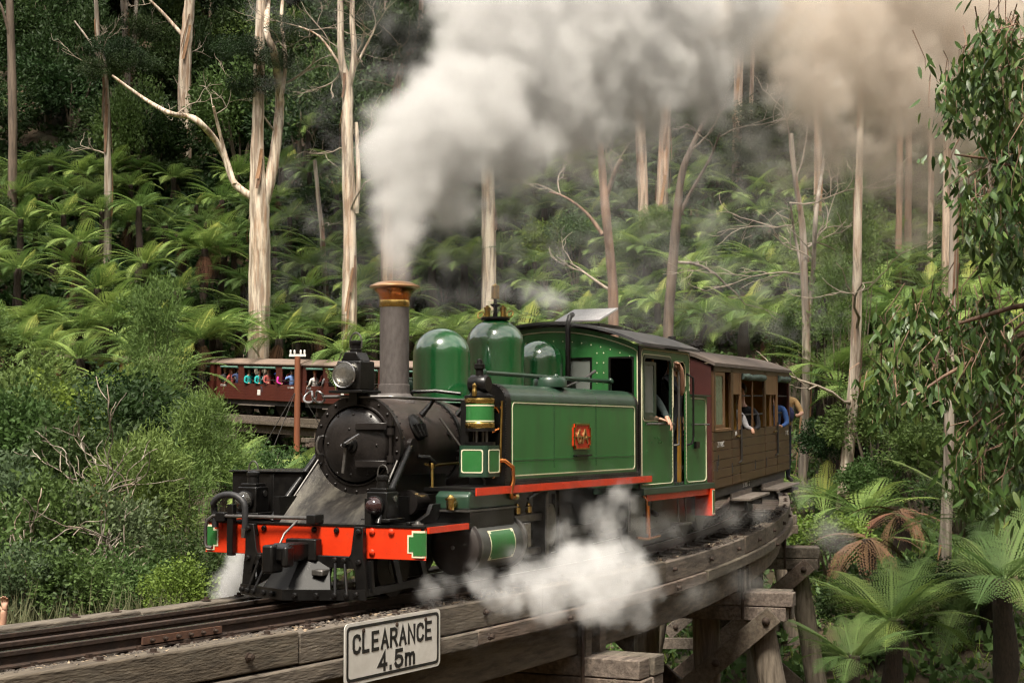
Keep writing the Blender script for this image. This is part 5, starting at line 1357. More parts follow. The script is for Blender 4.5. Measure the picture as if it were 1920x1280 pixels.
# --- the dark red open carriages far round the curve
def far_carriage(s0, s1, label, number):
    a = along(s0, 0); b = along(s1, 0); Lc = (b - a).length
    F = thing('railway_carriage', label, 'railway carriage', None)
    F.location = a; F.rotation_euler = (0, -math.asin((b.z - a.z) / Lc), math.atan2(b.y - a.y, b.x - a.x))
    for sg in (-1, 1):
        bme = MB().box(0, Lc, sg * HWc - .02, sg * HWc + .01, 0, .115).mesh('board', M_far, 0)
        for i in range(6):
            o = link('board', bme, F); o.location = (0, 0, .66 + i * .12)
        for t0, t1 in ((0, .035), (.20, .275), (.66, .73), (.955, 1.0)):
            MB().box(t0 * Lc, t1 * Lc, sg * HWc - .03, sg * HWc + .012, 1.381, 2.24).build('post', M_far, F)
        for t in (.47, .84): MB().box(t * Lc - .02, t * Lc + .02, sg * HWc - .03, sg * HWc, 1.381, 2.24).build('mullion', M_far, F)
        MB().box(0, Lc, sg * HWc - .03, sg * HWc + .01, 2.13, 2.25).build('cant_rail', M_far, F)
        for t0, t1 in ((.04, .195), (.28, .655), (.735, .95)):
            MB().tube([(t0 * Lc, sg * (HWc + .02), 2.10), (t1 * Lc, sg * (HWc + .02), 2.10)], .05, 8).build('rolled_blind', mat('far blind green', (0.12, 0.24, 0.19), (0.07, 0.15, 0.12), rough=0.9), F)
        MB().tube([(0.1, sg * HWc, 1.55), (Lc - .1, sg * HWc, 1.55)], .018, 6).build('guard_bar', M_udr, F)
        MB().box(.1, Lc - .1, sg * .8 - .05, sg * .8 + .05, .44, .655).build('sole_bar', M_udr, F)
        MB().box(Lc * .3, Lc * .7, sg * .95 - .12, sg * .95 + .12, .40, .44).build('footboard', M_step, F)
        ROT = Matrix.Rotation(PI / 2, 4, 'X') if sg < 0 else Matrix.Rotation(PI, 4, 'Z') @ Matrix.Rotation(PI / 2, 4, 'X')
        for t in (.05, .94): text_mesh('lettering', number, .13, M_wht, F, Matrix.Translation((t * Lc + (.25 if t < .5 else -.15), sg * (HWc + .0225), 1.26)) @ ROT, .001)
        MB().box(Lc * .45, Lc * .45 + .22, sg * (HWc + .022) - .002, sg * (HWc + .022) + .002, .88, 1.12).build('notice', M_wht, F)
    for x0 in (-.03, Lc + .002): MB().prism([(-HWc, .66), (HWc, .66)] + [(y, 2.24 + .21 * (1 - abs(y / HWc) ** 2.2)) for y in np.linspace(HWc, -HWc, 9)], 'x', x0, x0 + .028).build('end_wall', M_far, F)
    MB().box(0, Lc, -.92, .92, .63, .66).build('floor_board', M_cint, F)
    roof_mesh(Lc, .08, 2.24, .24, HWc + .08).build('roof', M_crf2, F, smooth=50)
    bogie(None, 1.25, F); bogie(None, Lc - 1.25, F)
    return F, Lc
M_far = mat('dark red carriage paint', (0.085, 0.019, 0.012), (0.058, 0.013, 0.009), rough=0.45, scale=2, dirt=(0.05, 0.015, 0.01), damt=0.4)
M_crf2 = mat('far carriage roof', (0.21, 0.15, 0.115), (0.15, 0.11, 0.09), rough=0.85, scale=2)
ORDC = ['first', 'second', 'third', 'fourth', 'fifth', 'sixth']
FC = {}
for k in range(6): FC['h%d' % k] = far_carriage(14.2 + 6.2 * k, 20.0 + 6.2 * k, 'dark red open carriage hidden round the bend, %s after the brown carriage' % ORDC[k], '%d NBH' % (14 + k))
FC[1] = far_carriage(51.4, 57.2, 'far dark red open carriage right of the headlamp, seen behind the grey chimney', '9 NBH')
FC[2] = far_carriage(57.6, 63.4, 'far dark red open carriage full of passengers left of the headlamp', '12 NBH')
FC[3] = far_carriage(63.8, 69.6, 'far dark red open carriage half hidden by tree ferns, leftmost in view', '7 NBH')
FC[4] = far_carriage(70.0, 75.8, 'dark red open carriage at the tail of the train behind the shrubs', '6 NBH')
paint = {'pink jacket': (0.62, 0.02, 0.30), 'blue jacket': (0.03, 0.10, 0.45), 'teal top': (0.01, 0.34, 0.33), 'orange vest': (0.70, 0.16, 0.02), 'white shirt': (0.65, 0.63, 0.60), 'black coat': (0.02, 0.02, 0.024), 'pale blue shirt': (0.14, 0.24, 0.50), 'red check shirt': (0.35, 0.07, 0.06), 'navy jumper': (0.03, 0.05, 0.13), 'grey coat': (0.20, 0.20, 0.21)}
M_hatw = cloth('white sun hat', (0.70, 0.68, 0.64))
up_arms = {'l': [(.02, .20, .07), (.16, .24, -.05), (.30, .06, .10), (.35, .02, .13)], 'r': [(.02, -.20, .07), (.16, -.24, -.05), (.30, -.06, .10), (.35, -.02, .13)]}
wave = {'r': [(.02, -.20, .07), (.20, -.30, .04), (.42, -.34, .10), (.48, -.34, .12)]}
far_people = [  # carriage, place along it, clothing, hair, hat, arms
 (2, .965, 'black coat', 0, 0, None), (2, .93, 'black coat', 1, 0, up_arms), (2, .885, 'orange vest', 0, 0, None), (2, .845, 'red check shirt', 2, 0, None), (2, .80, 'white shirt', 3, 0, None), (2, .765, 'navy jumper', 0, 1, up_arms),
 (2, .69, 'teal top', 1, 0, up_arms), (2, .635, 'teal top', 0, 0, None), (2, .545, 'black coat', 3, 0, None), (2, .505, 'teal top', 0, 0, None), (2, .455, 'white shirt', 1, 1, None), (2, .40, 'red check shirt', 0, 0, None),
 (2, .325, 'blue jacket', 2, 0, wave), (2, .245, 'pink jacket', 0, 0, None), (2, .175, 'red check shirt', 1, 0, None), (2, .115, 'pale blue shirt', 0, 0, up_arms),
 (3, .08, 'black coat', 0, 0, None), (3, .15, 'navy jumper', 0, 0, None), (3, .25, 'white shirt', 3, 1, None), (3, .33, 'grey coat', 2, 0, None), (3, .42, 'black coat', 1, 0, None),
 (1, .88, 'white shirt', 2, 0, None), (1, .80, 'red check shirt', 0, 0, None), (1, .70, 'grey coat', 3, 0, None)]
where = {2: 'in far carriage left of headlamp', 3: 'in the leftmost far carriage', 1: 'in far carriage behind the chimney'}
seen = {}
order = {}
for ci, t, cn, hr, ht, ar in far_people: order.setdefault((ci, cn), []).append(t)
nth = ['leftmost', 'second from left', 'third from left', 'fourth from left']
for ci, t, cn, hr, ht, ar in far_people:
    F, Lc = FC[ci]
    ts = sorted(order[(ci, cn)], reverse=True)
    lab = 'passenger in %s %s' % (cn, where[ci]) + (', %s' % nth[ts.index(t)] if len(ts) > 1 else '')
    MF = Matrix.Translation(F.location) @ F.rotation_euler.to_matrix().to_4x4()
    seen[lab] = 1
    p = make_person(lab, cloth(cn, paint[cn]), hr, 'sit', True, M_hatw if ht else None, arms=ar, group='passengers in the far carriages')
    put(p, MF @ Vector((t * Lc, .76 - .26 * (len(seen) % 2), .66 + .10 * (len(seen) % 2) + random.uniform(-.02, .10))), F.rotation_euler.z + random.choice((PI - .08, .08)) + random.uniform(-.2, .1))
# spectator at the left edge, one bare arm raised above the deck
sp_ = make_person('onlooker at the left picture edge raising a bare arm and fist', cloth('ochre shirt', (0.45, 0.30, 0.08)), 0, 'stand', False, None, fingers=True,
                  arms={'r': [(.04, -.20, .07), (.10, -.46, .03), (.08, -.50, .27), (.08, -.50, .35)]})

fist = Pt(9, 1128, 14.5)
rz_ = math.atan2(FH.y, FH.x) + .1
put(sp_, fist - Matrix.Rotation(rz_, 3, 'Z') @ Vector((.08, -.50, 1.70)), rz_)

# ------------------------------------------------------------------ telegraph pole inside the bend
tp = Pt(558, 668, 46.0)
TPz = ground_z(tp.x, tp.y)
TP = thing('telegraph_pole', 'rusty brown telegraph pole with four white insulators in front of far carriages', 'telegraph pole')
M_tp = mat('rusty pole', (0.24, 0.075, 0.028), (0.15, 0.05, 0.022), rough=0.7, scale=3, stretch=(1, 1, .2))
MB().tube([(tp.x, tp.y, TPz - .3), (tp.x, tp.y, tp.z)], [.10, .085], 10).build('pole', M_tp, TP)
MB().beam(Vector((tp.x, tp.y, tp.z + .03)) - RH * .24, Vector((tp.x, tp.y, tp.z + .03)) + RH * .24, .08, .07).build('cross_arm', M_wht, TP)
for d in (-.20, -.09, .09, .20):
    MB().lathe([(.018, 0), (.03, .03), (.03, .09), (.02, .12), (0, .13)], Vector((tp.x, tp.y, tp.z + .065)) + RH * d, 'z', 8).build('insulator', M_wht, TP)
for gu, gv in ((46, -10.0), (43.5, -8.6), (47.5, -2.4)):
    q = from_uv(gu, gv)
    MB().tube([(tp.x, tp.y, tp.z - .9), q], .012, 5).build('guy_wire', M_udr, TP)
# ------------------------------------------------------------------ vegetation: leaf meshes
def fast_mesh(name, V, F, mats, midx=None, smooth=False):
    """V (n,3) array, F (m,k) array of equal-sized faces."""
    me = bpy.data.meshes.new(name)
    V = np.asarray(V, dtype=np.float32); F = np.asarray(F, dtype=np.int32)
    k = F.shape[1]
    me.vertices.add(len(V)); me.vertices.foreach_set('co', V.ravel())
    me.loops.add(F.size); me.loops.foreach_set('vertex_index', F.ravel())
    me.polygons.add(len(F)); me.polygons.foreach_set('loop_start', np.arange(0, F.size, k, dtype=np.int32))
    for m in (mats if isinstance(mats, (list, tuple)) else [mats]): me.materials.append(m)
    if midx is not None: me.polygons.foreach_set('material_index', np.asarray(midx, dtype=np.int32))
    if smooth: me.polygons.foreach_set('use_smooth', np.ones(len(F), dtype=bool))
    me.update(calc_edges=True)
    return me
def unit(a): return a / np.maximum(1e-9, np.linalg.norm(a, axis=1, keepdims=True))
def leaf_quads(P, D, L, Wd, r_, fold=0.0):
    """Rhombic leaves at points P along directions D."""
    n = len(P)
    S = unit(np.cross(D, r_.normal(size=(n, 3))))
    L = np.broadcast_to(L, (n,))[:, None]; Wd = np.broadcast_to(Wd, (n,))[:, None]
    V = np.stack([P, P + D * L * .45 + S * Wd, P + D * L, P + D * L * .45 - S * Wd], 1).reshape(-1, 3)
    return V, np.arange(4 * n).reshape(n, 4)
def crown_mesh(name, m, seed, rx, rz, nclump, per, cl_r, ln, wd, droop=0.0, zbase=0.0, hollow=0.55, lobes=7):
    """Leafy crown: clumps of small leaves spread over a lobed volume with gaps between."""
    r_ = np.random.default_rng(seed)
    lob = unit(r_.normal(size=(lobes, 3))) * r_.uniform(.35, .75, (lobes, 1)); lob[:, 2] = np.abs(lob[:, 2]) * .9 - .15
    lr = r_.uniform(.35, .6, lobes)
    k = r_.integers(0, lobes, nclump)
    d = unit(r_.normal(size=(nclump, 3)))
    C = lob[k] + d * (lr[k] * r_.uniform(hollow, 1.0, nclump) ** .6)[:, None]
    C = C * np.array([rx, rx, rz]) + np.array([0, 0, zbase])
    P = np.repeat(C, per, 0) + unit(r_.normal(size=(nclump * per, 3))) * (cl_r * r_.uniform(.2, 1, nclump * per) ** .5)[:, None]
    out = unit(P - np.array([0, 0, zbase - rz * .3]))
    D = unit(out + r_.normal(size=P.shape) * .7 + np.array([0, 0, -droop]))
    V, F = leaf_quads(P, D, ln * r_.uniform(.6, 1.3, len(P)), wd * r_.uniform(.6, 1.3, len(P)), r_)
    return fast_mesh(name, V, F, m)

LEAF = dict(transl=0.30, rough=0.6, spec=0.25)
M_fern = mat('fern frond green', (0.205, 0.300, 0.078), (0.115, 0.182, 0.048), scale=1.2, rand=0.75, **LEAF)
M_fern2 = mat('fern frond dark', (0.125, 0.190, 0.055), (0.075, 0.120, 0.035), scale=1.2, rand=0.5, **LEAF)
M_dead = mat('dead frond brown', (0.13, 0.066, 0.030), (0.07, 0.034, 0.016), scale=2, rand=0.4, rough=0.9)
M_ftr = mat('fern trunk fibre', (0.045, 0.030, 0.020), (0.015, 0.011, 0.008), rough=1.0, scale=9, stretch=(4, 4, 1), bump=0.9, bscale=14, rand=0.3)
M_sh = [mat('shrub leaf dark', (0.042, 0.078, 0.022), (0.020, 0.041, 0.012), scale=0.9, rand=0.5, **LEAF),
        mat('shrub leaf olive', (0.100, 0.165, 0.044), (0.055, 0.096, 0.026), scale=0.9, rand=0.5, **LEAF),
        mat('shrub leaf grey green', (0.120, 0.170, 0.078), (0.068, 0.100, 0.045), scale=0.9, rand=0.4, **LEAF),
        mat('shrub leaf fresh green', (0.180, 0.260, 0.045), (0.105, 0.165, 0.030), scale=0.9, rand=0.4, **LEAF),
        mat('dry shrub leaf', (0.20, 0.12, 0.055), (0.12, 0.075, 0.034), scale=0.9, rand=0.4, **LEAF)]
M_can_ = mat('canopy leaf', (0.036, 0.062, 0.022), (0.018, 0.034, 0.012), scale=0.5, rand=0.5, **LEAF)

def frond_mesh(name, m, ln, npair, lobes, droop, seed, wide=.205):
    """One fern frond along +x: curved midrib with paired, lobed pinnae."""
    r_ = np.random.default_rng(seed)
    V = []; F = []
    def curve(t):
        return np.array([ln * (t - .10 * droop * t ** 3), 0, ln * (.10 * t - droop * .52 * t ** 2.1)])
    # midrib as a thin three-sided strip
    n = 10
    for i in range(n + 1):
        p = curve(i / n); w = .014 * (1 - .85 * i / n)
        V += [p + [0, w, 0], p + [0, -w, 0]]
    for i in range(n): F.append((2 * i, 2 * i + 1, 2 * i + 3, 2 * i + 2))
    for i in range(npair):
        t = .10 + .89 * (i + .5) / npair
        p = curve(t); d = curve(min(1, t + .02)) - curve(t - .02); d /= np.linalg.norm(d)
        L = ln * wide * (math.sin(PI * min(1, (t * 1.06) ** .75)) ** .8 + .03) * r_.uniform(.88, 1.1)
        for sg in (-1, 1):
            dirv = np.array([.42, sg * 1.0, 0]); dirv = dirv - d * 0; dirv /= np.linalg.norm(dirv)
            dz = -.22 - .2 * droop + r_.uniform(-.07, .07)
            wl = ln / npair * .62
            if lobes == 0:
                q1 = p + dirv * L * .45 + np.array([0, 0, dz * L * .3]); q2 = p + dirv * L + np.array([0, 0, dz * L])
                o = len(V)
                V += [p, q1 + d * wl * .95, q2, q1 - d * wl * .95]; F.append((o, o + 1, o + 2, o + 3))
            else:
                for j in range(lobes):
                    s0 = (j + .3) / lobes; c = p + dirv * L * s0 + np.array([0, 0, dz * L * s0 ** 1.5]); w = wl * 1.12 * (1 - s0) ** .6 + .004; sl = L / lobes * .62
                    for sd in (-1, 1):
                        o = len(V); tip = c + d * sd * w + dirv * sl * .9
                        V += [c - dirv * sl * .45, c + d * sd * w * .5 - dirv * sl * .2, tip, c + dirv * sl * .55 + d * sd * w * .15]; F.append((o, o + 1, o + 2, o + 3))
    return fast_mesh(name, np.array(V), np.array(F), m)
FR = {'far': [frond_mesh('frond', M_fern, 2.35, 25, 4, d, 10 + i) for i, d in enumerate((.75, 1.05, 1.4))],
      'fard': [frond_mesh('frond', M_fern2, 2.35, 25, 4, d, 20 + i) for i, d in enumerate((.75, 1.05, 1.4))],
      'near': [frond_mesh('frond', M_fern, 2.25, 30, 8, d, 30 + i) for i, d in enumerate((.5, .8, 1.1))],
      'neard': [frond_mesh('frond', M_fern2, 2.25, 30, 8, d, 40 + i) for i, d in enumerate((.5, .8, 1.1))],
      'dead': [frond_mesh('dead_frond', M_dead, 1.9, 17, 4, d, 50 + i) for i, d in enumerate((1.1, 1.4))]}
NEWF = frond_mesh('frond', mat('young frond', (0.25, 0.27, 0.05), (0.18, 0.21, 0.04), scale=1, **LEAF), 2.0, 22, 4, .35, 60)
def trunk_mesh(h, r0, r1, seed):
    r_ = random.Random(seed)
    n = max(3, int(h / .35))
    pts = [(.05 * math.sin(i * .7 + seed) * min(1, i / 3), .05 * math.cos(i * .6 + seed) * min(1, i / 3), h * i / n) for i in range(n + 1)]
    return MB().tube(pts, [(r0 + (r1 - r0) * i / n) * r_.uniform(.85, 1.2) for i in range(n + 1)], 9).mesh('trunk', M_ftr, 60)
FTR = [trunk_mesh(h, .24, .15, i) for i, h in enumerate((1.0, 2.0, 3.2, 4.6))]
FTRH = (1.0, 2.0, 3.2, 4.6)
n_fern = 0
def tree_fern(px, py, depth, size, kind, label, group, nf=None, dead=0):
    global n_fern
    n_fern += 1
    r_ = random.Random(n_fern * 13 + 1)
    c = Pt(px, py, depth)
    gz = ground_z(c.x, c.y)
    h = min(4.8, max(.55, c.z - gz))
    o = thing('tree_fern', label, 'tree fern', group, (c.x, c.y, gz))
    k = min(range(4), key=lambda i: abs(FTRH[i] - h))
    t = link('trunk', FTR[k], o); t.scale = (size, size, (h + .05) / FTRH[k]); t.rotation_euler = (0, 0, r_.uniform(0, 6))
    nf = nf or r_.randint(18, 22)
    for i in range(nf):
        a = 2 * PI * (i * .382 + r_.uniform(-.03, .03))
        el = R((44, 34, 25, 16, 8, 30, 38)[i % 7]) + r_.uniform(-.1, .1)
        me = FR[kind][0 if el > .4 else (1 if el > .1 else 2)]
        if i == 0 and kind.startswith('far') and r_.random() < .3: me, el = NEWF, R(52)
        f = link('frond', me, o)
        s_ = size * r_.uniform(.85, 1.12)
        f.scale = (s_, s_, s_); f.location = (.06 * math.cos(a), .06 * math.sin(a), h)
        f.rotation_euler = Euler((r_.uniform(-.25, .25), -el, a), 'XYZ')
    for i in range(dead):
        f = link('dead_frond', r_.choice(FR['dead']), o); a = r_.uniform(0, 6.3)
        f.scale = (size * .9,) * 3; f.location = (0, 0, h - .1); f.rotation_euler = Euler((r_.uniform(-.3, .3), R(50), a), 'XYZ')
    return o
FERNS = [  # px, py of the crown, depth, size, kind, words for its place
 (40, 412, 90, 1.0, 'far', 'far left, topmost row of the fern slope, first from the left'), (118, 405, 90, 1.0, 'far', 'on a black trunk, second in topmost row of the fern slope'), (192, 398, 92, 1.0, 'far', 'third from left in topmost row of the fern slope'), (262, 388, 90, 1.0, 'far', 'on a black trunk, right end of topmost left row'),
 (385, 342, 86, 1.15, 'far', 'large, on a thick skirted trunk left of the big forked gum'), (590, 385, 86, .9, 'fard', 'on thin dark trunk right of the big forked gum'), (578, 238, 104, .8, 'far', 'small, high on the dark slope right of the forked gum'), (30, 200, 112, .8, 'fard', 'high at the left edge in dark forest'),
 (36, 478, 84, 1.0, 'far', 'at the left edge, second row down'), (95, 498, 80, 1.15, 'far', 'broad, below the topmost left row'), (272, 475, 84, 1.0, 'far', 'above the ivy trunk, middle left slope'), (330, 500, 80, 1.05, 'far', 'left of the big forked gum, middle row'), (205, 515, 78, 1.1, 'far', 'with a yellow young frond, middle left slope'),
 (410, 515, 78, 1.05, 'far', 'just left of the big gum base'), (470, 470, 84, .9, 'fard', 'behind the big forked gum trunk'), (525, 520, 74, 1.15, 'far', 'in front of the big forked gum base, on a brown trunk'), (565, 452, 82, .9, 'fard', 'right of the big gum base, upper'),
 (85, 548, 72, 1.05, 'far', 'with drooping lobed fronds, left slope'), (25, 610, 62, 1.1, 'far', 'at the left edge above the shrubs'), (158, 640, 60, 1.15, 'far', 'arching, directly above the left dark shrubs'), (325, 590, 66, 1.1, 'far', 'behind the feathery wattle shrub'), (400, 570, 76, 1.0, 'far', 'right of the feathery wattle, above the far train'), (290, 660, 54, .9, 'far', 'left of feathery wattle crown'),
 (645, 625, 70, 1.2, 'far', 'large, between headlamp and far carriages roof'), (600, 600, 78, .9, 'fard', 'behind the far train left of the headlamp'), (700, 600, 76, 1.0, 'far', 'behind the tall grey chimney, left'), (690, 560, 84, .8, 'fard', 'left of the copper chimney cap'),
 (845, 540, 78, 1.2, 'far', 'large, between chimney and tall green dome'), (800, 575, 82, .95, 'fard', 'right of the chimney above the first dome'), (890, 470, 92, .9, 'fard', 'above the brass whistle, left'), (985, 590, 78, 1.0, 'far', 'right of the brass whistle behind the steam'), (1000, 530, 86, .95, 'far', 'above the drifting whistle steam'), (1060, 470, 92, .9, 'fard', 'above the cab roof, far up slope'), (1040, 560, 80, 1.0, 'far', 'behind the open cab roof vent'), (945, 530, 88, .9, 'fard', 'behind brass whistle'),
 (1160, 455, 88, 1.1, 'far', 'left of the dark leaning trunk above the cab'), (1215, 468, 84, 1.15, 'far', 'below the two pale gum trunks'), (1290, 505, 78, 1.15, 'far', 'right of the dark leaning trunk'), (1345, 535, 76, 1.0, 'far', 'above the brown carriage roof, middle'), (1425, 498, 84, 1.0, 'far', 'right of the orange gum trunk'), (1395, 590, 70, 1.15, 'far', 'above the brown carriage roof vents'), (1455, 600, 64, 1.1, 'far', 'above the rear end of the brown carriage'), (1320, 590, 72, 1.0, 'far', 'above the front of the brown carriage roof'), (1180, 560, 78, 1.0, 'far', 'right of the cab roof vent'), (1235, 570, 74, .95, 'far', 'above the cab roof rear'),
 (1120, 520, 82, 1.0, 'far', 'above the pale cab vent lid'), (1330, 340, 98, .9, 'fard', 'high behind orange gum trunk'), (1250, 380, 98, .9, 'fard', 'high behind the paired pale trunks'), (1180, 340, 102, .8, 'fard', 'highest under the brown smoke'),
 (1540, 560, 60, 1.1, 'far', 'behind the pale right hand gum'), (1560, 700, 50, 1.05, 'far', 'right of the carriage end, below the pale gum fork'), (1640, 600, 60, 1.1, 'far', 'right of the pale gum trunk, upper'), (1700, 580, 64, 1.05, 'far', 'under the red-brown trunks at right'), (1770, 590, 64, 1.0, 'far', 'behind the near gum leaves, upper'), (1650, 690, 52, 1.0, 'fard', 'right of the pale gum trunk, lower'), (1545, 940, 46, .8, 'far', 'low, behind the trestle end'), (1620, 965, 42, .9, 'far', 'low, right of the trestle end'), (1700, 740, 50, .9, 'fard', 'behind the near gum leaves, lower'), (1830, 560, 66, 1.0, 'far', 'at right behind the near gum leaves'),
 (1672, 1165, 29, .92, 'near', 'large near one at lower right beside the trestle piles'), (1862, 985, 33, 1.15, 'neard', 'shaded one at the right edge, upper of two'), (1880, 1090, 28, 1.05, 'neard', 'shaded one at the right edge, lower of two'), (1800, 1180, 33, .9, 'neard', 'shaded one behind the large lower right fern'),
 (425, 832, 42, .85, 'near', 'bright yellow green one below the far trestle'), (545, 850, 38, .85, 'near', 'bright one left of the smokebox'), (500, 880, 34, .7, 'near', 'low one behind the black tool box'), (120, 730, 50, .8, 'far', 'small one inside the left dark shrubs'), (1600, 1235, 26, .6, 'neard', 'small one at the foot of the trestle piles'),
 (150, 455, 86, 1.0, 'far', 'between topmost and middle left rows, second column'), (345, 455, 86, .95, 'far', 'right of the ivy trunk, upper middle'), (440, 425, 88, .9, 'fard', 'left of the big gum, shaded upper'), (20, 540, 74, 1.0, 'far', 'at the left edge, third row down'), (150, 565, 70, 1.0, 'far', 'left slope, above the arching fern'), (255, 560, 72, 1.05, 'far', 'left slope, above the feathery wattle'), (380, 545, 74, 1.0, 'far', 'above the far train, left of the gum base'), (450, 560, 76, 1.0, 'far', 'below the big gum base, left'), (220, 620, 62, 1.0, 'far', 'between the arching fern and the wattle'), (90, 640, 58, 1.0, 'far', 'above the left edge dark shrub'), (760, 540, 84, .95, 'far', 'just right of the copper chimney cap'), (880, 590, 76, 1.0, 'far', 'between the first and second green domes'), (1090, 590, 76, 1.0, 'far', 'just above the cab front arch'), (1280, 450, 88, 1.0, 'far', 'behind the dark leaning trunk'), (1350, 455, 90, 1.0, 'fard', 'left of the orange gum trunk'), (1470, 520, 78, 1.0, 'far', 'left of the grey multi-stemmed gum'), (1590, 540, 66, 1.0, 'far', 'behind the wispy sapling'), (1510, 640, 60, 1.0, 'far', 'behind the carriage rear roof corner'), (1660, 530, 70, 1.0, 'far', 'left of the red-brown trunks'), (1740, 540, 70, 1.0, 'fard', 'between the red-brown trunks'), (1610, 740, 48, .95, 'far', 'right of the pale gum trunk, mid height'), (1110, 400, 94, .9, 'fard', 'high above the cab vent')]
FERNL = [(23, 0, 'the left edge trunk'), (203, 0, 'the thin grey trunk'), (487, 0, 'the big forked gum'), (655, 0, 'the twisted pale gum'), (740, 0, 'the chimney'), (917, 0, 'the brass whistle'), (1140, 0, 'the dark forked trunk'), (1225, 0, 'the pair of pale gums'), (1380, 0, 'the orange barked gum'), (1505, 0, 'the multi-stemmed gum'), (1608, 0, 'the pale leaning gum'), (1690, 0, 'the red-brown trunks'), (1850, 0, 'the near gum')]
for (px, py, d, sz, kd, wd) in FERNS:
    tree_fern(px, py, d, sz, kd, 'green tree fern ' + ' '.join(wd.split()[:13]), 'tree ferns on the slopes', dead=(4 if kd.startswith('far') and random.random() < .45 else 0))
r_x = random.Random(31)
EXTRA = []
for _ in range(1500):
    px = r_x.uniform(-20, 1900); py = r_x.uniform(310, 650)
    if 720 < px < 980 and py < 470: continue
    dep = float(np.interp(py, [330, 420, 560, 650], [100, 93, 82, 72])) if px < 1480 else float(np.interp(py, [330, 450, 650], [92, 82, 58]))
    if min((px - f[0]) ** 2 + (1.6 * (py - f[1])) ** 2 for f in FERNS + EXTRA) < 46 ** 2: continue
    if 370 < px < 760 and py > 590: continue
    EXTRA.append((px, py)); lx, ly, nm = min(FERNL, key=lambda q: abs(q[0] - px))
    tree_fern(px, py, dep, r_x.uniform(.75, 1.3), r_x.choice(('far', 'far', 'fard')), 'tree fern %s %s, %s fern row' % ('left of' if px < lx else 'right of', nm, ('upper', 'second', 'third', 'fourth', 'low')[min(4, int((py - 310) / 68))]), 'tree ferns on the slopes', dead=r_x.choice((0, 0, 3)))
for px, py, wd in ((1625, 1010, 'left'), (1690, 1035, 'right')):
    c = Pt(px, py, 37.0 if wd == 'left' else 40); gz = ground_z(c.x, c.y); h = max(1.2, c.z - gz)
    o = thing('dead_tree_fern', 'brown dead tree fern right of the trestle end, %s one of two' % wd, 'tree fern', None, (c.x, c.y, gz))
    t = link('trunk', FTR[1], o); t.scale = (1, 1, h / 2.0)
    for i in range(13):
        f = link('dead_frond', FR['dead'][i % 2], o); f.scale = (.75,) * 3; f.location = (0, 0, h); f.rotation_euler = Euler((random.uniform(-.4, .4), R(random.uniform(-25, 30)), i * 2.4), 'XYZ')

# ------------------------------------------------------------------ shrubs and small trees
SHM = {}
def shrub_variants():
    for i, m in enumerate(M_sh):
        SHM[i] = [crown_mesh('crown', m, 100 + i * 3 + j, 1.0, 1.0, 190, 26, .17, .085 if i != 0 else .10, .022 if i != 3 else .03, droop=.15, zbase=.95, lobes=9) for j in range(2)]
    SHM[5] = [crown_mesh('crown', mat('feathery wattle leaf', (0.150, 0.225, 0.058), (0.085, 0.138, 0.036), scale=0.9, rand=0.3, **LEAF), 140 + j, .85, 1.25, 210, 30, .15, .11, .011, droop=.1, zbase=1.1, lobes=10) for j in range(2)]   # feathery wattle
shrub_variants()
M_twig = mat('twig bark', (0.20, 0.165, 0.12), (0.09, 0.07, 0.05), rough=0.95, scale=6)
def stem_mesh(seed, n=7):
    r_ = random.Random(seed); mb = MB()
    for i in range(n):
        a = r_.uniform(0, 6.3); q = r_.uniform(.25, .75); h = r_.uniform(1.0, 1.6)
        pts = [(r_.uniform(-.05, .05), r_.uniform(-.05, .05), -.15), (q * .35 * math.cos(a), q * .35 * math.sin(a), h * .4), (q * .8 * math.cos(a + .2), q * .8 * math.sin(a + .2), h * .75), (q * 1.0 * math.cos(a + .1), q * 1.0 * math.sin(a + .1), h)]
        mb.tube(pts, [.035, .026, .016, .006], 5, cap=False)
    return mb.mesh('stem', M_twig, 60)
STM = [stem_mesh(i) for i in range(3)]
n_sh = 0
def shrub(px, py, depth, rx, rz, var, label, group, on_ground=True, name='shrub', cat='shrub'):
    """Crown centred on the pixel; stems reach the ground below it."""
    global n_sh
    n_sh += 1
    r_ = random.Random(n_sh * 7)
    c = Pt(px, py, depth); gz = ground_z(c.x, c.y)
    zc = max(c.z, gz + rz * .6)
    o = thing(name, label, cat, group, (c.x, c.y, gz))
    k = link('crown', SHM[var][n_sh % 2], o)
    k.scale = (rx, rx, rz); k.location = (0, 0, zc - gz - rz * .95); k.rotation_euler = (0, 0, r_.uniform(0, 6.28))
    s_ = link('stem', STM[n_sh % 3], o); hh = (zc - gz + rz * .4)
    s_.scale = (rx * .8, rx * .8, hh / 1.5); s_.rotation_euler = (0, 0, r_.uniform(0, 6.28))
    return o
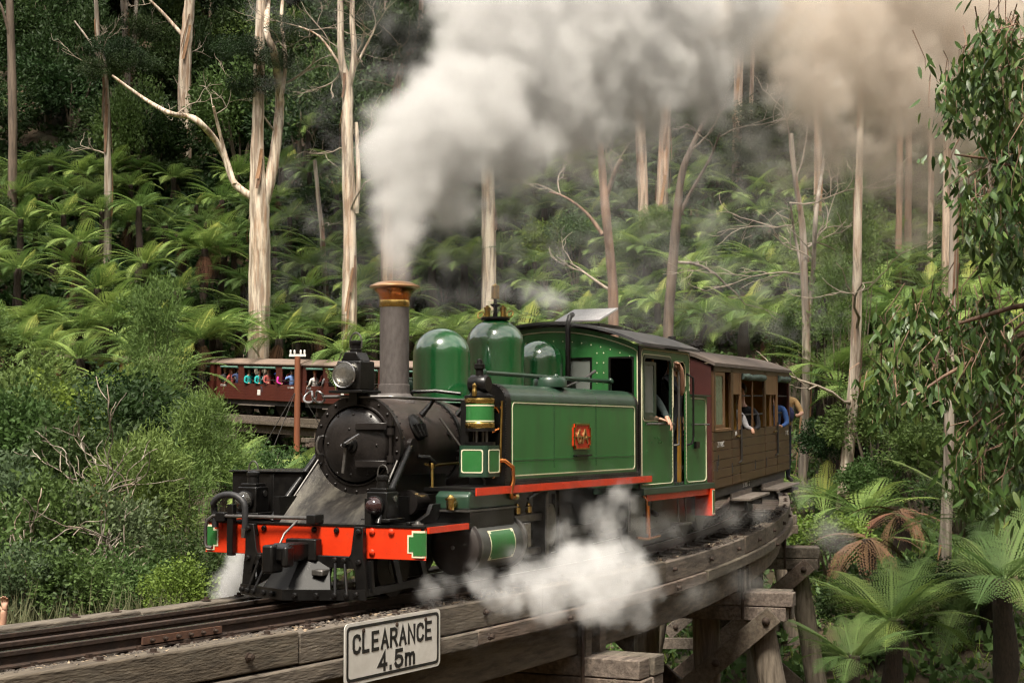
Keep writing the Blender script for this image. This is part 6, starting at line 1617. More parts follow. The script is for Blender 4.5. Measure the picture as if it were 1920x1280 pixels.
SHRUBS = [
 (60, 760, 40, 1.5, 1.3, 5, 'feathery green rounded shrub at the left edge, uppermost'), (170, 765, 42, 1.7, 1.3, 0, 'dark shrub left of the feathery wattle'), (230, 800, 36, 1.7, 1.6, 0, 'very dark shrub below the feathery wattle, left'), (292, 665, 46, 1.25, 2.0, 5, 'feathery light green wattle standing before the far carriages'), (285, 770, 44, 1.3, 1.5, 5, 'lower half of feathery wattle thicket'),
 (40, 850, 32, 1.6, 1.6, 1, 'dark shrub at the left edge, middle height'), (140, 880, 30, 1.5, 1.4, 0, 'dark leafy shrub left of the twiggy bush'), (390, 860, 34, 1.1, 1.3, 5, 'yellow green feathery shrub left of the tool box'), (330, 850, 38, 1.2, 1.3, 2, 'pale grey green shrub under the wattle'), (345, 790, 44, .9, 1.1, 2, 'pale leafy shrub below the fern by far trestle'),
 (20, 960, 27, 1.3, 1.3, 2, 'grey green shrub at the left edge, lower'), (95, 1000, 25, 1.2, 1.2, 1, 'olive shrub at lower left above the rails'), (190, 1010, 25, 1.1, 1.1, 2, 'olive twiggy bush at lower left centre'), (260, 960, 28, 1.2, 1.3, 5, 'feathery bush beneath the pale grey green shrub'), (330, 960, 29, 1.1, 1.2, 5, 'olive feathery bush left of the red beam end'), (365, 1060, 23, .75, .65, 0, 'round dark bush just left of the red beam'), (330, 1110, 21, .55, .45, 3, 'bright green low bush beside the rails'), (400, 1085, 24, .6, .6, 0, 'dark bush behind the white steam at left'), (40, 1100, 21, .9, .8, 2, 'grey green bush at lower left corner'), (130, 1110, 21, .9, .7, 1, 'olive bush just above the rails, left'), (230, 1105, 22, .8, .7, 1, 'olive bush just above the rails, middle'),
 (150, 980, 27, .6, .7, 4, 'rust brown dry bush among the left shrubs'), (400, 900, 36, 1.1, 1.1, 5, 'feathery shrub behind the left marker lamp'), (470, 885, 42, .8, .8, 2, 'grey green shrub below the rusty pole'), (520, 905, 36, 1.1, 1.0, 1, 'olive shrub hidden behind the tool box'), (590, 880, 46, 1.0, .8, 0, 'dark shrub at the foot of the rusty pole'), (10, 790, 36, 1.3, 1.5, 1, 'olive tall shrub at the very left edge'), (110, 800, 37, 1.4, 1.3, 3, 'fresh green leafy shrub between the dark left shrubs'),
 (1600, 480, 52, 1.3, 2.6, 5, 'wispy light green sapling wrapped round the pale right hand gum'), (1560, 600, 50, 1.2, 1.8, 5, 'wispy light green sapling beside the carriage end'), (1640, 800, 46, 1.5, 1.2, 1, 'olive shrub right of the pale gum trunk'), (1720, 850, 44, 1.6, 1.2, 1, 'olive shrub under the near gum leaves'), (1560, 830, 48, 1.1, 1.0, 0, 'dark shrub behind the carriage end'), (1800, 930, 42, 1.4, 1.0, 0, 'dark shrub behind the small right hand trunk'), (1640, 900, 44, 1.2, .9, 1, 'olive shrub above the dead fern'), (1560, 1010, 38, 1.2, .8, 3, 'fresh green bush behind the trestle end'), (1720, 1090, 34, 1.0, .8, 0, 'dark bush below dead ferns'), (1600, 1130, 32, 1.0, .8, 0, 'dark bush beside the last trestle piles'), (1890, 900, 40, 1.4, 1.2, 0, 'dark shrub at the right edge'), (1760, 760, 50, 1.4, 1.2, 1, 'olive shrub behind the low gum leaves'),
 (1080, 440, 88, 1.8, 1.6, 1, 'olive shrub on the slope above the cab'), (1130, 590, 78, 1.4, 1.2, 1, 'olive shrub behind the cab roof'), (1020, 470, 90, 1.8, 1.6, 3, 'fresh green shrub left of leaning dark trunk'), (1480, 640, 58, 1.2, 1.3, 1, 'olive shrub behind the carriage roof end'), (1500, 480, 70, 1.5, 1.8, 5, 'wispy green sapling right of the carriage, far')]
for i, (px, py, d, var) in enumerate(((-90, 760, 40, 0), (-190, 820, 36, 1), (-80, 930, 29, 2), (-260, 720, 44, 5), (-170, 950, 30, 0), (-330, 860, 38, 1), (-120, 1060, 23, 1), (-60, 640, 52, 5))):
    SHRUBS.append((px, py, d, 1.6, 1.5, var, '%s shrub on the bank past the left picture edge' % {0: 'dark green', 1: 'olive', 2: 'grey green', 5: 'feathery'}[var]))
for (px, py, d, rx, rz, var, lb) in SHRUBS: shrub(px, py, d, rx, rz, var, lb, None)

# dense scrub over the far slope: individual bushes, all alike at this distance
r_s = random.Random(21)
SLOPE = []
LANDM = [(23, 200, 'the far left dark trunk'), (200, 250, 'the thin grey trunk'), (347, 120, 'the pale straight trunk'), (487, 280, 'the big forked gum'), (655, 300, 'the twisted pale gum'), (740, 250, 'the smoke column'), (917, 400, 'the broken pale trunk'), (1140, 420, 'the dark forked trunk'), (1225, 320, 'the pair of pale gums'), (1380, 300, 'the orange barked gum'), (1505, 450, 'the grey multi-stemmed gum'), (1608, 420, 'the pale leaning gum'), (1690, 430, 'the red-brown trunks'), (1850, 300, 'the near gum leaves')]
def slope_label(px, py, var, what):
    tone = {0: 'dark green', 1: 'olive', 2: 'grey green', 5: 'feathery olive'}[var]
    lx, ly, nm = min(LANDM, key=lambda q: abs(q[0] - px) + .15 * abs(q[1] - py))
    side = 'behind' if abs(px - lx) < 18 else ('left of' if px < lx else 'right of')
    row = 'high' if py < 140 else ('upper' if py < 260 else ('middle' if py < 400 else 'lower'))
    return '%s %s %s %s, %s slope' % (tone, what, side, nm, row)
for i in range(215):
    big = i < 125
    for _ in range(40):
        px = r_s.uniform(-60, 1980); py = r_s.uniform(15, 345) if big else r_s.uniform(300, 640)
        if big and px > 800 and r_s.random() < .4: continue
        near_f = min((px - f[0]) ** 2 + (py - f[1]) ** 2 for f in FERNS)
        if not big and near_f < 52 ** 2: continue
        if all((px - a_) ** 2 + (py - b_) ** 2 > (34 if big else 40) ** 2 for a_, b_ in SLOPE): break
    SLOPE.append((px, py))
    dep = float(np.interp(py, [0, 150, 300, 420, 560, 640], [152, 124, 106, 96, 88, 84])) + r_s.uniform(-3, 6)
    if px > 1480: dep = float(np.interp(py, [0, 250, 450, 640], [140, 104, 86, 68])) + r_s.uniform(-2, 6)
    c = Pt(px, py, dep); gz = ground_z(c.x, c.y)
    rx = r_s.uniform(2.4, 4.0) if big else r_s.uniform(1.2, 1.9); rz = r_s.uniform(2.4, 4.6) if big else r_s.uniform(.9, 1.5)
    var = r_s.choice((0, 0, 0, 0, 0, 0, 1)) if big else r_s.choice((0, 1, 1, 2, 5, 0))
    n_sh += 1
    o = thing('slope_shrub', slope_label(px, py, var, 'scrub bush'), 'shrub', 'scrub bushes on the far slope', (c.x, c.y, gz))
    k = link('crown', SHM[var][i % 2], o); k.scale = (rx, rx, rz); k.location = (0, 0, r_s.uniform(-.3, .5)); k.rotation_euler = (0, 0, r_s.uniform(0, 6.28))
    s_ = link('stem', STM[i % 3], o); s_.scale = (rx * .8, rx * .8, rz)

# undergrowth carpet: too dense to count
def carpet(name, m, n, seed, usp, vsp, ln, wd, per, label, spread=.28, up=.6, keep=None):
    q = np.random.default_rng(seed)
    U = q.uniform(*usp, n); Vv = q.uniform(*vsp, n) * (U / 60 if usp[0] > 10 else 1)
    C = np.array([tuple(from_uv(a, b)) for a, b in zip(U, Vv)])
    P = np.repeat(C, per, 0) + q.normal(size=(n * per, 3)) * np.array([spread, spread, .10]) + np.array([0, 0, .12])
    D = unit(q.normal(size=P.shape) * np.array([1, 1, .5]) + np.array([0, 0, up]))
    V, F = leaf_quads(P, D, ln * q.uniform(.5, 1.4, len(P)), wd * q.uniform(.6, 1.3, len(P)), q)
    o = link(name, fast_mesh(name, V, F, m)); tag(o, label, None, None, 'stuff')
carpet('undergrowth', M_sh[0], 13000, 5, (80, 150), (-23, 23), .50, .12, 13, 'dark leafy undergrowth carpeting the far slope')
carpet('ground_fern_carpet', M_fern2, 6500, 6, (22, 78), (-34, 36), .34, .07, 14, 'low green ground ferns carpeting the gully floor')
carpet('low_fern_carpet', M_sh[0], 6000, 15, (79, 108), (-22, 22), .60, .10, 12, 'low bracken and young ferns between the tree ferns', .45, .5)
carpet('grass', M_sh[3], 2500, 8, (22, 60), (-18, 24), .30, .010, 14, 'grass tufts on the gully floor', .14, 1.6)

q_ = np.random.default_rng(12)
GP = []
for _ in range(120):
    c = Pt(q_.uniform(-20, 330), q_.uniform(1100, 1170), q_.uniform(18, 21)); GP.append((c.x, c.y, ground_z(c.x, c.y)))
GP = np.array(GP); P = np.repeat(GP, 16, 0) + q_.normal(size=(len(GP) * 16, 3)) * np.array([.12, .12, .08]); D = unit(q_.normal(size=P.shape) * .35 + np.array([0, 0, 1.0]))
Vg, Fg = leaf_quads(P, D, .60 * q_.uniform(.4, 1.3, len(P)), .007, q_)
tag(link('dry_grass', fast_mesh('dry_grass', Vg, Fg, mat('dry grass', (0.17, 0.17, 0.085), (0.09, 0.10, 0.045), rough=0.8, scale=3, transl=.2))), 'dull olive grass beside the trestle at lower left', None, None, 'stuff')

# ------------------------------------------------------------------ gum trees
def bark(name, a, b, d, damt=.6):
    m_ = mat(name, a, b, rough=0.75, scale=1.3, stretch=(4.0, 4.0, .30), dirt=d, dscale=0.9, damt=damt, bump=0.25, bscale=4)
    for n_ in m_.node_tree.nodes:
        if n_.type == 'VALTORGB' and n_.color_ramp.elements[0].position < .4: n_.color_ramp.elements[0].position = .42; n_.color_ramp.elements[1].position = .57
    return m_
M_bk = {'pale': bark('pale gum bark', (0.64, 0.555, 0.450), (0.25, 0.19, 0.145), (0.42, 0.19, 0.075)), 'pink': bark('pink gum bark', (0.46, 0.355, 0.280), (0.18, 0.125, 0.095), (0.38, 0.155, 0.055)),
        'dark': bark('dark gum bark', (0.145, 0.105, 0.078), (0.070, 0.050, 0.038), (0.22, 0.17, 0.13)), 'brown': bark('stringy bark', (0.24, 0.145, 0.095), (0.13, 0.078, 0.052), (0.10, 0.06, 0.04)),
        'grey': bark('grey gum bark', (0.33, 0.285, 0.235), (0.14, 0.115, 0.095), (0.28, 0.17, 0.10))}
M_twg = mat('bleached dead branch', (0.36, 0.30, 0.235), (0.20, 0.16, 0.125), rough=0.85, scale=3)
M_strip = [mat('peeling bark brown', (0.20, 0.115, 0.07), (0.10, 0.055, 0.035), rough=0.9, scale=2), mat('peeling bark orange', (0.33, 0.185, 0.10), (0.20, 0.11, 0.06), rough=0.85, scale=2)]
CAN = [crown_mesh('crown', M_can_, 200 + j, 1.0, .8, 150, 34, .16, .075, .016, droop=.5, zbase=0, lobes=10, hollow=.4) for j in range(3)]
def crooked(r_, p, d, ln, r0, mb, lev, seg=6):
    """A crooked dead branch that forks."""
    pts = [p]; rad = [r0]
    for i in range(seg):
        d = (d + Vector((r_.uniform(-.42, .42), r_.uniform(-.42, .42), r_.uniform(-.28, .34)))).normalized()
        p = p + d * (ln / seg); pts.append(p); rad.append(r0 * (1 - .8 * (i + 1) / seg) + .006)
        if lev > 0 and i >= 1 and r_.random() < .62:
            crooked(r_, p, (d + Vector((r_.uniform(-.9, .9), r_.uniform(-.9, .9), r_.uniform(-.4, .7)))).normalized(), ln * r_.uniform(.35, .6), rad[-1] * .62, mb, lev - 1, 5)
    mb.tube(pts, rad, 6, cap=False)
def gum(label, depth, stems, bk, crown=True, twigs=0, seed=1, leafy=(), name='gum_tree'):
    """stems: lists of (px, py, width px); the first runs up from the ground, others are limbs."""
    r_ = random.Random(seed)
    base = Pt(stems[0][0][0], stems[0][0][1], depth); gz = ground_z(base.x, base.y)
    T = thing(name, label, 'tree', 'gum trees', (base.x, base.y, min(gz, base.z)))
    inv = Vector(T.location)
    ends = []
    for si, st in enumerate(stems):
        pts = []; rad = []
        dz = 0
        for i, (px, py, w) in enumerate(st):
            wob_ = 0 if i == 0 else r_.uniform(-.25, .25) * (1 if si else .4)
            dd = depth + (wob_ + (si and i * r_.choice((-.25, .25, .1))))
            pts.append(Pt(px, py, dd) - inv); rad.append(w * depth / FX / 2)
        if si == 0:
            if base.z > gz: pts.insert(0, Vector((0, 0, -.3))); rad.insert(0, rad[0] * 1.12)
            else: pts.insert(0, pts[0] + Vector((0, 0, -1.0))); rad.insert(0, rad[0] * 1.1)
        # finer curve
        P2 = []; R2 = []
        for i in range(len(pts) - 1):
            n = 4
            p0 = pts[max(0, i - 1)]; p1 = pts[i]; p2 = pts[i + 1]; p3 = pts[min(len(pts) - 1, i + 2)]
            for k in range(n):
                t = k / n
                P2.append(.5 * ((2 * p1) + (p2 - p0) * t + (2 * p0 - 5 * p1 + 4 * p2 - p3) * t * t + (3 * p1 - p0 - 3 * p2 + p3) * t ** 3))
                R2.append((rad[i] + (rad[i + 1] - rad[i]) * t) * r_.uniform(.94, 1.07))
        P2.append(pts[-1]); R2.append(rad[-1])
        if bk in ('pale', 'pink', 'grey') and si == 0:
            for q_ in range(7):      # loose ribbons of bark
                i0 = r_.randrange(1, max(2, len(P2) - 4)); a0 = r_.uniform(0, 6.28); sb_ = MB(); vs_ = []; wd_ = r_.uniform(.04, .10) * min(1, depth / 75)
                nseg_ = min(3, len(P2) - 1 - i0)
                for k in range(nseg_ + 1):
                    rr_ = R2[i0 + k] * (1.05 + .10 * (nseg_ - k)) + .02
                    for sd_ in (-1, 1):
                        an = a0 + k * .25 + sd_ * wd_ / max(.1, rr_)
                        vs_.append(P2[i0 + k] + Vector((rr_ * math.cos(an), rr_ * math.sin(an), 0)))
                sb_.add(vs_, [(2 * k, 2 * k + 1, 2 * k + 3, 2 * k + 2) for k in range(nseg_)])
                sb_.build('bark_strip', M_strip[q_ % 2], T, smooth=0, fix=False)
        top_out = st[-1][1] < 15
        if top_out:       # the stem goes on above the picture
            d = (P2[-1] - P2[-5]).normalized()
            for k in range(4):
                d = (d + Vector((r_.uniform(-.1, .1), r_.uniform(-.1, .1), .25))).normalized(); P2.append(P2[-1] + d * 2.6); R2.append(R2[-1] * .82)
            ends.append(P2[-1])
        MB().tube(P2, R2, 12 if si == 0 else 9).build('trunk' if si == 0 else 'limb', M_bk[bk], T, smooth=70, fix=False)
        for k in range(twigs):
            i = r_.randrange(len(P2) // 4, len(P2)); mb = MB()
            crooked(r_, P2[i], Vector((r_.uniform(-1, 1), r_.uniform(-1, 1), r_.uniform(-.2, .8))).normalized(), r_.uniform(1.6, 3.6), max(.022, min(.065, R2[i] * .32)), mb, 2)
            mb.build('branch', M_twg if bk != 'dark' else M_bk['grey'], T, smooth=70, fix=False)
    for e in ends if crown else []:  # crowns above the view, added to shade the slope
        for k in range(2):
            c = link('crown', CAN[r_.randrange(3)], T); s_ = r_.uniform(3.2, 4.8); c.scale = (s_, s_, s_ * .8); c.location = e + Vector((r_.uniform(-2.5, 2.5), r_.uniform(-2.5, 2.5), r_.uniform(-1.5, 2.0))); c.rotation_euler = (0, 0, r_.uniform(0, 6))
    for (px, py, s_) in leafy:
        c = link('crown', CAN[r_.randrange(3)], T); c.scale = (s_, s_, s_ * .85); c.location = Pt(px, py, depth + r_.uniform(-1.5, .5)) - inv; c.rotation_euler = (0, 0, r_.uniform(0, 6))
    return T
gum('big pale gum with forked trunk and a long limb reaching left', 80, [[(487, 515, 40), (487, 440, 38), (486, 375, 36), (482, 300, 26), (484, 220, 22), (486, 120, 20), (490, 0, 18)], [(492, 385, 24), (508, 330, 22), (520, 250, 20), (524, 180, 17), (514, 100, 14), (500, 60, 12), (503, 0, 10)], [(476, 372, 16), (440, 345, 13), (425, 305, 12), (405, 265, 12), (372, 228, 12), (350, 218, 10), (318, 212, 9), (270, 185, 7), (210, 142, 5)], [(440, 345, 9), (420, 280, 7), (400, 200, 5)], [(526, 190, 9), (535, 120, 8), (528, 40, 7), (530, 0, 6)]], 'pale', twigs=2, seed=3, leafy=((470, 160, 1.5), (520, 120, 1.4), (540, 60, 1.5), (455, 95, 1.5)))
gum('pale slender gum with twisted dead branches, left of the chimney', 78, [[(655, 585, 29), (656, 480, 26), (655, 380, 25), (651, 260, 22), (652, 165, 20), (640, 110, 13), (638, 0, 11)], [(652, 170, 14), (664, 110, 12), (660, 40, 10), (661, 0, 9)], [(668, 400, 9), (672, 330, 9), (668, 230, 7)], [(654, 150, 6), (690, 80, 4), (705, 50, 3)], [(636, 120, 5), (600, 70, 4), (560, 50, 3)]], 'pale', twigs=5, seed=8)
gum('pale gum half hidden by the smoke right of the copper chimney cap', 84, [[(726, 460, 22), (731, 330, 21), (738, 230, 18), (745, 160, 14), (762, 110, 11), (785, 70, 9), (790, 0, 8)], [(742, 205, 11), (770, 180, 9), (790, 160, 7)]], 'pink', twigs=1, seed=5, leafy=((775, 60, 2.0), (740, 80, 1.8), (790, 130, 1.6)))
gum('broken pale trunk seen under the smoke above the tall dome', 86, [[(917, 480, 27), (916, 420, 26), (915, 340, 25), (912, 250, 22), (915, 120, 20), (915, 0, 18)]], 'pale', seed=6)
gum('dark trunk with pale foot at the far left edge', 96, [[(23, 345, 17), (24, 250, 17), (22, 120, 16), (18, 0, 14)], [(24, 90, 7), (5, 20, 5), (-5, 0, 4)]], 'dark', twigs=1, seed=9)
gum('thin grey trunk second from the left edge', 92, [[(203, 370, 15), (201, 260, 13), (197, 140, 11), (185, 80, 9), (180, 0, 8)], [(198, 150, 6), (175, 90, 4), (140, 40, 3)]], 'grey', twigs=2, seed=11, leafy=((215, 95, 1.7), (190, 130, 1.5), (250, 120, 1.6)))
gum('pale straight trunk in dark forest above the long limb', 106, [[(347, 240, 26), (346, 160, 25), (350, 70, 22), (356, 0, 20)], [(345, 70, 8), (310, 30, 6), (280, 0, 5)]], 'pale', twigs=1, seed=12)
gum('paired grey trunks left of the pale straight trunk', 112, [[(238, 140, 15), (236, 60, 14), (232, 0, 13)], [(250, 135, 10), (252, 60, 9), (256, 0, 8)]], 'grey', twigs=2, seed=13, leafy=((260, 55, 2.0), (225, 100, 1.6)))
gum('thin dark trunk right of the pale slender gum', 88, [[(612, 560, 9), (605, 450, 9), (598, 380, 8), (590, 300, 7)]], 'grey', crown=False, twigs=1, seed=14)
gum('dark trunk with pale forked branches above the cab vent', 62, [[(1150, 580, 19), (1146, 500, 18), (1136, 400, 17), (1130, 330, 15), (1126, 270, 10)], [(1134, 380, 10), (1150, 330, 8), (1165, 300, 6)], [(1130, 440, 9), (1100, 400, 6), (1060, 370, 4), (1030, 360, 3)]], 'brown', crown=False, twigs=2, seed=15)
gum('dark leaning trunk with bare branches above the cab rear', 56, [[(1253, 625, 20), (1258, 540, 19), (1266, 440, 18), (1278, 330, 14), (1300, 270, 10), (1330, 210, 7)], [(1268, 420, 9), (1290, 370, 7), (1330, 300, 5), (1350, 250, 4)]], 'dark', crown=False, twigs=2, seed=16)
gum('pale straight gum under the smoke, left of a pair', 92, [[(1207, 445, 20), (1205, 340, 20), (1200, 230, 19), (1198, 100, 18), (1196, 0, 16)]], 'pink', seed=17)
gum('orange-streaked gum under the smoke, right of a pair', 92, [[(1240, 425, 23), (1243, 330, 22), (1248, 220, 20), (1252, 100, 18), (1256, 0, 17)]], 'pink', seed=18)
gum('orange barked gum with leafy clump above the brown carriage', 95, [[(1376, 480, 20), (1380, 380, 19), (1382, 260, 18), (1385, 140, 17), (1388, 0, 16)]], 'pink', seed=19, leafy=((1400, 250, 2.4), (1430, 220, 2.2), (1385, 290, 2.0), (1440, 280, 1.9)))
gum('thin pale trunk right of the orange barked gum', 98, [[(1400, 460, 11), (1402, 380, 10), (1404, 300, 9), (1410, 150, 8), (1412, 0, 7)]], 'pink', seed=20)
gum('grey multi-stemmed gum beside the carriage end', 50, [[(1503, 960, 19), (1508, 820, 18), (1512, 660, 16), (1508, 520, 14), (1504, 420, 12), (1490, 330, 9), (1484, 250, 7)], [(1512, 640, 10), (1524, 520, 9), (1530, 400, 8), (1545, 300, 6)], [(1507, 520, 7), (1490, 440, 5), (1482, 380, 4)]], 'grey', crown=False, twigs=3, seed=22)
gum('pale leaning gum right of the train, above dead ferns', 46, [[(1578, 955, 25), (1592, 830, 23), (1603, 680, 20), (1607, 560, 18), (1608, 430, 16), (1612, 280, 13), (1616, 120, 11), (1620, 0, 10)]], 'pale', twigs=2, seed=23)
gum('short pale trunk at lower right behind the shaded ferns', 36, [[(1768, 1130, 25), (1772, 1020, 24), (1778, 900, 21), (1780, 760, 18), (1784, 600, 16), (1790, 300, 14), (1792, 0, 12)]], 'grey', twigs=1, seed=24)
for i, (px, w, d, bk, wd) in enumerate(((1683, 13, 78, 'brown', 'first'), (1700, 14, 80, 'brown', 'second'), (1742, 11, 78, 'pink', 'third'), (1772, 16, 74, 'pink', 'fourth'), (1790, 13, 84, 'brown', 'fifth'), (1850, 12, 80, 'grey', 'sixth'), (1530, 16, 86, 'pink', 'leftmost'))):
    gum('straight red-brown trunk under the smoke at right, %s from the left' % wd if wd != 'leftmost' else 'straight pinkish trunk behind the grey multi-stemmed gum', d, [[(px, 600, w), (px + 2, 450, w), (px + 4, 300, w * .9), (px + 3, 120, w * .85), (px + 5, 0, w * .8)]], bk, twigs=1 if i % 2 else 0, seed=30 + i)
# trees of the dark forest high on the slope
r_f = random.Random(77)
for i in range(44):
    px = -80 + i * 48 + r_f.uniform(-25, 25); d = r_f.uniform(112, 150); by = np.interp(d, [112, 150], [180, 20]) + r_f.uniform(-15, 15)
    b = Pt(px, by, d); gz = ground_z(b.x, b.y)
    T = thing('forest_tree', 'tall dark forest tree %s' % (slope_label(px, by, 0, 'x').split(' x ')[1].split(',')[0]), 'tree', 'dark forest trees on the upper slope', (b.x, b.y, gz))
    hh = r_f.uniform(17, 24); rr_ = r_f.uniform(.16, .34)
    MB().tube([(0, 0, -.5), (r_f.uniform(-.3, .3), r_f.uniform(-.3, .3), hh * .5), (r_f.uniform(-.5, .5), r_f.uniform(-.5, .5), hh)], [rr_, rr_ * .8, rr_ * .3], 8).build('trunk', M_bk[r_f.choice(('grey', 'dark', 'pink'))], T, smooth=70, fix=False)
    for k in range(5):
        c = link('crown', CAN[r_f.randrange(3)], T); s_ = r_f.uniform(2.8, 4.6); c.scale = (s_, s_, s_ * 1.1); c.location = (r_f.uniform(-2, 2), r_f.uniform(-2, 2), hh * (.32 + .16 * k)); c.rotation_euler = (0, 0, r_f.uniform(0, 6))

# fallen sticks and bare stalks on the earth bank by the far train
stk = MB(); r_b = random.Random(4)
for i in range(46):
    p = Pt(r_b.uniform(430, 620), r_b.uniform(560, 665), r_b.uniform(80, 84)); p.z = ground_z(p.x, p.y) + .1; d = Vector((r_b.uniform(-1, 1), r_b.uniform(-1, 1), r_b.uniform(-.3, .9))).normalized()
    stk.tube([p, p + d * r_b.uniform(.6, 1.8), p + d * r_b.uniform(1.8, 2.6) + Vector((0, 0, -.2))], [.035, .025, .012], 5, cap=False)
tag(stk.build('fallen_branches', M_twg, smooth=70, fix=False), 'pale fallen branches littering the bank above the far train', None, None, 'stuff')
# bare grey saplings among the left shrubs
for i, (px, py, d) in enumerate(((60, 1080, 24), (215, 1060, 24.5), (175, 930, 27))):
    b = Pt(px, py, d); gz = ground_z(b.x, b.y); T = thing('bare_sapling', 'bare grey twiggy sapling among the left shrubs, %s from the left' % ('first', 'third', 'second')[i], 'sapling', None, (b.x, b.y, gz))
    q = random.Random(50 + i)
    for k in range(4):
        mb = MB(); h0 = max(.1, b.z - gz - .9); p0 = Vector((q.uniform(-.25, .25), q.uniform(-.25, .25), h0)); mb.tube([Vector((p0.x * .3, p0.y * .3, -.2)), p0], [.026, .014], 6, cap=False); crooked(q, p0, Vector((q.uniform(-.2, .2), q.uniform(-.2, .2), 1)), q.uniform(1.3, 1.9), .012, mb, 2, 8); mb.build('branch', M_bk['grey'], T, smooth=70, fix=False)

# ------------------------------------------------------------------ near gum at the right edge, drooping leaves
M_gl = mat('near gum leaf', (0.095, 0.155, 0.036), (0.045, 0.082, 0.020), rough=0.42, spec=0.45, scale=2.0, transl=0.2, rand=0.5)
M_gl2 = mat('young gum leaf', (0.17, 0.22, 0.055), (0.10, 0.145, 0.035), rough=0.45, scale=2.0, transl=0.25, rand=0.4)
G = thing('gum_tree', 'near gum tree with long drooping leaves filling the right edge', 'tree', None)
tb = Pt(2120, 1000, 15.0); G.location = (tb.x, tb.y, ground_z(tb.x, tb.y)); gi = Vector(G.location)
tk = [Vector((0, 0, -.3)), Pt(2110, 1000, 15) - gi, Pt(2070, 600, 15) - gi, Pt(2060, 200, 15) - gi, Pt(2080, -200, 15) - gi]
MB().tube(tk, [.30, .24, .19, .15, .10], 12).build('trunk', M_bk['grey'], G, smooth=70, fix=False)
poly_u = [(1930, 78), (1850, 76), (1822, 130), (1792, 185), (1800, 240), (1758, 292), (1764, 325), (1806, 350), (1838, 410), (1862, 455), (1880, 500), (1990, 505), (1990, 78)]
poly_l = [(1990, 590), (1880, 600), (1800, 580), (1705, 605), (1664, 660), (1658, 735), (1700, 845), (1742, 872), (1800, 880), (1850, 935), (1990, 950)]
def inside(p, x, y):
    c = False; n = len(p)
    for i in range(n):
        (x1, y1), (x2, y2) = p[i], p[i - 1]
        if (y1 > y) != (y2 > y) and x < (x2 - x1) * (y - y1) / (y2 - y1) + x1: c = not c
    return c
r_g = random.Random(99); qg = np.random.default_rng(99)
nodes = []
for poly, n in ((poly_u, 62), (poly_l, 50)):
    k = 0
    while k < n:
        x = r_g.uniform(1650, 1985); y = r_g.uniform(70, 950)
        if inside(poly, x, y):
            c_ = Pt(x, y - 14, r_g.uniform(13.4, 16.6)) - gi; k += 1
            for _ in range(r_g.randint(7, 15)): nodes.append(c_ + Vector((r_g.gauss(0, .13), r_g.gauss(0, .13), r_g.gauss(0, .13))))
for k in range(64):       # the rest of the crown, beyond the picture edge
    c_ = Pt(r_g.uniform(1990, 2260), r_g.uniform(-160, 620), r_g.uniform(13.6, 17.0)) - gi
    for _ in range(r_g.randint(7, 13)): nodes.append(c_ + Vector((r_g.gauss(0, .15), r_g.gauss(0, .15), r_g.gauss(0, .13))))
# boughs from the trunk into the leaf masses, one twig mesh for the fine ends
for (px, py), t in (((1830, 170), .82), ((1790, 290), .66), ((1850, 480), .5), ((1720, 640), .42), ((1690, 760), .40), ((1790, 830), .33), ((1880, 640), .45)):
    e = Pt(px, py, 15 + r_g.uniform(-.8, .8)) - gi; s0 = Vector(tk[2]).lerp(tk[3], (t - .4) / .6) if t > .4 else Vector(tk[1]).lerp(tk[2], t / .4)
    m1 = s0.lerp(e, .5) + Vector((0, 0, .18))
    MB().tube([s0, s0.lerp(m1, .5) + Vector((0, 0, .1)), m1, m1.lerp(e, .6) + Vector((0, 0, .03)), e], [.045, .034, .024, .015, .008], 7, cap=False).build('bough', M_bk['brown'], G, smooth=70, fix=False)
tw = MB()
LP = []; LD = []
for p in nodes:
    for k in range(r_g.randint(4, 7)):
        q = p + Vector((r_g.uniform(-.10, .10), r_g.uniform(-.10, .10), r_g.uniform(-.10, .12)))
        LP.append(q); LD.append(Vector((r_g.uniform(-.9, .9), r_g.uniform(-.9, .9), -1)).normalized())
    if r_g.random() < .6: tw.tube([p + Vector((r_g.uniform(-.2, .35), r_g.uniform(-.25, .1), r_g.uniform(.1, .35))), p + Vector((0, 0, .06)), p + Vector((0, 0, -.05))], [.006, .004, .002], 4, cap=False)
tw.build('twig', M_bk['brown'], G, smooth=70, fix=False, kind='stuff')
def gum_leaf(ln, bend):
    """A sickle leaf hanging along -z."""
    V = []; F = []; n = 5
    for i in range(n + 1):
        t = i / n; w = .15 * ln * math.sin(PI * min(1, (t * .93 + .05)) ** .8); x = bend * ln * t * t
        V += [(x, w, -ln * t), (x + .02 * ln, 0, -ln * t), (x, -w, -ln * t)]
    for i in range(n):
        a = 3 * i
        F += [(a, a + 1, a + 4, a + 3), (a + 1, a + 2, a + 5, a + 4)]
    return np.array(V), np.array(F)
LV = [gum_leaf(.125, b) for b in (.05, .2, -.18)]
LM = [fast_mesh('leaf', v, f, M_gl, smooth=True) for v, f in LV]
LM += [fast_mesh('leaf', v, f, M_gl2, smooth=True) for v, f in LV]
idx = list(range(len(LP))); r_g.shuffle(idx)
allV = []; allF = []; o_ = 0
for n, i in enumerate(idx):
    rot = Vector((0, 0, -1)).rotation_difference(LD[i]) @ Euler((0, 0, r_g.uniform(0, 6.28))).to_quaternion(); s_ = r_g.uniform(.7, 1.35)
    if n < 300:
        o = link('leaf', LM[n % 6], G); o.location = LP[i]; o.rotation_mode = 'QUATERNION'; o.rotation_quaternion = rot; o.scale = (s_, s_, s_)
    else:
        v, f = LV[n % 3]; Mx = np.array(rot.to_matrix()) * s_
        allV.append(v @ Mx.T + np.array(LP[i])); allF.append(f + o_); o_ += len(v)
nf_ = np.concatenate(allF); mi_ = (np.arange(len(nf_)) // 10 % 4 == 0).astype(int)
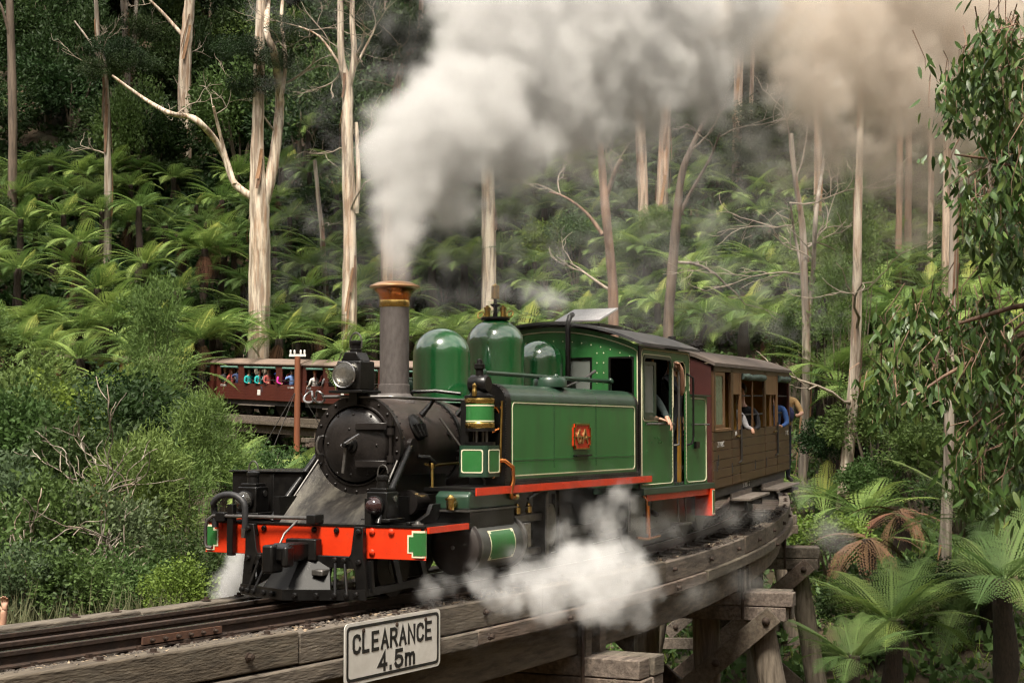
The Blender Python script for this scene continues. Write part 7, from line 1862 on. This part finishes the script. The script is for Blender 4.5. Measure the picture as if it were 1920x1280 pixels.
link('foliage', fast_mesh('foliage', np.concatenate(allV), nf_, [M_gl, M_gl2], mi_, smooth=True), G, 0, 'stuff')
# ------------------------------------------------------------------ smoke and steam (real volumes)
def smoke(name, label, blobs, color, dens, voxel, nscale, warp, edge, aniso=0.0, stretch=(1, 1, 1), fine=1.0, absorb=None):
    """blobs: (px, py, depth, radius px, weight). Density falls off towards the edge of warped, overlapping puffs."""
    C = [(Pt(px, py, d), r * d / FX, w) for (px, py, d, r, w) in blobs]
    lo = Vector([min(c[i] - r * 1.35 for c, r, w in C) for i in range(3)]); hi = Vector([max(c[i] + r * 1.35 for c, r, w in C) for i in range(3)])
    hull = MB()
    for c, r, w in C: hull.ball(c, r, 8)
    o = link(name, hull.mesh(name, []), None)
    tag(o, label, None, None, 'stuff')
    m = bpy.data.materials.new(name + ' volume'); m.use_nodes = True
    t = m.node_tree; t.nodes.clear()
    out = t.nodes.new('ShaderNodeOutputMaterial'); pv = t.nodes.new('ShaderNodeVolumePrincipled')
    pv.inputs['Color'].default_value = lin(color); pv.inputs['Density'].default_value = dens; pv.inputs['Anisotropy'].default_value = aniso
    pv.inputs['Density Attribute'].default_value = 'density'
    if absorb: pv.inputs['Absorption Color'].default_value = lin(absorb)
    t.links.new(pv.outputs[0], out.inputs['Volume'])
    ng = bpy.data.node_groups.new(name, 'GeometryNodeTree')
    ng.interface.new_socket('Geometry', in_out='OUTPUT', socket_type='NodeSocketGeometry')
    N = ng.nodes; L = ng.links
    go = N.new('NodeGroupOutput'); vc = N.new('GeometryNodeVolumeCube'); sm = N.new('GeometryNodeSetMaterial')
    sm.inputs['Material'].default_value = m
    vc.inputs['Min'].default_value = lo; vc.inputs['Max'].default_value = hi
    for i, ax in enumerate('XYZ'): vc.inputs['Resolution ' + ax].default_value = max(8, int((hi[i] - lo[i]) / voxel))
    L.new(vc.outputs[0], sm.inputs[0]); L.new(sm.outputs[0], go.inputs[0])
    pos = N.new('GeometryNodeInputPosition')
    def vm(op, a, b=None, c=None):
        n = N.new('ShaderNodeVectorMath'); n.operation = op
        for i, x in enumerate((a, b, c)):
            if x is None: continue
            if hasattr(x, 'links') or hasattr(x, 'is_linked'): L.new(x, n.inputs[i])
            else: n.inputs[i].default_value = x
        return n
    def mm(op, a, b=None, c=None, clamp=False):
        n = N.new('ShaderNodeMath'); n.operation = op; n.use_clamp = clamp
        for i, x in enumerate((a, b, c)):
            if x is None: continue
            if isinstance(x, (int, float)): n.inputs[i].default_value = x
            else: L.new(x, n.inputs[i])
        return n.outputs[0]
    def noise(scale, detail, rough, src):
        n = N.new('ShaderNodeTexNoise'); n.inputs['Scale'].default_value = scale; n.inputs['Detail'].default_value = detail; n.inputs['Roughness'].default_value = rough
        L.new(src, n.inputs['Vector']); return n
    ps = vm('MULTIPLY', pos.outputs[0], stretch).outputs[0]
    n1 = noise(nscale, 7, .62, ps)
    off = vm('MULTIPLY', vm('SUBTRACT', n1.outputs['Color'], (.5, .5, .5)).outputs[0], (warp, warp, warp)).outputs[0]
    wp = vm('ADD', pos.outputs[0], off).outputs[0]
    acc = None
    for c, r, w in C:
        d = vm('DISTANCE', wp, tuple(c)).outputs['Value']
        f = mm('MULTIPLY', mm('MULTIPLY_ADD', d, -1.0 / r, 1.0, clamp=True), w)
        acc = f if acc is None else mm('SMOOTH_MAX', acc, f, .12)
    n2 = noise(nscale * 3.1 * fine, 6, .68, ps)
    v = mm('ADD', acc, mm('MULTIPLY', mm('MULTIPLY', mm('SUBTRACT', n2.outputs['Fac'], .5), edge), mm('MULTIPLY', acc, 4.0, clamp=True)))
    mr = N.new('ShaderNodeMapRange'); mr.interpolation_type = 'SMOOTHSTEP'; mr.inputs['From Min'].default_value = .10; mr.inputs['From Max'].default_value = .46
    L.new(v, mr.inputs['Value'])
    gate = mm('GREATER_THAN', acc, .03)
    n3 = noise(nscale * 2.3, 8, .72, wp)
    tex = mm('POWER', mm('MULTIPLY', n3.outputs['Fac'], 1.9), 3.0)
    L.new(mm('MULTIPLY', mm('MULTIPLY', mr.outputs[0], gate), tex), vc.inputs['Density'])
    md = o.modifiers.new('smoke', 'NODES'); md.node_group = ng
    return o
PL = [(739, 522, 14.9, 34, 1), (740, 500, 14.9, 40, 1), (742, 465, 14.9, 48, 1), (747, 425, 15.0, 60, 1), (760, 380, 15.1, 78, 1), (762, 325, 15.2, 95, 1), (748, 285, 15.3, 80, 1), (800, 255, 15.5, 125, 1), (855, 360, 15.8, 80, .85), (880, 210, 16.2, 145, 1),
      (905, 100, 16.8, 135, 1), (930, 0, 17.2, 150, 1), (965, 280, 17.0, 110, .85), (990, 150, 17.6, 165, 1), (1060, 40, 18.4, 185, 1), (1085, 220, 18.4, 115, .8), (1180, 120, 19.6, 155, .85), (1210, 0, 20.0, 180, 1), (1200, 235, 20.0, 85, .55), (1300, 100, 21.2, 125, .7), (1340, -10, 21.6, 160, .85), (1100, -110, 19, 180, .9), (1340, 190, 21.4, 70, .42), (910, 400, 16.4, 60, .34), (1000, 345, 17.4, 60, .34), (1090, 310, 18.6, 60, .32)]
PL2 = [(1450, 10, 23.0, 130, .8), (1380, 60, 22.4, 110, .6), (1280, 40, 21.0, 130, .5), (1180, 120, 19.8, 110, .4), (1060, 280, 18.2, 90, .36), (1150, 300, 19.4, 80, .34), (1520, 170, 24.2, 105, .72), (1560, 60, 24.5, 150, .8), (1560, 260, 24.8, 105, .62), (1500, 330, 24.6, 70, .4), (1650, 290, 25.8, 100, .56), (1660, 150, 25.8, 160, .75), (1740, 330, 27.0, 90, .5), (1780, 200, 27.4, 145, .66), (1800, 50, 27.6, 190, .9), (1920, 120, 29.0, 170, .75), (1930, -20, 29.0, 200, .95), (1640, -60, 26, 200, .95), (1700, 420, 27.5, 80, .36)]
smoke('smoke_plume', 'thick grey white smoke billowing up from the copper capped chimney', PL, (0.79, 0.785, 0.78), 4.8, 0.085, 1.05, 1.1, 1.5)
smoke('smoke_plume', 'thinner brownish smoke drifting across the upper right', PL2, (0.735, 0.665, 0.59), 2.2, 0.13, 1.05, 1.35, 1.5)
ST_ = [(800, 1112, 13.0, 44, .5), (840, 1105, 12.9, 34, .5), (880, 1098, 12.8, 22, 1), (915, 1103, 12.8, 34, 1), (955, 1108, 12.8, 50, 1), (1010, 1095, 13.0, 68, 1), (1030, 1140, 13.0, 50, 1), (1080, 1085, 13.2, 82, 1), (1120, 1130, 13.2, 66, 1), (1150, 1075, 13.5, 80, 1), (1195, 1090, 13.7, 58, 1), (1205, 1140, 13.6, 40, 1), (1130, 1020, 13.9, 60, .7), (1075, 1035, 13.6, 50, .7), (1120, 975, 14.4, 62, .45), (1160, 940, 15.0, 52, .4), (1050, 1000, 14.2, 50, .42), (980, 1050, 13.4, 44, .5), (900, 1075, 12.9, 26, .6)]
smoke('steam_cloud', 'white steam jetting from the near cylinder over the trestle', ST_, (0.95, 0.95, 0.95), 2.5, 0.035, 1.7, .62, 1.4)
smoke('steam_cloud', 'small white steam puff behind the pilot on the far side', [(448, 1100, 14.6, 66, .9), (478, 1080, 14.6, 66, 1), (505, 1090, 14.5, 52, 1), (455, 1060, 14.8, 48, .7), (540, 1105, 14.4, 34, 1), (590, 1095, 14.2, 36, .9), (650, 1090, 14.0, 36, .9), (470, 1040, 14.8, 30, .6)], (0.95, 0.95, 0.95), 6.0, 0.04, 1.9, .34, .9)
smoke('steam_cloud', 'thin steam wisp drifting from the brass whistle', [(950, 545, 16.8, 24, .6), (985, 545, 17.0, 30, .62), (1020, 552, 17.2, 32, .62), (1050, 560, 17.4, 26, .5), (1030, 580, 17.3, 20, .4)], (0.95, 0.95, 0.95), 4.5, 0.045, 2.2, .35, .75)
smoke('steam_cloud', 'faint grey steam drifting low beside the cab and carriage', [(1250, 985, 16.6, 44, .45), (1310, 975, 17.4, 46, .42), (1370, 960, 18.4, 44, .42), (1200, 1000, 15.8, 44, .45), (1430, 950, 19.6, 46, .4), (1510, 930, 22.0, 46, .4), (1560, 1000, 22.0, 60, .38), (1400, 1090, 17.0, 60, .34), (1300, 1120, 16.0, 60, .36)], (0.93, 0.92, 0.90), 1.3, 0.09, 1.2, .6, .8)
# ------------------------------------------------------------------ tell look-alikes on the slope apart by their order from the left
ORD = ['leftmost', 'second from left', 'third from left', 'fourth from left', 'fifth from left', 'sixth from left', 'seventh from left', 'eighth from left', 'ninth from left', 'tenth from left']
byl = {}
for o in bpy.data.objects:
    if o.parent is None and 'label' in o and 'category' in o: byl.setdefault(o['label'], []).append(o)
for lab, os_ in byl.items():
    if len(os_) < 2: continue
    def sx(o):
        d = Vector(o.location) - CAM
        return d.dot(RH) / max(1.0, d.dot(FH))
    for o, w in zip(sorted(os_, key=sx), ORD): o['label'] = lab + ', ' + w
bpy.data.scenes.remove(bench_scene)
